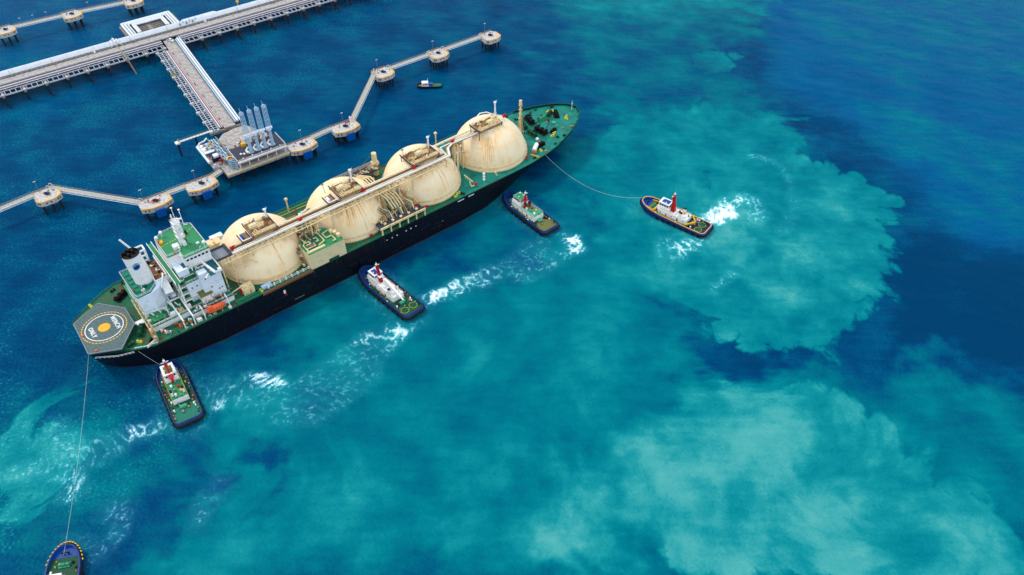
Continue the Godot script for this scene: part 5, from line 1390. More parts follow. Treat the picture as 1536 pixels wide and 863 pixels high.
	for s in [-1.2, 1.2]:
		b.bar(f + Vector3(-1.6, 0, s), f + Vector3(-0.2, 13, s * 0.4), 0.3); b.bar(f + Vector3(1.6, 0, s), f + Vector3(0.2, 13, s * 0.4), 0.3)
	for k in 8: b.bar(f + Vector3(-1.4 + k * 0.14, 1 + k * 1.5, -1.0 + k * 0.08), f + Vector3(1.4 - k * 0.14, 1 + k * 1.5, 1.0 - k * 0.08), 0.2)
	for k in 4: b.box(f + Vector3(0, 11.5 + k * 2.6, 0.2), Vector3(1.6, 0.3, 1.9))
	part("mast_lattice", b, mats["stained_cream"], fm)
	b = MB.new(); b.tube(f + Vector3(-8, 5.0, -0.6), f + Vector3(-1, 3.4, -0.4), 0.4, -1, 7); b.box(f + Vector3(-4.2, 2.2, 1.4), Vector3(4.4, 3.8, 3.0)); part("mast_house", b, mats["stained_cream"], fm)
	b = MB.new(); b.tube(Vector3(196.4, deck_y(196), 0), Vector3(196.4, deck_y(196) + 6.2, 0), 0.18, 0.1, 6); b.bar(Vector3(196.4, deck_y(196) + 4.6, -0.6), Vector3(196.4, deck_y(196) + 4.6, 0.6), 0.15); part("jackstaff", b, mats["clean_white"], o)
	# red and white load marks and scuffs on the side
	for c in [[-2.6, 10.6, 0.9, 2.0, "clean_white"], [-2.2, 8.6, 0.9, 1.0, "red"], [98.0, 14.0, 4.0, 0.5, "clean_white"], [104.6, 14.0, 3.6, 0.5, "clean_white"], [53.0, 11.6, 0.5, 0.5, "clean_white"], [56.0, 11.6, 0.5, 0.5, "clean_white"], [58.8, 11.6, 0.6, 0.6, "clean_white"], [64.2, 11.6, 0.6, 0.6, "clean_white"], [67.0, 11.6, 0.6, 0.6, "clean_white"], [70.0, 11.6, 0.5, 0.5, "clean_white"], [3.6, 3.2, 5.0, 0.3, "steel_grey"], [84.0, 4.4, 3.0, 0.3, "boot_red"], [86.0, 6.6, 0.8, 0.5, "steel_grey"]]:
		bx("side_mark", Vector3(c[0], c[1], 24.53), Vector3(c[2], c[3], 0.06), mats[c[4]], hull_of(o))
	for k in 34:
		var rx := rng.randf_range(-30, 95); var rh := rng.randf_range(1.2, 5.5)
		bx("rust_run", Vector3(rx, 14.6 - rh / 2, 24.52), Vector3(rng.randf_range(0.12, 0.4), rh, 0.05), mats["rust_run" if k % 3 else "salt_run"], hull_of(o))
	for k in 26:
		var rx := rng.randf_range(-20, 98)
		bx("scuff", Vector3(rx, rng.randf_range(1.5, 9.0), 24.52), Vector3(rng.randf_range(1.0, 5.0), rng.randf_range(0.08, 0.3), 0.05), mats["salt_run"], hull_of(o))
	# aft end fittings
	winch(o, Vector3(-62.0, DECK, -14.0), 30, "black", 1.2); winch(o, Vector3(-58.0, DECK, -20.0), 100, "dark_green", 1.0); winch(o, Vector3(-63.0, DECK, 12.0), 60, "dark_green", 1.2); winch(o, Vector3(-70.5, DECK, 17.6), 20, "dark_green", 0.9)
	b = MB.new(); b.path([Vector3(-69.0, DECK + 0.2, 20.0), Vector3(-64.5, DECK + 0.2, 22.0), Vector3(-60.0, DECK + 0.2, 22.9)], 0.25, 5); b.bar(Vector3(-64.6, DECK + 0.7, 23.4), Vector3(-59.2, DECK + 0.7, 21.0), 0.25, 1.2); part("quarter_bulwark", b, mats["clean_white"], o)
	for k in 12:
		var c := Vector3(rng.randf_range(-57, -44), DECK, rng.randf_range(17.5, 20.8))
		b = MB.new(); b.tube(c, c + Vector3(0, rng.randf_range(0.6, 1.8), 0), 0.45, 0.4, 8); b.box(c + Vector3(0.6, 0.5, 0), Vector3(0.9, 0.9, 0.7)); part("deck_valve", b, mats[["orange", "tan", "brown", "clean_white"][k % 4]], o)
	for c in [[Vector3(-16.6, DECK + 1.8, 18.6), Vector3(5.0, 3.6, 4.4), "cream"], [Vector3(-15.6, DECK + 2.4, -17.8), Vector3(6.0, 4.8, 5.0), "cream"], [Vector3(-19.4, DECK + 1.0, 17.4), Vector3(1.2, 2.0, 1.2), "red"], [Vector3(-9.0, DECK + 1.2, 21.6), Vector3(4.6, 1.6, 1.8), "arm_blue"], [Vector3(-13.0, DECK + 3.0, -21.6), Vector3(6.0, 2.4, 3.0), "pale_blue"], [Vector3(-41.0, DECK + 0.6, 21.8), Vector3(2.2, 1.2, 1.6), "clean_white"]]:
		bx("deck_locker", c[0], c[1], mats[c[2]], o)
	b = MB.new(); b.path([Vector3(-24.0, DECK + 1.6, 16.6), Vector3(-19.0, DECK + 3.4, 17.4), Vector3(-14.0, DECK + 3.9, 17.4)], 0.3, 7); part("fuel_pipe", b, mats["cream"], o)
	b = MB.new(); b.path([Vector3(-24.0, DECK + 0.5, 21.0), Vector3(-6.0, DECK + 0.5, 21.4)], 0.16, 6); b.path([Vector3(-24.0, DECK + 0.5, 22.0), Vector3(-6.0, DECK + 0.5, 22.2)], 0.16, 6); part("deck_line", b, mats["mint"], o)
	for k in 2:
		b = MB.new(); b.path([Vector3(8.0, DECK + 0.5, -20.0 - k * 2.0), Vector3(40.0, DECK + 0.5, -20.0 - k * 2.0)], 0.18, 6); part("deck_line", b, mats["mint" if k == 1 else "yellow"], o)

func hull_of(o: Node) -> Node:
	return o.get_node("hull")

func windows(parent: Node, from: Vector3, to: Vector3, count: int, size: Vector2, across: Vector3):
	var d := (to - from).normalized()
	for k in count:
		var b := MB.new(); b.box(from.lerp(to, (k + 0.5) / count), Vector3(size.x, size.y, 0.14), Basis(d, Vector3.UP, across)); part("window", b, mats["glass"], parent)

func make_house(o: Node3D):
	var b: MB
	# poop house: the wide lowest tier
	var t0 := bx("poop_house", Vector3(-33.0, 16.5, 0), Vector3(19.0, 3.0, 39.0), mats["white"], o)
	bx("poop_deck", Vector3(-33.0, 18.1, 0), Vector3(19.4, 0.2, 39.6), mats["deck_green"], t0)
	bx("casing_base", Vector3(-51.0, 16.5, 0), Vector3(16.8, 3.0, 33.0), mats["white"], o)
	bx("casing_base_deck", Vector3(-51.0, 18.1, 0), Vector3(17.2, 0.2, 33.6), mats["roof_green"], o)
	# main accommodation block
	var a := bx("accommodation_block", Vector3(-29.1, 25.6, 0), Vector3(9.0, 14.8, 31.0), mats["pale_blue"], o)
	for y in [20.4, 23.2, 26.0, 28.8]:
		windows(a, Vector3(-24.57, y, 14.0), Vector3(-24.57, y, -14.0), 10, Vector2(0.8, 0.7), Vector3(1, 0, 0))
	for q in [Vector3(-31.6, 29.6, 15.53), Vector3(-27.2, 21.4, 15.53), Vector3(-26.0, 21.6, 15.53), Vector3(-29.6, 31.2, 15.53), Vector3(-30.2, 24.0, 15.53)]: bx("window", q, Vector3(0.6, 0.6, 0.12), mats["glass"], a)
	# side block behind it, a step in
	var c := bx("side_block", Vector3(-36.4, 23.6, 1.0), Vector3(5.6, 10.8, 23.4), mats["pale_blue"], o)
	bx("side_block_deck", Vector3(-36.6, 29.1, 1.0), Vector3(6.0, 0.2, 24.0), mats["roof_green"], c)
	bx("red_board", Vector3(-34.8, 19.6, 12.76), Vector3(1.3, 0.5, 0.1), mats["red"], c)
	windows(c, Vector3(-38.6, 25.6, 12.74), Vector3(-34.2, 25.6, 12.74), 2, Vector2(0.6, 0.6), Vector3(0, 0, 1))
	bx("lower_side_block", Vector3(-33.6, 20.1, 14.0), Vector3(5.4, 4.0, 6.2), mats["white"], c)
	bx("lower_side_deck", Vector3(-33.6, 22.2, 14.2), Vector3(5.6, 0.2, 6.2), mats["olive"], c)
	# terraces stepping down aft, each a deck with a rail and posts
	for k in 4:
		var y := 20.9 + k * 2.8
		var zz := 13.6 - k * 1.3
		var d := bx("terrace", Vector3(-40.9, y, zz / 2 - 4.0), Vector3(4.0, 0.3, zz + 8.0), mats["roof_green"], o)
		bx("terrace_edge", Vector3(-40.9, y, zz + 0.1), Vector3(4.2, 0.5, 0.35), mats["clean_white"], d)
		bx("terrace_wall", Vector3(-39.4, y + 1.5, zz / 2 - 5.0), Vector3(0.9, 2.6, zz + 4.6), mats["stained_cream"], d)
		b = MB.new(); b.rail([Vector3(-42.8, y + 0.15, -8), Vector3(-42.8, y + 0.15, zz), Vector3(-39.0, y + 0.15, zz)], 1.1, 1.6, 0.06); part("terrace_rail", b, mats["clean_white"], d)
		b = MB.new(); b.bar(Vector3(-42.6, y - 2.7, zz - 1.6), Vector3(-39.4, y, zz - 1.0), 0.8, 0.14); part("stair", b, mats["clean_white"], d)
		b = MB.new(); b.bar(Vector3(-38.9, y + 0.9, zz - 0.2), Vector3(-34.0, y + 0.9, zz - 0.2), 0.3, 0.7); part("terrace_bulwark", b, mats["clean_white"], d)
	# wings and bridge
	var wd := bx("bridge_wing_deck", Vector3(-27.2, 33.1, 0), Vector3(5.4, 0.25, 38.4), mats["wing_teal"], o)
	b = MB.new()
	for s in [-1.0, 1.0]:
		b.bar(Vector3(-24.6, 33.7, s * 9), Vector3(-24.6, 33.7, s * 19.2), 0.3, 1.1); b.bar(Vector3(-24.6, 33.7, s * 19.1), Vector3(-27.6, 33.7, s * 19.1), 0.3, 1.1)
		b.bar(Vector3(-29.8, 33.9, s * 7.5), Vector3(-27.6, 33.9, s * 19.0), 0.9, 1.0)
		b.bar(Vector3(-31.6, 31.4, s * 17.2), Vector3(-28.2, 33.2, s * 16.0), 0.6, 0.6)
		b.box(Vector3(-25.4, 33.8, s * 18.4), Vector3(1.2, 1.6, 1.0))
	part("wing_bulwark", b, mats["clean_white"], wd)
	var w := bx("wheelhouse", Vector3(-30.4, 36.4, 0), Vector3(11.6, 6.6, 19.2), mats["clean_white"], o)
	windows(w, Vector3(-35.4, 38.0, 9.64), Vector3(-25.2, 38.0, 9.64), 6, Vector2(1.1, 0.9), Vector3(0, 0, 1))
	windows(w, Vector3(-24.57, 37.6, 9.0), Vector3(-24.57, 37.6, -9.0), 10, Vector2(1.4, 1.2), Vector3(1, 0, 0))
	bx("wheelhouse_deck", Vector3(-32.0, 33.2, 10.8), Vector3(7.6, 0.2, 3.0), mats["deck_green"], w)
	bx("aft_bridge_block", Vector3(-38.6, 36.2, -2.4), Vector3(5.0, 6.2, 14.2), mats["clean_white"], w)
	bx("chart_block", Vector3(-38.2, 33.6, 7.8), Vector3(4.6, 3.2, 6.4), mats["pale_blue"], w)
	bx("chart_skylight", Vector3(-36.4, 35.25, 8.2), Vector3(2.2, 0.12, 3.6), mats["wing_teal"], w)
	b = MB.new(); b.prism([-24.2, -9.6, -24.2, 9.8, -35.8, 9.8, -35.8, 4.7, -41.2, 4.7, -41.2, -9.0, -37.0, -12.0, -28.0, -12.4], 39.7, 40.0)
	var rf := part("monkey_island", b, mats["roof_green"], o)
	b = MB.new(); b.rail([Vector3(-24.4, 40, -9.5), Vector3(-24.4, 40, 9.6), Vector3(-35.7, 40, 9.6), Vector3(-35.7, 40, 4.8), Vector3(-41.0, 40, 4.8), Vector3(-41.0, 40, -9.0), Vector3(-37.0, 40, -11.8), Vector3(-28.0, 40, -12.2), Vector3(-24.4, 40, -9.5)], 1.1, 1.5, 0.08); part("roof_rail", b, mats["clean_white"], rf)
	# radar mast with platforms, scanners and flags
	var m := Vector3(-32.6, 40.0, 0.6)
	b = MB.new(); b.taper(m, Vector2(1.8, 2.0), Vector2(1.1, 1.3), 12.0, Vector2(-0.3, 0)); b.tube(m + Vector3(-0.3, 12, 0), m + Vector3(-0.3, 16.5, 0), 0.4, 0.25, 8)
	var ms := part("radar_mast", b, mats["clean_white"], rf)
	for y in [4.4, 7.2, 9.6, 12.0]:
		b = MB.new(); b.box(m + Vector3(0.3, y, 0), Vector3(3.2, 0.3, 3.4)); b.rail([m + Vector3(-1.3, y, -1.7), m + Vector3(1.9, y, -1.7), m + Vector3(1.9, y, 1.7), m + Vector3(-1.3, y, 1.7)], 1.0, 1.0, 0.07); part("mast_platform", b, mats["clean_white"], ms)
	for q in [[7.7, 3.6, 0.3], [12.6, 4.4, 1.1]]:
		b = MB.new(); b.box(m + Vector3(1.2, q[0] + 0.7, 0), Vector3(0.5, 0.5, q[1]), Basis(Vector3.UP, q[2])); b.tube(m + Vector3(1.2, q[0], 0), m + Vector3(1.2, q[0] + 0.6, 0), 0.3, -1, 8); part("radar_scanner", b, mats["clean_white"], ms)
	b = MB.new(); b.bar(m + Vector3(-0.3, 10.6, -3.6), m + Vector3(-0.3, 10.6, 3.6), 0.25); b.bar(m + Vector3(-0.3, 14.2, -2.0), m + Vector3(-0.3, 14.2, 2.0), 0.2); part("yardarm", b, mats["clean_white"], ms)
	b = MB.new(); b.box(m + Vector3(-0.6, 13.2, -1.2), Vector3(0.9, 0.9, 0.1)); part("red_flag", b, mats["red"], ms)
	b = MB.new(); b.bar(m + Vector3(1.2, 0.2, 1.2), m + Vector3(0.6, 5.0, 0.8), 0.5, 0.2); b.box(m + Vector3(0.6, 1.2, 1.6), Vector3(1.4, 2.2, 1.0)); part("mast_ladder", b, mats["clean_white"], ms)
	# domes, boxes and signal posts on the roof
	bx("roof_box", Vector3(-35.6, 40.9, 1.6), Vector3(2.6, 1.8, 2.4), mats["clean_white"], rf)
	bx("yellow_locker", Vector3(-39.6, 40.6, -5.4), Vector3(1.6, 1.1, 1.9), mats["yellow"], rf)
	bx("red_locker", Vector3(-40.4, 40.6, -5.6), Vector3(0.8, 1.2, 1.3), mats["red"], rf)
	for k in 2:
		b = MB.new(); var p := Vector3(-29.6 + k * 2.6, 40, -11.6 + k * 0.4)
		b.tube(p, p + Vector3(0.2, 10.5 - k * 2.0, -0.4), 0.22, 0.12, 7); b.bar(p + Vector3(0, 7.0, -0.6), p + Vector3(0, 7.0, 0.6), 0.14); b.box(p + Vector3(0.2, 10.4 - k * 2.0, -0.4), Vector3(0.8, 0.3, 0.8))
		part("signal_post", b, mats["clean_white"], rf)
	for q in [Vector3(-37.6, 40.0, -9.6), Vector3(-40.4, 40.0, -7.4), Vector3(-25.6, 40, 8.0)]:
		b = MB.new(); b.tube(q, q + Vector3(0, 1.8, 0), 0.2, -1, 6); b.ball(q + Vector3(0, 2.4, 0), 0.8, 6, 10); part("antenna_dome", b, mats["clean_white"], rf)
	for k in 13:
		var p := Vector3(-40.0 + k * 1.25, 40.02, -3.4 - sin(k * 0.22) * 1.0 - maxf(0, k - 8) * 0.9)
		bx("roof_stripe", p, Vector3(0.6, 0.04, 0.4), mats["lemon"], rf)
	b = MB.new(); b.lathe(Vector3(-28.6, 40, -4.6), [Vector2(0.4, 0), Vector2(0.3, 1.3), Vector2(0.5, 1.5), Vector2(0.01, 1.8)], 8); part("compass", b, mats["black"], rf)
	# narrow walk across the ship between house and casing
	var wk := bx("aft_bridge_walk", Vector3(-42.4, 32.3, -2.0), Vector3(2.0, 0.25, 33.0), mats["roof_green"], o)
	b = MB.new()
	for x in [-43.4, -41.4]: b.bar(Vector3(x, 32.9, -18.5), Vector3(x, 32.9, 14.5), 0.24, 0.9)
	part("walk_bulwark", b, mats["clean_white"], wk)
	b = MB.new()
	for z in [-18, -8, 4, 14]: b.bar(Vector3(-42.4, 18, z), Vector3(-42.4, 32.2, z), 0.5)
	part("walk_post", b, mats["clean_white"], wk)
	# engine casing with a chamfered starboard shoulder
	b = MB.new(); b.prism([-59.0, -10.0, -46.0, -10.0, -46.0, 4.5, -49.0, 8.0, -53.0, 10.0, -58.6, 9.6, -59.0, 7.0], 18.0, 29.9)
	var ec := part("engine_casing", b, mats["pale_blue"], o)
	b = MB.new(); b.prism([-59.4, -10.4, -49.6, -10.4, -49.6, 6.0, -53.2, 9.4, -58.8, 9.6, -59.4, 7.4], 29.9, 30.2); part("casing_top", b, mats["casing_green"], ec)
	b = MB.new(); b.rail([Vector3(-49.8, 30.2, 6.0), Vector3(-53.2, 30.2, 9.2), Vector3(-58.7, 30.2, 9.4), Vector3(-59.2, 30.2, 7.2), Vector3(-59.2, 30.2, -10.2), Vector3(-49.8, 30.2, -10.2)], 1.1, 1.6, 0.07); part("casing_rail", b, mats["clean_white"], ec)
	for k in 5: bx("casing_skylight", Vector3(-57.4 + (k % 2) * 0.5, 30.4, -7.5 + k * 3.2), Vector3(1.9, 0.4, 2.0), mats["casing_green"], ec)
	b = MB.new(); b.bar(Vector3(-46.6, 27.6, 11.8), Vector3(-46.0, 29.6, 3.0), 3.2, 0.4); b.bar(Vector3(-48.4, 30.2, 9.6), Vector3(-45.0, 31.4, 3.2), 0.5, 0.8); part("casing_shoulder", b, mats["clean_white"], ec)
	# uptake well between casing and house
	for k in 3: bx("well_wall", [Vector3(-45.8, 28.8, 4.4), Vector3(-49.2, 30.8, -3.0), Vector3(-43.9, 30.0, -3.0)][k], [Vector3(6.4, 4.0, 0.4), Vector3(0.4, 1.6, 15.0), Vector3(0.4, 4.0, 15.0)][k], mats["clean_white"], ec)
	bx("well_floor", Vector3(-46.6, 26.5, -3.0), Vector3(5.2, 7.0, 14.6), mats["brown"], ec)
	for k in 9:
		b = MB.new(); var p := Vector3(-48.4 + rng.randf() * 3.6, 30.0, -9.0 + k * 1.4)
		b.tube(p, p + Vector3(0, rng.randf_range(0.4, 1.4), 0), 0.4, -1, 8); b.bar(p + Vector3(-0.6, 0.6, 0), p + Vector3(1.4, 0.6, 0.4), 0.25); part("uptake_fitting", b, mats[["black", "tan", "clean_white"][k % 3]], ec)
	# frame tower on the far side
	b = MB.new()
	for x in [-50.5, -46.0]:
		for z in [-14.5, -11.0]: b.bar(Vector3(x, 18, z), Vector3(x, 36.5, z), 0.55)
	for y in [30.6, 33.4, 36.3]:
		for z in [-14.5, -11.0]: b.bar(Vector3(-50.5, y, z), Vector3(-46, y, z), 0.6, 0.5)
		for x in [-50.5, -46.0]: b.bar(Vector3(x, y, -14.5), Vector3(x, y, -11), 0.6, 0.5)
	b.bar(Vector3(-50.0, 36.0, -13.4), Vector3(-53.2, 42.5, -16.0), 0.6)
	part("engine_room_crane", b, mats["clean_white"], o)
	# funnel
	var fu := Vector3(-52.2, 30.2, 0.2)
	b = MB.new(); b.at = Transform3D(Basis(Vector3(1, 0, 0), Vector3(-0.07, 1, 0.0), Vector3(0, 0, 1)), fu)
	b.lathe(Vector3.ZERO, [Vector2(3.5, 0), Vector2(3.3, 15.5)], 40, Vector2(1.12, 0.98))
	var fn := part("funnel", b, mats["clean_white"], o)
	b = MB.new(); b.at = Transform3D(Basis(Vector3(1, 0, 0), Vector3(-0.07, 1, 0.0), Vector3(0, 0, 1)), fu)
	b.lathe(Vector3.ZERO, [Vector2(3.33, 15.4), Vector2(3.31, 16.0), Vector2(3.1, 16.0), Vector2(3.05, 14.6), Vector2(0.01, 14.6)], 40, Vector2(1.12, 0.98))
	part("funnel_top", b, mats["soot"], fn)
	b = MB.new(); b.at = Transform3D(Basis(Vector3(1, 0, 0), Vector3(-0.07, 1, 0.0), Vector3(0, 0, 1)), fu)
	for q in [Vector3(-1.6, 13.0, -1.6), Vector3(0.2, 13.0, -2.0), Vector3(1.5, 13.0, -0.8), Vector3(-0.6, 13.0, 0.6)]: b.tube(q, q + Vector3(-0.2, 3.4, 0), 0.62, 0.58, 12)
	part("exhaust_pipe", b, mats["black"], fn)
	for q in [[0.5, "arm_blue", 1.5, 1.6], [-0.2, "fender_blue", 1.4, 1.05]]:
		b = MB.new(); b.at = Transform3D(Basis(Vector3(1, 0, 0), Vector3(-0.07, 1, 0.0), Vector3(0, 0, 1)), fu)
		# the oval emblem curves with the plating
		for i in 14:
			var s0 := -1.0 + 2.0 * i / 14; var s1 := -1.0 + 2.0 * (i + 1) / 14
			var row := []
			for s in [s0, s1]:
				var hgt: float = sqrt(maxf(0.0, 1 - s * s)) * q[3]; var an: float = PI / 2 + 0.15 - s * q[2] / 3.7
				var up: float = 10.4 + q[0] + s * 0.35
				for e in [-hgt, hgt]: row.append(Vector3(cos(an) * (3.48 + (0.06 if q[1] == "fender_blue" else 0.0)) * 1.12, up + e, sin(an) * (3.48 + (0.06 if q[1] == "fender_blue" else 0.0)) * 0.98))
			b.quad(row[0], row[1], row[3], row[2]); b.quad(row[2], row[3], row[1], row[0])
		part("emblem", b, mats[q[1]], fn)
	# provision gantry on the starboard side: two long rails and a cross frame
	b = MB.new()
	for x in [-47.6, -43.2]: b.bar(Vector3(x, 21.2, 2.5), Vector3(x, 20.4, 23.6), 0.55, 0.7)
	for z in [5.6, 9.6]: b.bar(Vector3(-47.6, 21.4, z), Vector3(-43.2, 21.4, z), 0.5, 0.6)
	for x in [-47.6, -43.2]: b.bar(Vector3(x, 15, 22.8), Vector3(x, 20.4, 22.8), 0.5)
	b.box(Vector3(-44.8, 22.4, 5.0), Vector3(1.6, 1.4, 7.0))
	part("provision_gantry", b, mats["clean_white"], o)
	bx("gantry_trolley", Vector3(-45.4, 21.9, 7.6), Vector3(2.0, 1.0, 1.6), mats["arm_blue"], o)
	b = MB.new()
	for x in [-60.6, -59.4]: b.bar(Vector3(x, 24.5, 2.0), Vector3(x, 19.8, 20.4), 0.4, 0.5)
	for k in 6: b.bar(Vector3(-60.6, 23.4 - k * 0.7, 5.0 + k * 2.8), Vector3(-59.4, 23.4 - k * 0.7, 5.0 + k * 2.8), 0.3)
	b.tube(Vector3(-60.0, 15, 19.4), Vector3(-60.0, 20.4, 19.4), 1.0, 0.9, 10); b.tube(Vector3(-60.0, 15, 22.0), Vector3(-60.0, 18.0, 22.0), 0.7, 0.6, 10)
	part("stores_crane", b, mats["stained_cream"], o)
	for q in [[Vector3(-55.0, 19.6, 12.6), Vector3(5.2, 0.3, 6.0), "roof_green"], [Vector3(-50.6, 21.2, 14.4), Vector3(0.25, 5.0, 0.25), "clean_white"]]: bx("side_gallery", q[0], q[1], mats[q[2]], o)
	for k in 3: bx("side_locker", Vector3(-49.0 + k * 3.4, 19.2, 15.4), Vector3(2.2, 1.9, 1.4), mats[["white", "stained_cream", "white"][k]], o)
	b = MB.new(); b.rail([Vector3(-59.2, 18.2, 16.4), Vector3(-24.0, 18.2, 16.6)], 1.1, 1.8, 0.07); b.rail([Vector3(-42.0, 18.2, 19.5), Vector3(-23.6, 18.2, 19.5)], 1.1, 1.8, 0.07); part("poop_rail", b, mats["clean_white"], o)
	for x in [-38.6, -27.2]:
		b = MB.new(); b.bar(Vector3(x, 18.0, 18.8), Vector3(x, 21.4, 20.2), 0.4); b.bar(Vector3(x, 21.4, 20.2), Vector3(x, 20.8, 22.4), 0.4); b.bar(Vector3(x, 15.0, 23.2), Vector3(x, 20.9, 22.3), 0.35); part("boat_davit", b, mats["clean_white"], o)
	# the small gear that crowds every deck of the house
	for area in [[-58.5, -43.0, 12.0, 16.0, 18.2, 22], [-41.5, -24.5, 16.6, 19.2, 18.2, 16], [-57.0, -44.5, -20.0, 9.0, 18.2, 10], [-35.0, -29.0, 9.9, 12.0, 33.3, 6], [-38.8, -34.4, -9.0, 12.0, 29.2, 8], [-40.0, -25.5, -8.0, 8.6, 40.0, 12], [-58.6, -50.6, 4.6, 8.6, 30.2, 6], [-24.0, -21.0, -20.0, 22.0, 15.0, 12], [-56.0, -26.0, 20.0, 23.2, 15.0, 26]]:
		for k in area[5]:
			var at := Vector3(rng.randf_range(area[0], area[1]), area[4], rng.randf_range(area[2], area[3]))
			var hh := rng.randf_range(0.5, 1.7)
			b = MB.new()
			match k % 4:
				0: b.tube(at, at + Vector3(0, hh, 0), 0.28, 0.24, 7); b.ball(at + Vector3(0, hh, 0), 0.45, 4, 8, 0.7)
				1: b.box(at + Vector3(0, hh / 2, 0), Vector3(rng.randf_range(0.5, 1.4), hh, rng.randf_range(0.5, 1.2)))
				2: b.path([at, at + Vector3(0, hh, 0), at + Vector3(rng.randf_range(-1.6, 1.6), hh, 0)], 0.14, 5)
				3: b.bar(at + Vector3(0, 0.1, -0.9), at + Vector3(rng.randf_range(-0.6, 0.6), 0.1 + hh * 0.8, 0.9), 0.5, 0.12)
			part("house_fitting", b, mats[["clean_white", "stained_cream", "white", "steel_grey", "tan", "clean_white", "brown", "orange", "white", "dark_green"][(k * 3 + int(area[5])) % 10]], o)
	b = MB.new()
	for q in [[Vector3(-58.6, 18.2, 16.6), Vector3(-43.0, 18.2, 16.6)], [Vector3(-33.4, 33.3, 12.2), Vector3(-29.0, 33.3, 12.2)], [Vector3(-39.2, 29.2, 12.9), Vector3(-33.8, 29.2, 12.9)], [Vector3(-59.0, 21.0, 10.6), Vector3(-50.0, 21.0, 12.6)], [Vector3(-24.3, 33.3, -19.0), Vector3(-24.3, 33.3, -9.6)]]:
		b.rail(q, 1.1, 1.3, 0.09)
	part("gallery_rail", b, mats["clean_white"], o)
	for k in 5:
		b = MB.new(); b.bar(Vector3(-44.6 - k * 2.6, 18.2, 12.2), Vector3(-46.2 - k * 2.6, 21.0 + (k % 2) * 2.4, 11.0), 0.7, 0.12); part("ladder", b, mats["clean_white"], o)
	# the lifeboat hangs in the davits: a thing of its own
	var t := deg_to_rad(SHIP_TURN)
	var lp := SHIP_AT + Vector3(cos(t), 0, -sin(t)) * -32.9 + Vector3(sin(t), 0, cos(t)) * 22.2 + Vector3.UP * 16.6
	var lb := base("lifeboat", "orange enclosed lifeboat hanging at the carrier's near side below the bridge", "lifeboat", lp, SHIP_TURN)
	b = MB.new()
	var N := 18
	for i in N:
		for j in 12:
			var q := []
			for wv in [[i, j], [i, j + 1], [i + 1, j + 1], [i + 1, j]]:
				var s: float = -1.0 + 2.0 * wv[0] / N; var an: float = TAU * wv[1] / 12
				var r := pow(maxf(0.0, 1 - pow(absf(s), 3.0)), 0.55)
				q.append(Vector3(s * 4.6, 1.5 + sin(an) * 1.55 * r * (1.0 if sin(an) < 0 else 0.95), cos(an) * 1.5 * r))
			var mid: Vector3 = (q[0] + q[2]) / 2 - Vector3(0, 1.5, 0); mid.x *= 0.15
			b.tri(q[0], q[1], q[2], mid, mid, mid); b.tri(q[0], q[2], q[3], mid, mid, mid)
	part("boat_hull", b, mats["orange"], lb)
	b = MB.new(); b.taper(Vector3(-2.4, 2.6, 0), Vector2(2.2, 1.8), Vector2(1.5, 1.3), 0.9); part("steering_cupola", b, mats["orange"], lb)
	for k in 5: bx("porthole", Vector3(-2.8 + k * 1.3, 2.2, 1.33), Vector3(0.4, 0.3, 0.1), mats["glass"], lb)
	b = MB.new(); b.bar(Vector3(-4.2, 1.5, 1.52), Vector3(4.2, 1.5, 1.52), 0.14, 0.2); part("grab_line", b, mats["tan"], lb)

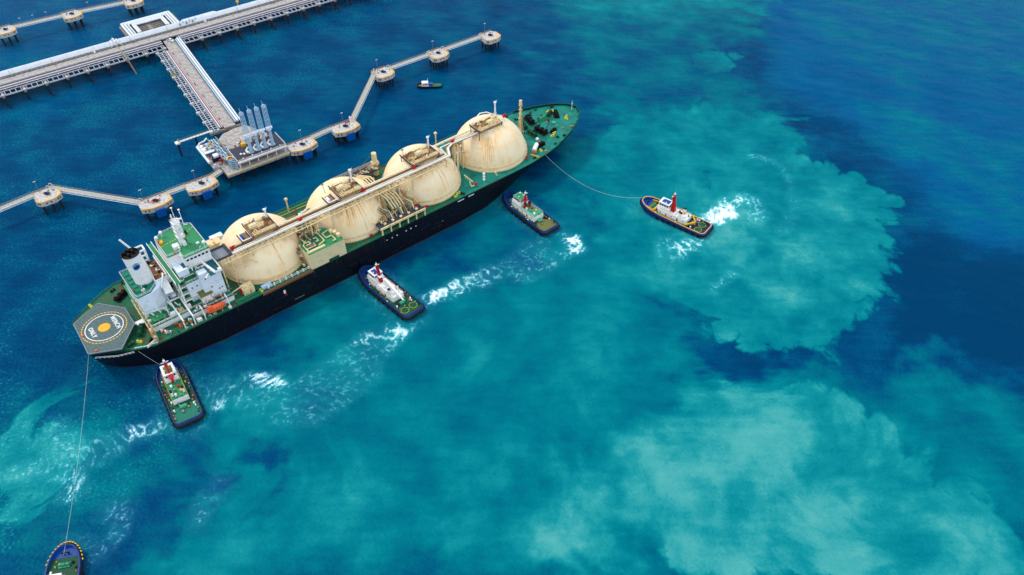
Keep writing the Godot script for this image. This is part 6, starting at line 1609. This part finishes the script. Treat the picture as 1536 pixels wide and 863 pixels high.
func make_helideck(o: Node3D):
	var y := 18.0
	var poly := [-72.2, -12.8, -64.0, -2.6, -64.0, 9.0, -73.4, 20.0, -85.2, 14.2, -84.4, -6.8]
	var b := MB.new(); b.prism(poly, y - 0.6, y)
	var h := part("helideck", b, mats["heli_grey"], o)
	# planking: narrow boards laid fore and aft with open joints
	var p := PackedVector2Array()
	for i in range(0, poly.size(), 2): p.append(Vector2(poly[i], poly[i + 1]))
	var z := -12.4; var k := 0
	while z < 19.8:
		var strip := PackedVector2Array([Vector2(-90, z), Vector2(-60, z), Vector2(-60, z + 0.82), Vector2(-90, z + 0.82)])
		for piece in Geometry2D.intersect_polygons(p, strip):
			var flat := []
			for q in piece: flat.append(q.x); flat.append(q.y)
			b = MB.new(); b.prism(flat, y + 0.005, y + 0.06)
			part("plank", b, mats["heli_grey"], h)
		z += 0.92; k += 1
	b = MB.new()
	for i in 6: b.bar(Vector3(poly[2 * i], y - 0.1, poly[2 * i + 1]), Vector3(poly[2 * ((i + 1) % 6)], y - 0.1, poly[2 * ((i + 1) % 6) + 1]), 0.35, 0.5)
	part("rim", b, mats["steel_grey"], h)
	var c := Vector3(-74.9, y + 0.07, 3.4)
	for i in 40:
		b = MB.new(); b.ring(c, 8.85, 9.3, 0.015, 3, TAU * i / 40, TAU * (i + 0.66) / 40)
		part("yellow_dash", b, mats["yellow"], h)
	b = MB.new(); b.ring(c, 7.5, 7.85, 0.015, 72); part("white_circle", b, mats["clean_white"], h)
	b = MB.new(); b.ring(c, 0.0, 2.5, 0.015, 40); part("yellow_dot", b, mats["yellow"], h)
	for q in [["WINCH", 4.9], ["ONLY", -4.9]]:
		var tm := TextMesh.new(); var f := SystemFont.new(); f.font_names = PackedStringArray(["Droid Sans"]); f.font_weight = 700
		tm.font = f; tm.text = q[0]; tm.font_size = 64; tm.pixel_size = 0.04; tm.depth = 0.02
		var t := inst("lettering", tm, mats["clean_white"], h)
		t.transform = Transform3D(Basis(Vector3(0, 0, 1), Vector3(1, 0, 0), Vector3(0, 1, 0)), c + Vector3(q[1], 0.015, 0))
	b = MB.new()
	for i in 6:
		for e in 2:
			var q0 := Vector3(poly[2 * i], y - 0.5, poly[2 * i + 1]).lerp(Vector3(-74.9, y - 0.5, 3.4), 0.06 + 0.3 * e)
			b.bar(q0, Vector3(lerpf(q0.x, -74, 0.12), DECK, lerpf(q0.z, 3, 0.12)), 0.4)
	part("support_leg", b, mats["clean_white"], h)
	for q in [Vector3(-82.0, y + 0.2, 14.8), Vector3(-83.6, y + 0.2, 3.0)]:
		b = MB.new(); b.lathe(q, [Vector2(0.5, -0.1), Vector2(0.5, 0.4), Vector2(0.01, 0.6)], 10); part("deck_lamp", b, mats["orange"], h)
	b = MB.new(); b.bar(Vector3(-64.0, y - 0.3, 8.6), Vector3(-60.4, 15.6, 9.6), 1.3, 0.2); b.box(Vector3(-61.8, 17.2, 9.0), Vector3(3.0, 0.2, 2.6)); part("access_stair", b, mats["clean_white"], h)
	b = MB.new(); b.rail([Vector3(-83.6, DECK, 15.6), Vector3(-76.0, DECK, 20.6), Vector3(-70.0, DECK, 22.6)], 1.1, 1.8, 0.08); part("stern_rail", b, mats["clean_white"], h)


# ---------------------------------------------------------------- tugs: x forward, origin at the waterline amidships
func tug_outline(l: float, w: float, n := 20) -> Array:
	# points from the stern's port corner round the bow to the stern's starboard corner
	var p := []
	var h := l / 2
	p.append(Vector2(-h, -w * 0.36)); p.append(Vector2(-h + 0.7, -w * 0.45)); p.append(Vector2(-h + 2.2, -w * 0.5))
	p.append(Vector2(-h * 0.4, -w * 0.5)); p.append(Vector2(h * 0.3, -w * 0.5))
	for k in n + 1:
		var t := -PI / 2 + PI * k / n
		p.append(Vector2(h - l * 0.27 + cos(t) * l * 0.27, pow(absf(sin(t)), 0.9) * signf(sin(t)) * w * 0.5))
	p.append(Vector2(h * 0.3, w * 0.5)); p.append(Vector2(-h * 0.4, w * 0.5))
	p.append(Vector2(-h + 2.2, w * 0.5)); p.append(Vector2(-h + 0.7, w * 0.45)); p.append(Vector2(-h, w * 0.36))
	return p

func sheer(x: float, l: float) -> float:
	var f := clampf((x / l + 0.05) / 0.55, 0, 1)
	return 2.1 + 1.7 * f * f

func make_tug(label: String, at: Vector3, turn: float, l: float, w: float, s: Dictionary) -> Node3D:
	var o := base("tugboat", label, "tugboat", at, turn, "tugs handling the carrier")
	var out := tug_outline(l, w)
	var n := out.size()
	# hull: keel row to deck row, then bulwark
	var b := MB.new()
	for i in n:
		var p: Vector2 = out[i]; var q: Vector2 = out[(i + 1) % n]
		var pl := p * 0.9; var ql := q * 0.9
		b.quad(Vector3(pl.x, -1.2, pl.y), Vector3(ql.x, -1.2, ql.y), Vector3(q.x, sheer(q.x, l), q.y), Vector3(p.x, sheer(p.x, l), p.y))
	var hull := part("hull", b, mats[s.get("hull", "tug_blue")], o)
	# decks
	b = MB.new(); var fd := MB.new(); var ad := MB.new()
	for i in n / 2:
		var p: Vector2 = out[i]; var q: Vector2 = out[i + 1]
		if q.x <= p.x: continue
		var m := ad if p.x < s.get("aft_from", -l * 0.2) - 0.1 else (fd if p.x > s.get("fore_from", l * 0.26) - 0.1 else b)
		# split long strips at the deck boundaries
		var cuts := [p.x, q.x]
		for e in [s.get("aft_from", -l * 0.2), s.get("fore_from", l * 0.26)]:
			if e > p.x and e < q.x: cuts.append(e)
		cuts.sort()
		for c in cuts.size() - 1:
			var x0: float = cuts[c]; var x1: float = cuts[c + 1]
			var z0 := lerpf(p.y, q.y, (x0 - p.x) / (q.x - p.x)); var z1 := lerpf(p.y, q.y, (x1 - p.x) / (q.x - p.x))
			var mid := (x0 + x1) / 2
			m = ad if mid < s.get("aft_from", -l * 0.2) else (fd if mid > s.get("fore_from", l * 0.26) else b)
			m.quad(Vector3(x0, sheer(x0, l), z0), Vector3(x1, sheer(x1, l), z1), Vector3(x1, sheer(x1, l), -z1), Vector3(x0, sheer(x0, l), -z0))
	part("main_deck", b, mats[s.get("deck", "tug_green")], o)
	part("foredeck", fd, mats[s.get("fore", "tug_blue")], o)
	part("aft_deck", ad, mats[s.get("aft", "tug_green")], o)
	# bulwark with a cap, and the fender belt outside it
	b = MB.new(); var fb := MB.new(); var cap := MB.new()
	for i in n:
		var p: Vector2 = out[i]; var q: Vector2 = out[(i + 1) % n]
		var bh := 0.95 + 0.45 * clampf(p.x / l * 2.5, 0, 1)
		var bq := 0.95 + 0.45 * clampf(q.x / l * 2.5, 0, 1)
		var inn := 0.95
		var a := Vector3(p.x, sheer(p.x, l), p.y); var c := Vector3(q.x, sheer(q.x, l), q.y)
		var ai := Vector3(p.x * inn, sheer(p.x, l) + bh, p.y * inn); var ci := Vector3(q.x * inn, sheer(q.x, l) + bq, q.y * inn)
		b.quad(a, c, ci, ai); b.quad(Vector3(c.x * 0.93, c.y, c.z * 0.93), Vector3(a.x * 0.93, a.y, a.z * 0.93), ai, ci)
		cap.bar(ai, ci, 0.4, 0.16)
		fb.tube(a - Vector3(0, 0.2, 0), c - Vector3(0, 0.2, 0), 0.62 if p.x > l * 0.2 or p.x < -l * 0.46 else 0.42, -1, 7, false)
		fb.ball(a - Vector3(0, 0.2, 0), 0.62 if p.x > l * 0.2 or p.x < -l * 0.46 else 0.42, 4, 6)
	part("bulwark", b, mats[s.get("hull", "tug_blue")], hull)
	part("bulwark_cap", cap, mats[s.get("cap", "tug_blue")], hull)
	part("fender_belt", fb, mats["rubber"], hull)
	# tyres along the sides, pads round the bow
	if not tex.has("tyre"):
		var t := MB.new()
		for i in 12:
			var t0 := TAU * i / 12; var t1 := TAU * (i + 1) / 12
			t.tube(Vector3(0.65 * cos(t0), 0.65 * sin(t0), 0), Vector3(0.65 * cos(t1), 0.65 * sin(t1), 0), 0.3, -1, 6, false)
		tex["tyre"] = t.mesh()
	for k in 8:
		for sd in [-1.0, 1.0]:
			inst("tyre_fender", tex["tyre"], mats["rubber"], o, Vector3(-l * 0.42 + k * l * 0.085, 1.3, sd * (w * 0.5 + 0.45)))
	if s.has("pads"):
		for k in 17:
			var t := -1.25 + 2.5 * k / 16
			var px := l / 2 - l * 0.27 + cos(t) * (l * 0.27 + 0.45); var pz := sin(t) * (w * 0.5 + 0.5)
			b = MB.new(); b.box(Vector3(px, sheer(px, l) + 0.45, pz), Vector3(0.35, 0.35, 0.75), Basis(Vector3.UP, -t)); part("fender_pad", b, mats["yellow"], o)
	# fore winch and bitts
	var wx: float = s.get("winch", l * 0.25)
	winch(o, Vector3(wx, sheer(wx, l), 0), 90, s.get("winch_m", "mint"), 0.62, "tow_winch")
	b = MB.new()
	for e in [-1.0, 1.0]: b.tube(Vector3(l * 0.4, sheer(l * 0.4, l), e * 0.9), Vector3(l * 0.4, sheer(l * 0.4, l) + 1.3, e * 0.9), 0.25, -1, 8)
	b.bar(Vector3(l * 0.4, sheer(l * 0.4, l) + 1.0, -1.5), Vector3(l * 0.4, sheer(l * 0.4, l) + 1.0, 1.5), 0.3); part("tow_bitt", b, mats[s.get("bitt", "black")], o)
	# deckhouse
	var y := 2.15; var dw: float = s.get("house_w", w * 0.56); var dx: float = s.get("house_x", 0.03 * l); var dl: float = s.get("house_l", l * 0.42)
	b = MB.new(); b.prism([dx - dl / 2, -dw / 2, dx + dl / 2 - 1.6, -dw / 2, dx + dl / 2, -dw * 0.3, dx + dl / 2, dw * 0.3, dx + dl / 2 - 1.6, dw / 2, dx - dl / 2, dw / 2], y, y + 2.7)
	var house := part("deckhouse", b, mats["clean_white"], o)
	bx("house_top", Vector3(dx - 0.2, y + 2.78, 0), Vector3(dl - 0.9, 0.14, dw - 0.1), mats[s.get("house_top", "roof_green")], house)
	for k in 5:
		for e in [-1.0, 1.0]: bx("door" if k % 2 == 1 else "porthole", Vector3(dx - dl * 0.4 + k * dl * 0.19, y + (1.0 if k % 2 == 1 else 1.6), e * (dw / 2 + 0.03)), Vector3(0.8, 1.9, 0.1) if k % 2 == 1 else Vector3(0.5, 0.5, 0.1), mats[["tan", "brown", "red"][k % 3] if k % 2 == 1 else "glass"], house)
	b = MB.new(); b.rail([Vector3(dx - dl / 2 + 0.3, y + 2.85, -dw / 2 + 0.1), Vector3(dx + dl / 2 - 1.8, y + 2.85, -dw / 2 + 0.1)], 1.0, 1.5, 0.06); b.rail([Vector3(dx - dl / 2 + 0.3, y + 2.85, dw / 2 - 0.1), Vector3(dx + dl / 2 - 1.8, y + 2.85, dw / 2 - 0.1)], 1.0, 1.5, 0.06); part("house_rail", b, mats[s.get("rail", "clean_white")], house)
	# bridge front tier and wheelhouse
	var bxx: float = s.get("bridge_x", dx + dl * 0.22); var bl: float = s.get("bridge_l", 5.6); var bw: float = s.get("bridge_w", dw * 0.82)
	b = MB.new(); b.taper(Vector3(bxx, y + 2.85, 0), Vector2(bl + 1.2, bw + 0.4), Vector2(bl + 0.8, bw), 1.7); part("bridge_base", b, mats["clean_white"], o)
	b = MB.new(); b.taper(Vector3(bxx, y + 4.55, 0), Vector2(bl, bw * 0.95), Vector2(bl * 0.94, bw * 0.86), 2.3)
	var wh := part("wheelhouse", b, mats["clean_white"], o)
	for k in 4:
		for e in [-1.0, 1.0]:
			b = MB.new(); b.box(Vector3(bxx - bl * 0.34 + k * bl * 0.225, y + 5.75, e * bw * 0.462), Vector3(bl * 0.17, 1.0, 0.12), Basis(Vector3.RIGHT, e * 0.08)); part("window", b, mats["glass"], wh)
	for k in 4:
		b = MB.new(); b.box(Vector3(bxx + bl * 0.488, y + 5.75, -bw * 0.3 + k * bw * 0.2), Vector3(0.12, 1.0, bw * 0.15)); part("window", b, mats["glass"], wh)
		b = MB.new(); b.box(Vector3(bxx - bl * 0.488, y + 5.75, -bw * 0.3 + k * bw * 0.2), Vector3(0.12, 1.0, bw * 0.15)); part("window", b, mats["glass"], wh)
	bx("wheelhouse_roof", Vector3(bxx, y + 6.93, 0), Vector3(bl * 1.02, 0.18, bw * 0.95), mats[s.get("roof", "clean_white")], wh)
	bx("roof_panel", Vector3(bxx - 0.2, y + 7.05, 0), Vector3(bl * 0.7, 0.08, bw * 0.6), mats[s.get("roof_panel", "roof_green")], wh)
	b = MB.new(); b.ball(Vector3(bxx + bl * 0.25, y + 7.5, bw * 0.2), 0.45, 5, 8); b.ball(Vector3(bxx - bl * 0.1, y + 7.4, -bw * 0.25), 0.35, 5, 8); part("antenna_dome", b, mats["clean_white"], wh)
	# mast
	var mx: float = s.get("mast_x", bxx - bl * 0.7); var mh: float = s.get("mast_h", 8.0); var rake: float = s.get("rake", 0.0)
	b = MB.new()
	var mt := Vector3(mx + rake, y + 4.5 + mh, 0)
	if s.get("lattice", false):
		for e in [[-0.6, -0.6], [0.6, -0.6], [0.6, 0.6], [-0.6, 0.6]]: b.bar(Vector3(mx + e[0], y + 3, e[1]), mt + Vector3(e[0] * 0.5, 0, e[1] * 0.5), 0.3)
		for k in 7: b.box(Vector3(mx, y + 3, 0).lerp(mt, k / 7.0), Vector3(1.3, 0.25, 1.3))
	else:
		b.taper(Vector3(mx, y + 2.8, 0), Vector2(s.get("mast_w", 1.2), s.get("mast_w", 1.2)), Vector2(s.get("mast_w", 1.2) * 0.55, s.get("mast_w", 1.2) * 0.55), mt.y - y - 2.8, Vector2(rake, 0))
	var mast := part("mast", b, mats["red"], o)
	b = MB.new(); b.tube(mt, mt + Vector3(0, 1.6, 0), 0.25, 0.1, 6); b.bar(mt + Vector3(0, -0.6, -1.6), mt + Vector3(0, -0.6, 1.6), 0.2); b.box(mt + Vector3(0.8, -1.6, 0), Vector3(0.3, 0.3, 2.2)); b.box(mt + Vector3(0, 0.2, 0), Vector3(0.8, 0.5, 0.9)); part("mast_head", b, mats["clean_white"], mast)
	for q in [[Vector3(mx, y + 6.6, 0), Vector3(2.2, 0.2, 2.2)], [mt + Vector3(0.2, -2.8, 0), Vector3(1.5, 0.2, 1.5)]]:
		b = MB.new(); b.box(q[0], q[1]); part("mast_platform", b, mats["clean_white" if s.get("lattice", false) else "red"], mast)
	# funnels
	for e in [-1.0, 1.0]:
		var fx: float = s.get("funnel_x", dx - dl * 0.26); var fz: float = e * s.get("funnel_z", dw * 0.36)
		b = MB.new(); b.taper(Vector3(fx, y + 2.8, fz), Vector2(1.7, 1.1), Vector2(1.4, 0.9), 2.6, Vector2(-0.3, 0)); var fn := part("funnel", b, mats[s.get("funnel", "clean_white")], o)
		b = MB.new(); b.taper(Vector3(fx - 0.3, y + 5.4, fz), Vector2(1.45, 0.95), Vector2(1.3, 0.8), 0.6, Vector2(-0.1, 0)); part("funnel_cap", b, mats["black"], fn)
	# fittings on the house top and the aft deck
	for k in 7:
		b = MB.new(); var c := Vector3(dx - dl * 0.46 + k * dl * 0.075, y + 2.85, (1.0 if k % 2 == 0 else -1.0) * dw * (0.12 + 0.05 * (k % 3)))
		if k % 3 == 0: b.tube(c, c + Vector3(0, 1.1, 0), 0.5, 0.45, 8)
		else: b.box(c + Vector3(0, 0.5, 0), Vector3(0.9, 1.0, 0.9))
		part("deck_box", b, mats[["mint", "clean_white", "yellow", "steel_grey", "red", "clean_white", "mint"][k]], o)
	var ax := -l * 0.5 + l * 0.16
	if s.get("rings", false):
		for e in [-1.0, 1.0]:
			b = MB.new(); b.lathe(Vector3(ax - 1.2, sheer(-l, l), e * w * 0.21), [Vector2(2.0, 0), Vector2(2.0, 0.12), Vector2(0.01, 0.12)], 24); part("hatch", b, mats["tug_green"], o)
			b = MB.new(); b.ring(Vector3(ax - 1.2, sheer(-l, l) + 0.12, e * w * 0.21), 1.75, 2.05, 0.05, 28); part("yellow_ring", b, mats["lime"], o)
	b = MB.new()
	b.box(Vector3(ax + 3.4, sheer(0, l) + 0.5, -0.2), Vector3(1.5, 1.1, 2.2)); b.tube(Vector3(ax + 3.4, 2.9, -1.6), Vector3(ax + 3.4, 2.9, 1.3), 0.6, -1, 10); part("aft_capstan", b, mats["mint"], o)
	for e in [-1.0, 1.0]:
		b = MB.new(); b.tube(Vector3(ax + 2.6, 2.1, e * w * 0.34), Vector3(ax + 2.6, 3.1, e * w * 0.34), 0.35, -1, 8); b.ball(Vector3(ax + 2.6, 3.2, e * w * 0.34), 0.45, 4, 8); part("aft_bollard", b, mats[s.get("aft_bollard", "clean_white")], o)
	for k in 6:
		b = MB.new(); var c := Vector3(ax + 1.0 + k * 1.3, 2.2, rng.randf_range(-w * 0.3, w * 0.3)); b.box(c + Vector3(0, 0.3, 0), Vector3(rng.randf_range(0.4, 1.2), 0.6, rng.randf_range(0.4, 1.0))); part("deck_gear", b, mats[["steel_grey", "tan", "black", "mint"][k % 4]], o)
	for k in 30:
		var side := 1.0 if k % 2 == 0 else -1.0
		var gx := lerpf(-l * 0.4, l * 0.33, k / 29.0); var gz := side * (dw * 0.5 + rng.randf_range(0.5, maxf(0.6, w * 0.44 - dw * 0.5)))
		if gx > l * 0.26: gz *= 0.6
		b = MB.new()
		if k % 3 == 0: b.tube(Vector3(gx, sheer(gx, l), gz), Vector3(gx, sheer(gx, l) + 0.9, gz), 0.25, 0.2, 7)
		else: b.box(Vector3(gx, sheer(gx, l) + 0.35, gz), Vector3(rng.randf_range(0.4, 1.3), 0.7, rng.randf_range(0.3, 0.7)))
		part("side_deck_gear", b, mats[["black", "tan", "mint", "orange", "clean_white", "dark_green", "lemon"][k % 7]], o)
	if s.has("frame"):
		b = MB.new()
		for e in [-1.0, 1.0]: b.bar(Vector3(dx - dl / 2 - 0.2, 3.6, e * w * 0.4), Vector3(ax + 2.2, 3.9, e * 0.5), 0.55, 0.6)
		b.bar(Vector3(ax + 2.2, 2.1, 0), Vector3(ax + 2.2, 4.0, 0), 0.7); part("tow_frame", b, mats["yellow"], o)
		b = MB.new(); b.bar(Vector3(wx - 2.2, 4.0, -w * 0.36), Vector3(wx - 2.2, 4.0, w * 0.36), 0.7, 0.9); b.bar(Vector3(wx - 2.2, 3.6, w * 0.36), Vector3(wx + 2.6, 3.6, w * 0.3), 0.4, 0.6); b.bar(Vector3(wx - 2.2, 3.6, -w * 0.36), Vector3(wx + 2.6, 3.6, -w * 0.3), 0.4, 0.6); part("winch_frame", b, mats["yellow"], o)
	if s.has("boom"):
		b = MB.new(); b.taper(Vector3(dx - dl * 0.02, y + 2.8, 0.3), Vector2(1.8, 1.8), Vector2(1.3, 1.3), 3.6); var cr := part("crane_post", b, mats["clean_white"], o)
		b = MB.new(); b.bar(Vector3(dx - dl * 0.02, y + 6.2, 0.3), Vector3(ax + 3.2, y + 4.0, -0.6), 1.0, 1.1); b.bar(Vector3(ax + 5.2, y + 4.6, -0.5), Vector3(ax + 1.6, y + 3.6, -0.7), 0.6, 0.7); part("crane_boom", b, mats["clean_white"], cr)
		b = MB.new()
		for k in 4: b.bar(Vector3(ax + 5.2 + k * 1.5, y + 0.2, 2.6), Vector3(ax + 5.6 + k * 1.5, y + 2.4, 1.4), 0.3)
		b.bar(Vector3(ax + 5.0, y + 2.4, 1.6), Vector3(ax + 10.0, y + 2.4, 1.6), 0.35); part("boom_rest", b, mats["clean_white"], o)
	return o

func make_tugs():
	make_tug("tug with a bright green aft deck, tied under the carrier's stern", Vector3(-140.2, 0, -207.0), 122.8, 36.0, 12.0,
		{"aft": "aqua_deck", "aft_from": -8.0, "deck": "tug_green", "house_l": 18.0, "house_w": 6.6, "house_x": 3.0, "bridge_x": 8.0, "bridge_l": 6.2, "mast_x": 3.6, "mast_h": 7.5, "rake": 4.5, "mast_w": 1.0, "winch": 12.6, "winch_m": "dark_green", "roof_panel": "olive", "house_top": "roof_green", "rail": "yellow", "funnel_x": -3.0, "bitt": "red"})
	make_tug("tug with a white crane boom along its deck, bow against the carrier amidships", Vector3(-58.5, 0, -267.6), 134.9, 41.0, 11.6,
		{"aft": "tug_green", "rings": true, "lattice": true, "mast_h": 8.0, "mast_x": 5.2, "rake": 2.0, "house_l": 20.0, "house_x": 2.5, "house_w": 6.4, "bridge_x": 9.2, "bridge_l": 5.0, "roof_panel": "blue", "boom": true, "house_top": "clean_white", "funnel_x": -3.5, "winch": 14.0, "winch_m": "mint", "fore_from": 9.5, "rail": "tan"})
	make_tug("tug with twin red stacks and an olive aft deck, under the carrier's bow shoulder", Vector3(8.6, 0, -327.1), 130.6, 37.6, 11.4,
		{"aft": "olive", "aft_from": -9.0, "deck": "tug_green", "house_l": 19.0, "house_x": 1.6, "house_w": 6.6, "bridge_x": 6.8, "bridge_l": 5.6, "roof_panel": "roof_green", "roof": "mint", "house_top": "mint", "funnel": "red", "funnel_x": 1.2, "funnel_z": 1.4, "mast_x": 2.8, "mast_h": 6.6, "mast_w": 0.9, "winch": 12.5, "winch_m": "mint", "cap": "tug_blue", "aft_bollard": "black"})
	make_tug("tug with a yellow tow frame and tall red mast, towing alone ahead of the carrier", Vector3(85.3, 0, -324.4), 142.9, 40.4, 11.2,
		{"hull": "blue", "fore": "blue", "aft": "navy", "rings": true, "frame": true, "house_l": 17.5, "house_x": 0.8, "house_w": 6.2, "bridge_x": 6.0, "bridge_l": 6.0, "roof_panel": "blue", "house_top": "clean_white", "mast_x": 1.4, "mast_h": 9.0, "mast_w": 2.0, "rake": 0.6, "winch": 12.6, "winch_m": "mint", "cap": "yellow", "fore_from": 14.6, "deck": "olive", "rail": "cream"})
	make_tug("tug entering at the bottom edge with yellow pads round its blue bow", Vector3(-154.4, 0, -119.6), 101.7, 37.0, 11.6,
		{"hull": "blue", "fore": "blue", "pads": true, "aft_from": -7.0, "fore_from": 13.6, "winch": 10.8, "winch_m": "mint", "roof_panel": "red", "deck": "dark_green", "bridge_x": 1.5, "house_x": -4.0, "mast_x": -2.5})
	# the small workboat lying off the dolphins
	var o := base("workboat", "small workboat with a white cabin and green stern, alone above the foremost dome", "boat", Vector3(-53.9, 0, -457.0), -174.0)
	var out := tug_outline(16.2, 4.8, 12); var n := out.size()
	var b := MB.new(); var d := MB.new(); var g := MB.new()
	for i in n:
		var p: Vector2 = out[i]; var q: Vector2 = out[(i + 1) % n]
		b.quad(Vector3(p.x * 0.92, -0.8, p.y * 0.9), Vector3(q.x * 0.92, -0.8, q.y * 0.9), Vector3(q.x, 1.4 + maxf(0, q.x) * 0.08, q.y), Vector3(p.x, 1.4 + maxf(0, p.x) * 0.08, p.y))
		b.bar(Vector3(p.x, 1.45 + maxf(0, p.x) * 0.08, p.y), Vector3(q.x, 1.45 + maxf(0, q.x) * 0.08, q.y), 0.4, 0.35)
	part("hull", b, mats["navy"], o)
	var flat := []; var fl2 := []
	for p in out:
		if p.x > -3.2: flat.append(p.x * 0.97); flat.append(p.y * 0.94)
		if p.x < 0: fl2.append(minf(p.x, -3.3) * 0.97); fl2.append(p.y * 0.94)
	d.prism([-3.2, -2.2, 4.0, -2.2, 7.0, -1.2, 7.6, 0, 7.0, 1.2, 4.0, 2.2, -3.2, 2.2], 1.1, 1.32); part("foredeck", d, mats["olive"], o)
	g.prism([-7.8, -1.7, -7.0, -2.2, -3.3, -2.2, -3.3, 2.2, -7.0, 2.2, -7.8, 1.7], 1.1, 1.36); part("stern_deck", g, mats["aqua_deck"], o)
	b = MB.new(); b.taper(Vector3(2.6, 1.3, 0), Vector2(4.4, 3.0), Vector2(3.6, 2.6), 2.4); var cab := part("cabin", b, mats["clean_white"], o)
	for k in 3:
		for e in [-1.0, 1.0]: bx("window", Vector3(1.4 + k * 1.1, 2.7, e * 1.42), Vector3(0.8, 0.7, 0.12), mats["glass"], cab)
	bx("cabin_roof", Vector3(2.6, 3.8, 0), Vector3(4.2, 0.18, 3.0), mats["clean_white"], cab)
	bx("blue_cover", Vector3(-1.2, 2.0, 0.2), Vector3(2.2, 1.5, 2.2), mats["fender_blue"], o)
	b = MB.new(); b.tube(Vector3(1.0, 3.8, 0), Vector3(0.6, 6.4, 0), 0.12, 0.08, 6); b.bar(Vector3(0.8, 5.4, -0.8), Vector3(0.8, 5.4, 0.8), 0.1); part("mast", b, mats["clean_white"], o)

# ---------------------------------------------------------------- ropes
func make_line(label: String, p: Vector3, q: Vector3, sag: float, r: float):
	var o := base("tow_line", label, "rope", Vector3.ZERO, 0.0, "tow lines")
	var b := MB.new(); var pts := []
	for k in 41:
		var t := k / 40.0
		pts.append(p.lerp(q, t) - Vector3.UP * sag * 4 * t * (1 - t))
	for k in 40: b.tube(pts[k], pts[k + 1], r, -1, 6, false)
	part("rope", b, mats["rope"], o)

func make_lines():
	var t := deg_to_rad(SHIP_TURN)
	var u := Vector3(cos(t), 0, -sin(t)); var w := Vector3(sin(t), 0, cos(t))
	make_line("thin pale tow line curving from the carrier's bow to the lone towing tug", SHIP_AT + u * 156.2 + w * 23.2 + Vector3.UP * 15.6, Vector3(69.0, 5.2, -336.2), 8.6, 0.055)
	make_line("short tow line from the carrier's stern to the green-decked tug", SHIP_AT + u * -68.4 + w * 22.9 + Vector3.UP * 15.4, Vector3(-147.0, 4.6, -217.6), 0.6, 0.06)
	make_line("long straight tow line from the carrier's stern to the tug at the bottom edge", SHIP_AT + u * -84.4 + w * 10.0 + Vector3.UP * 15.6, Vector3(-157.2, 4.9, -132.8), 2.2, 0.05)
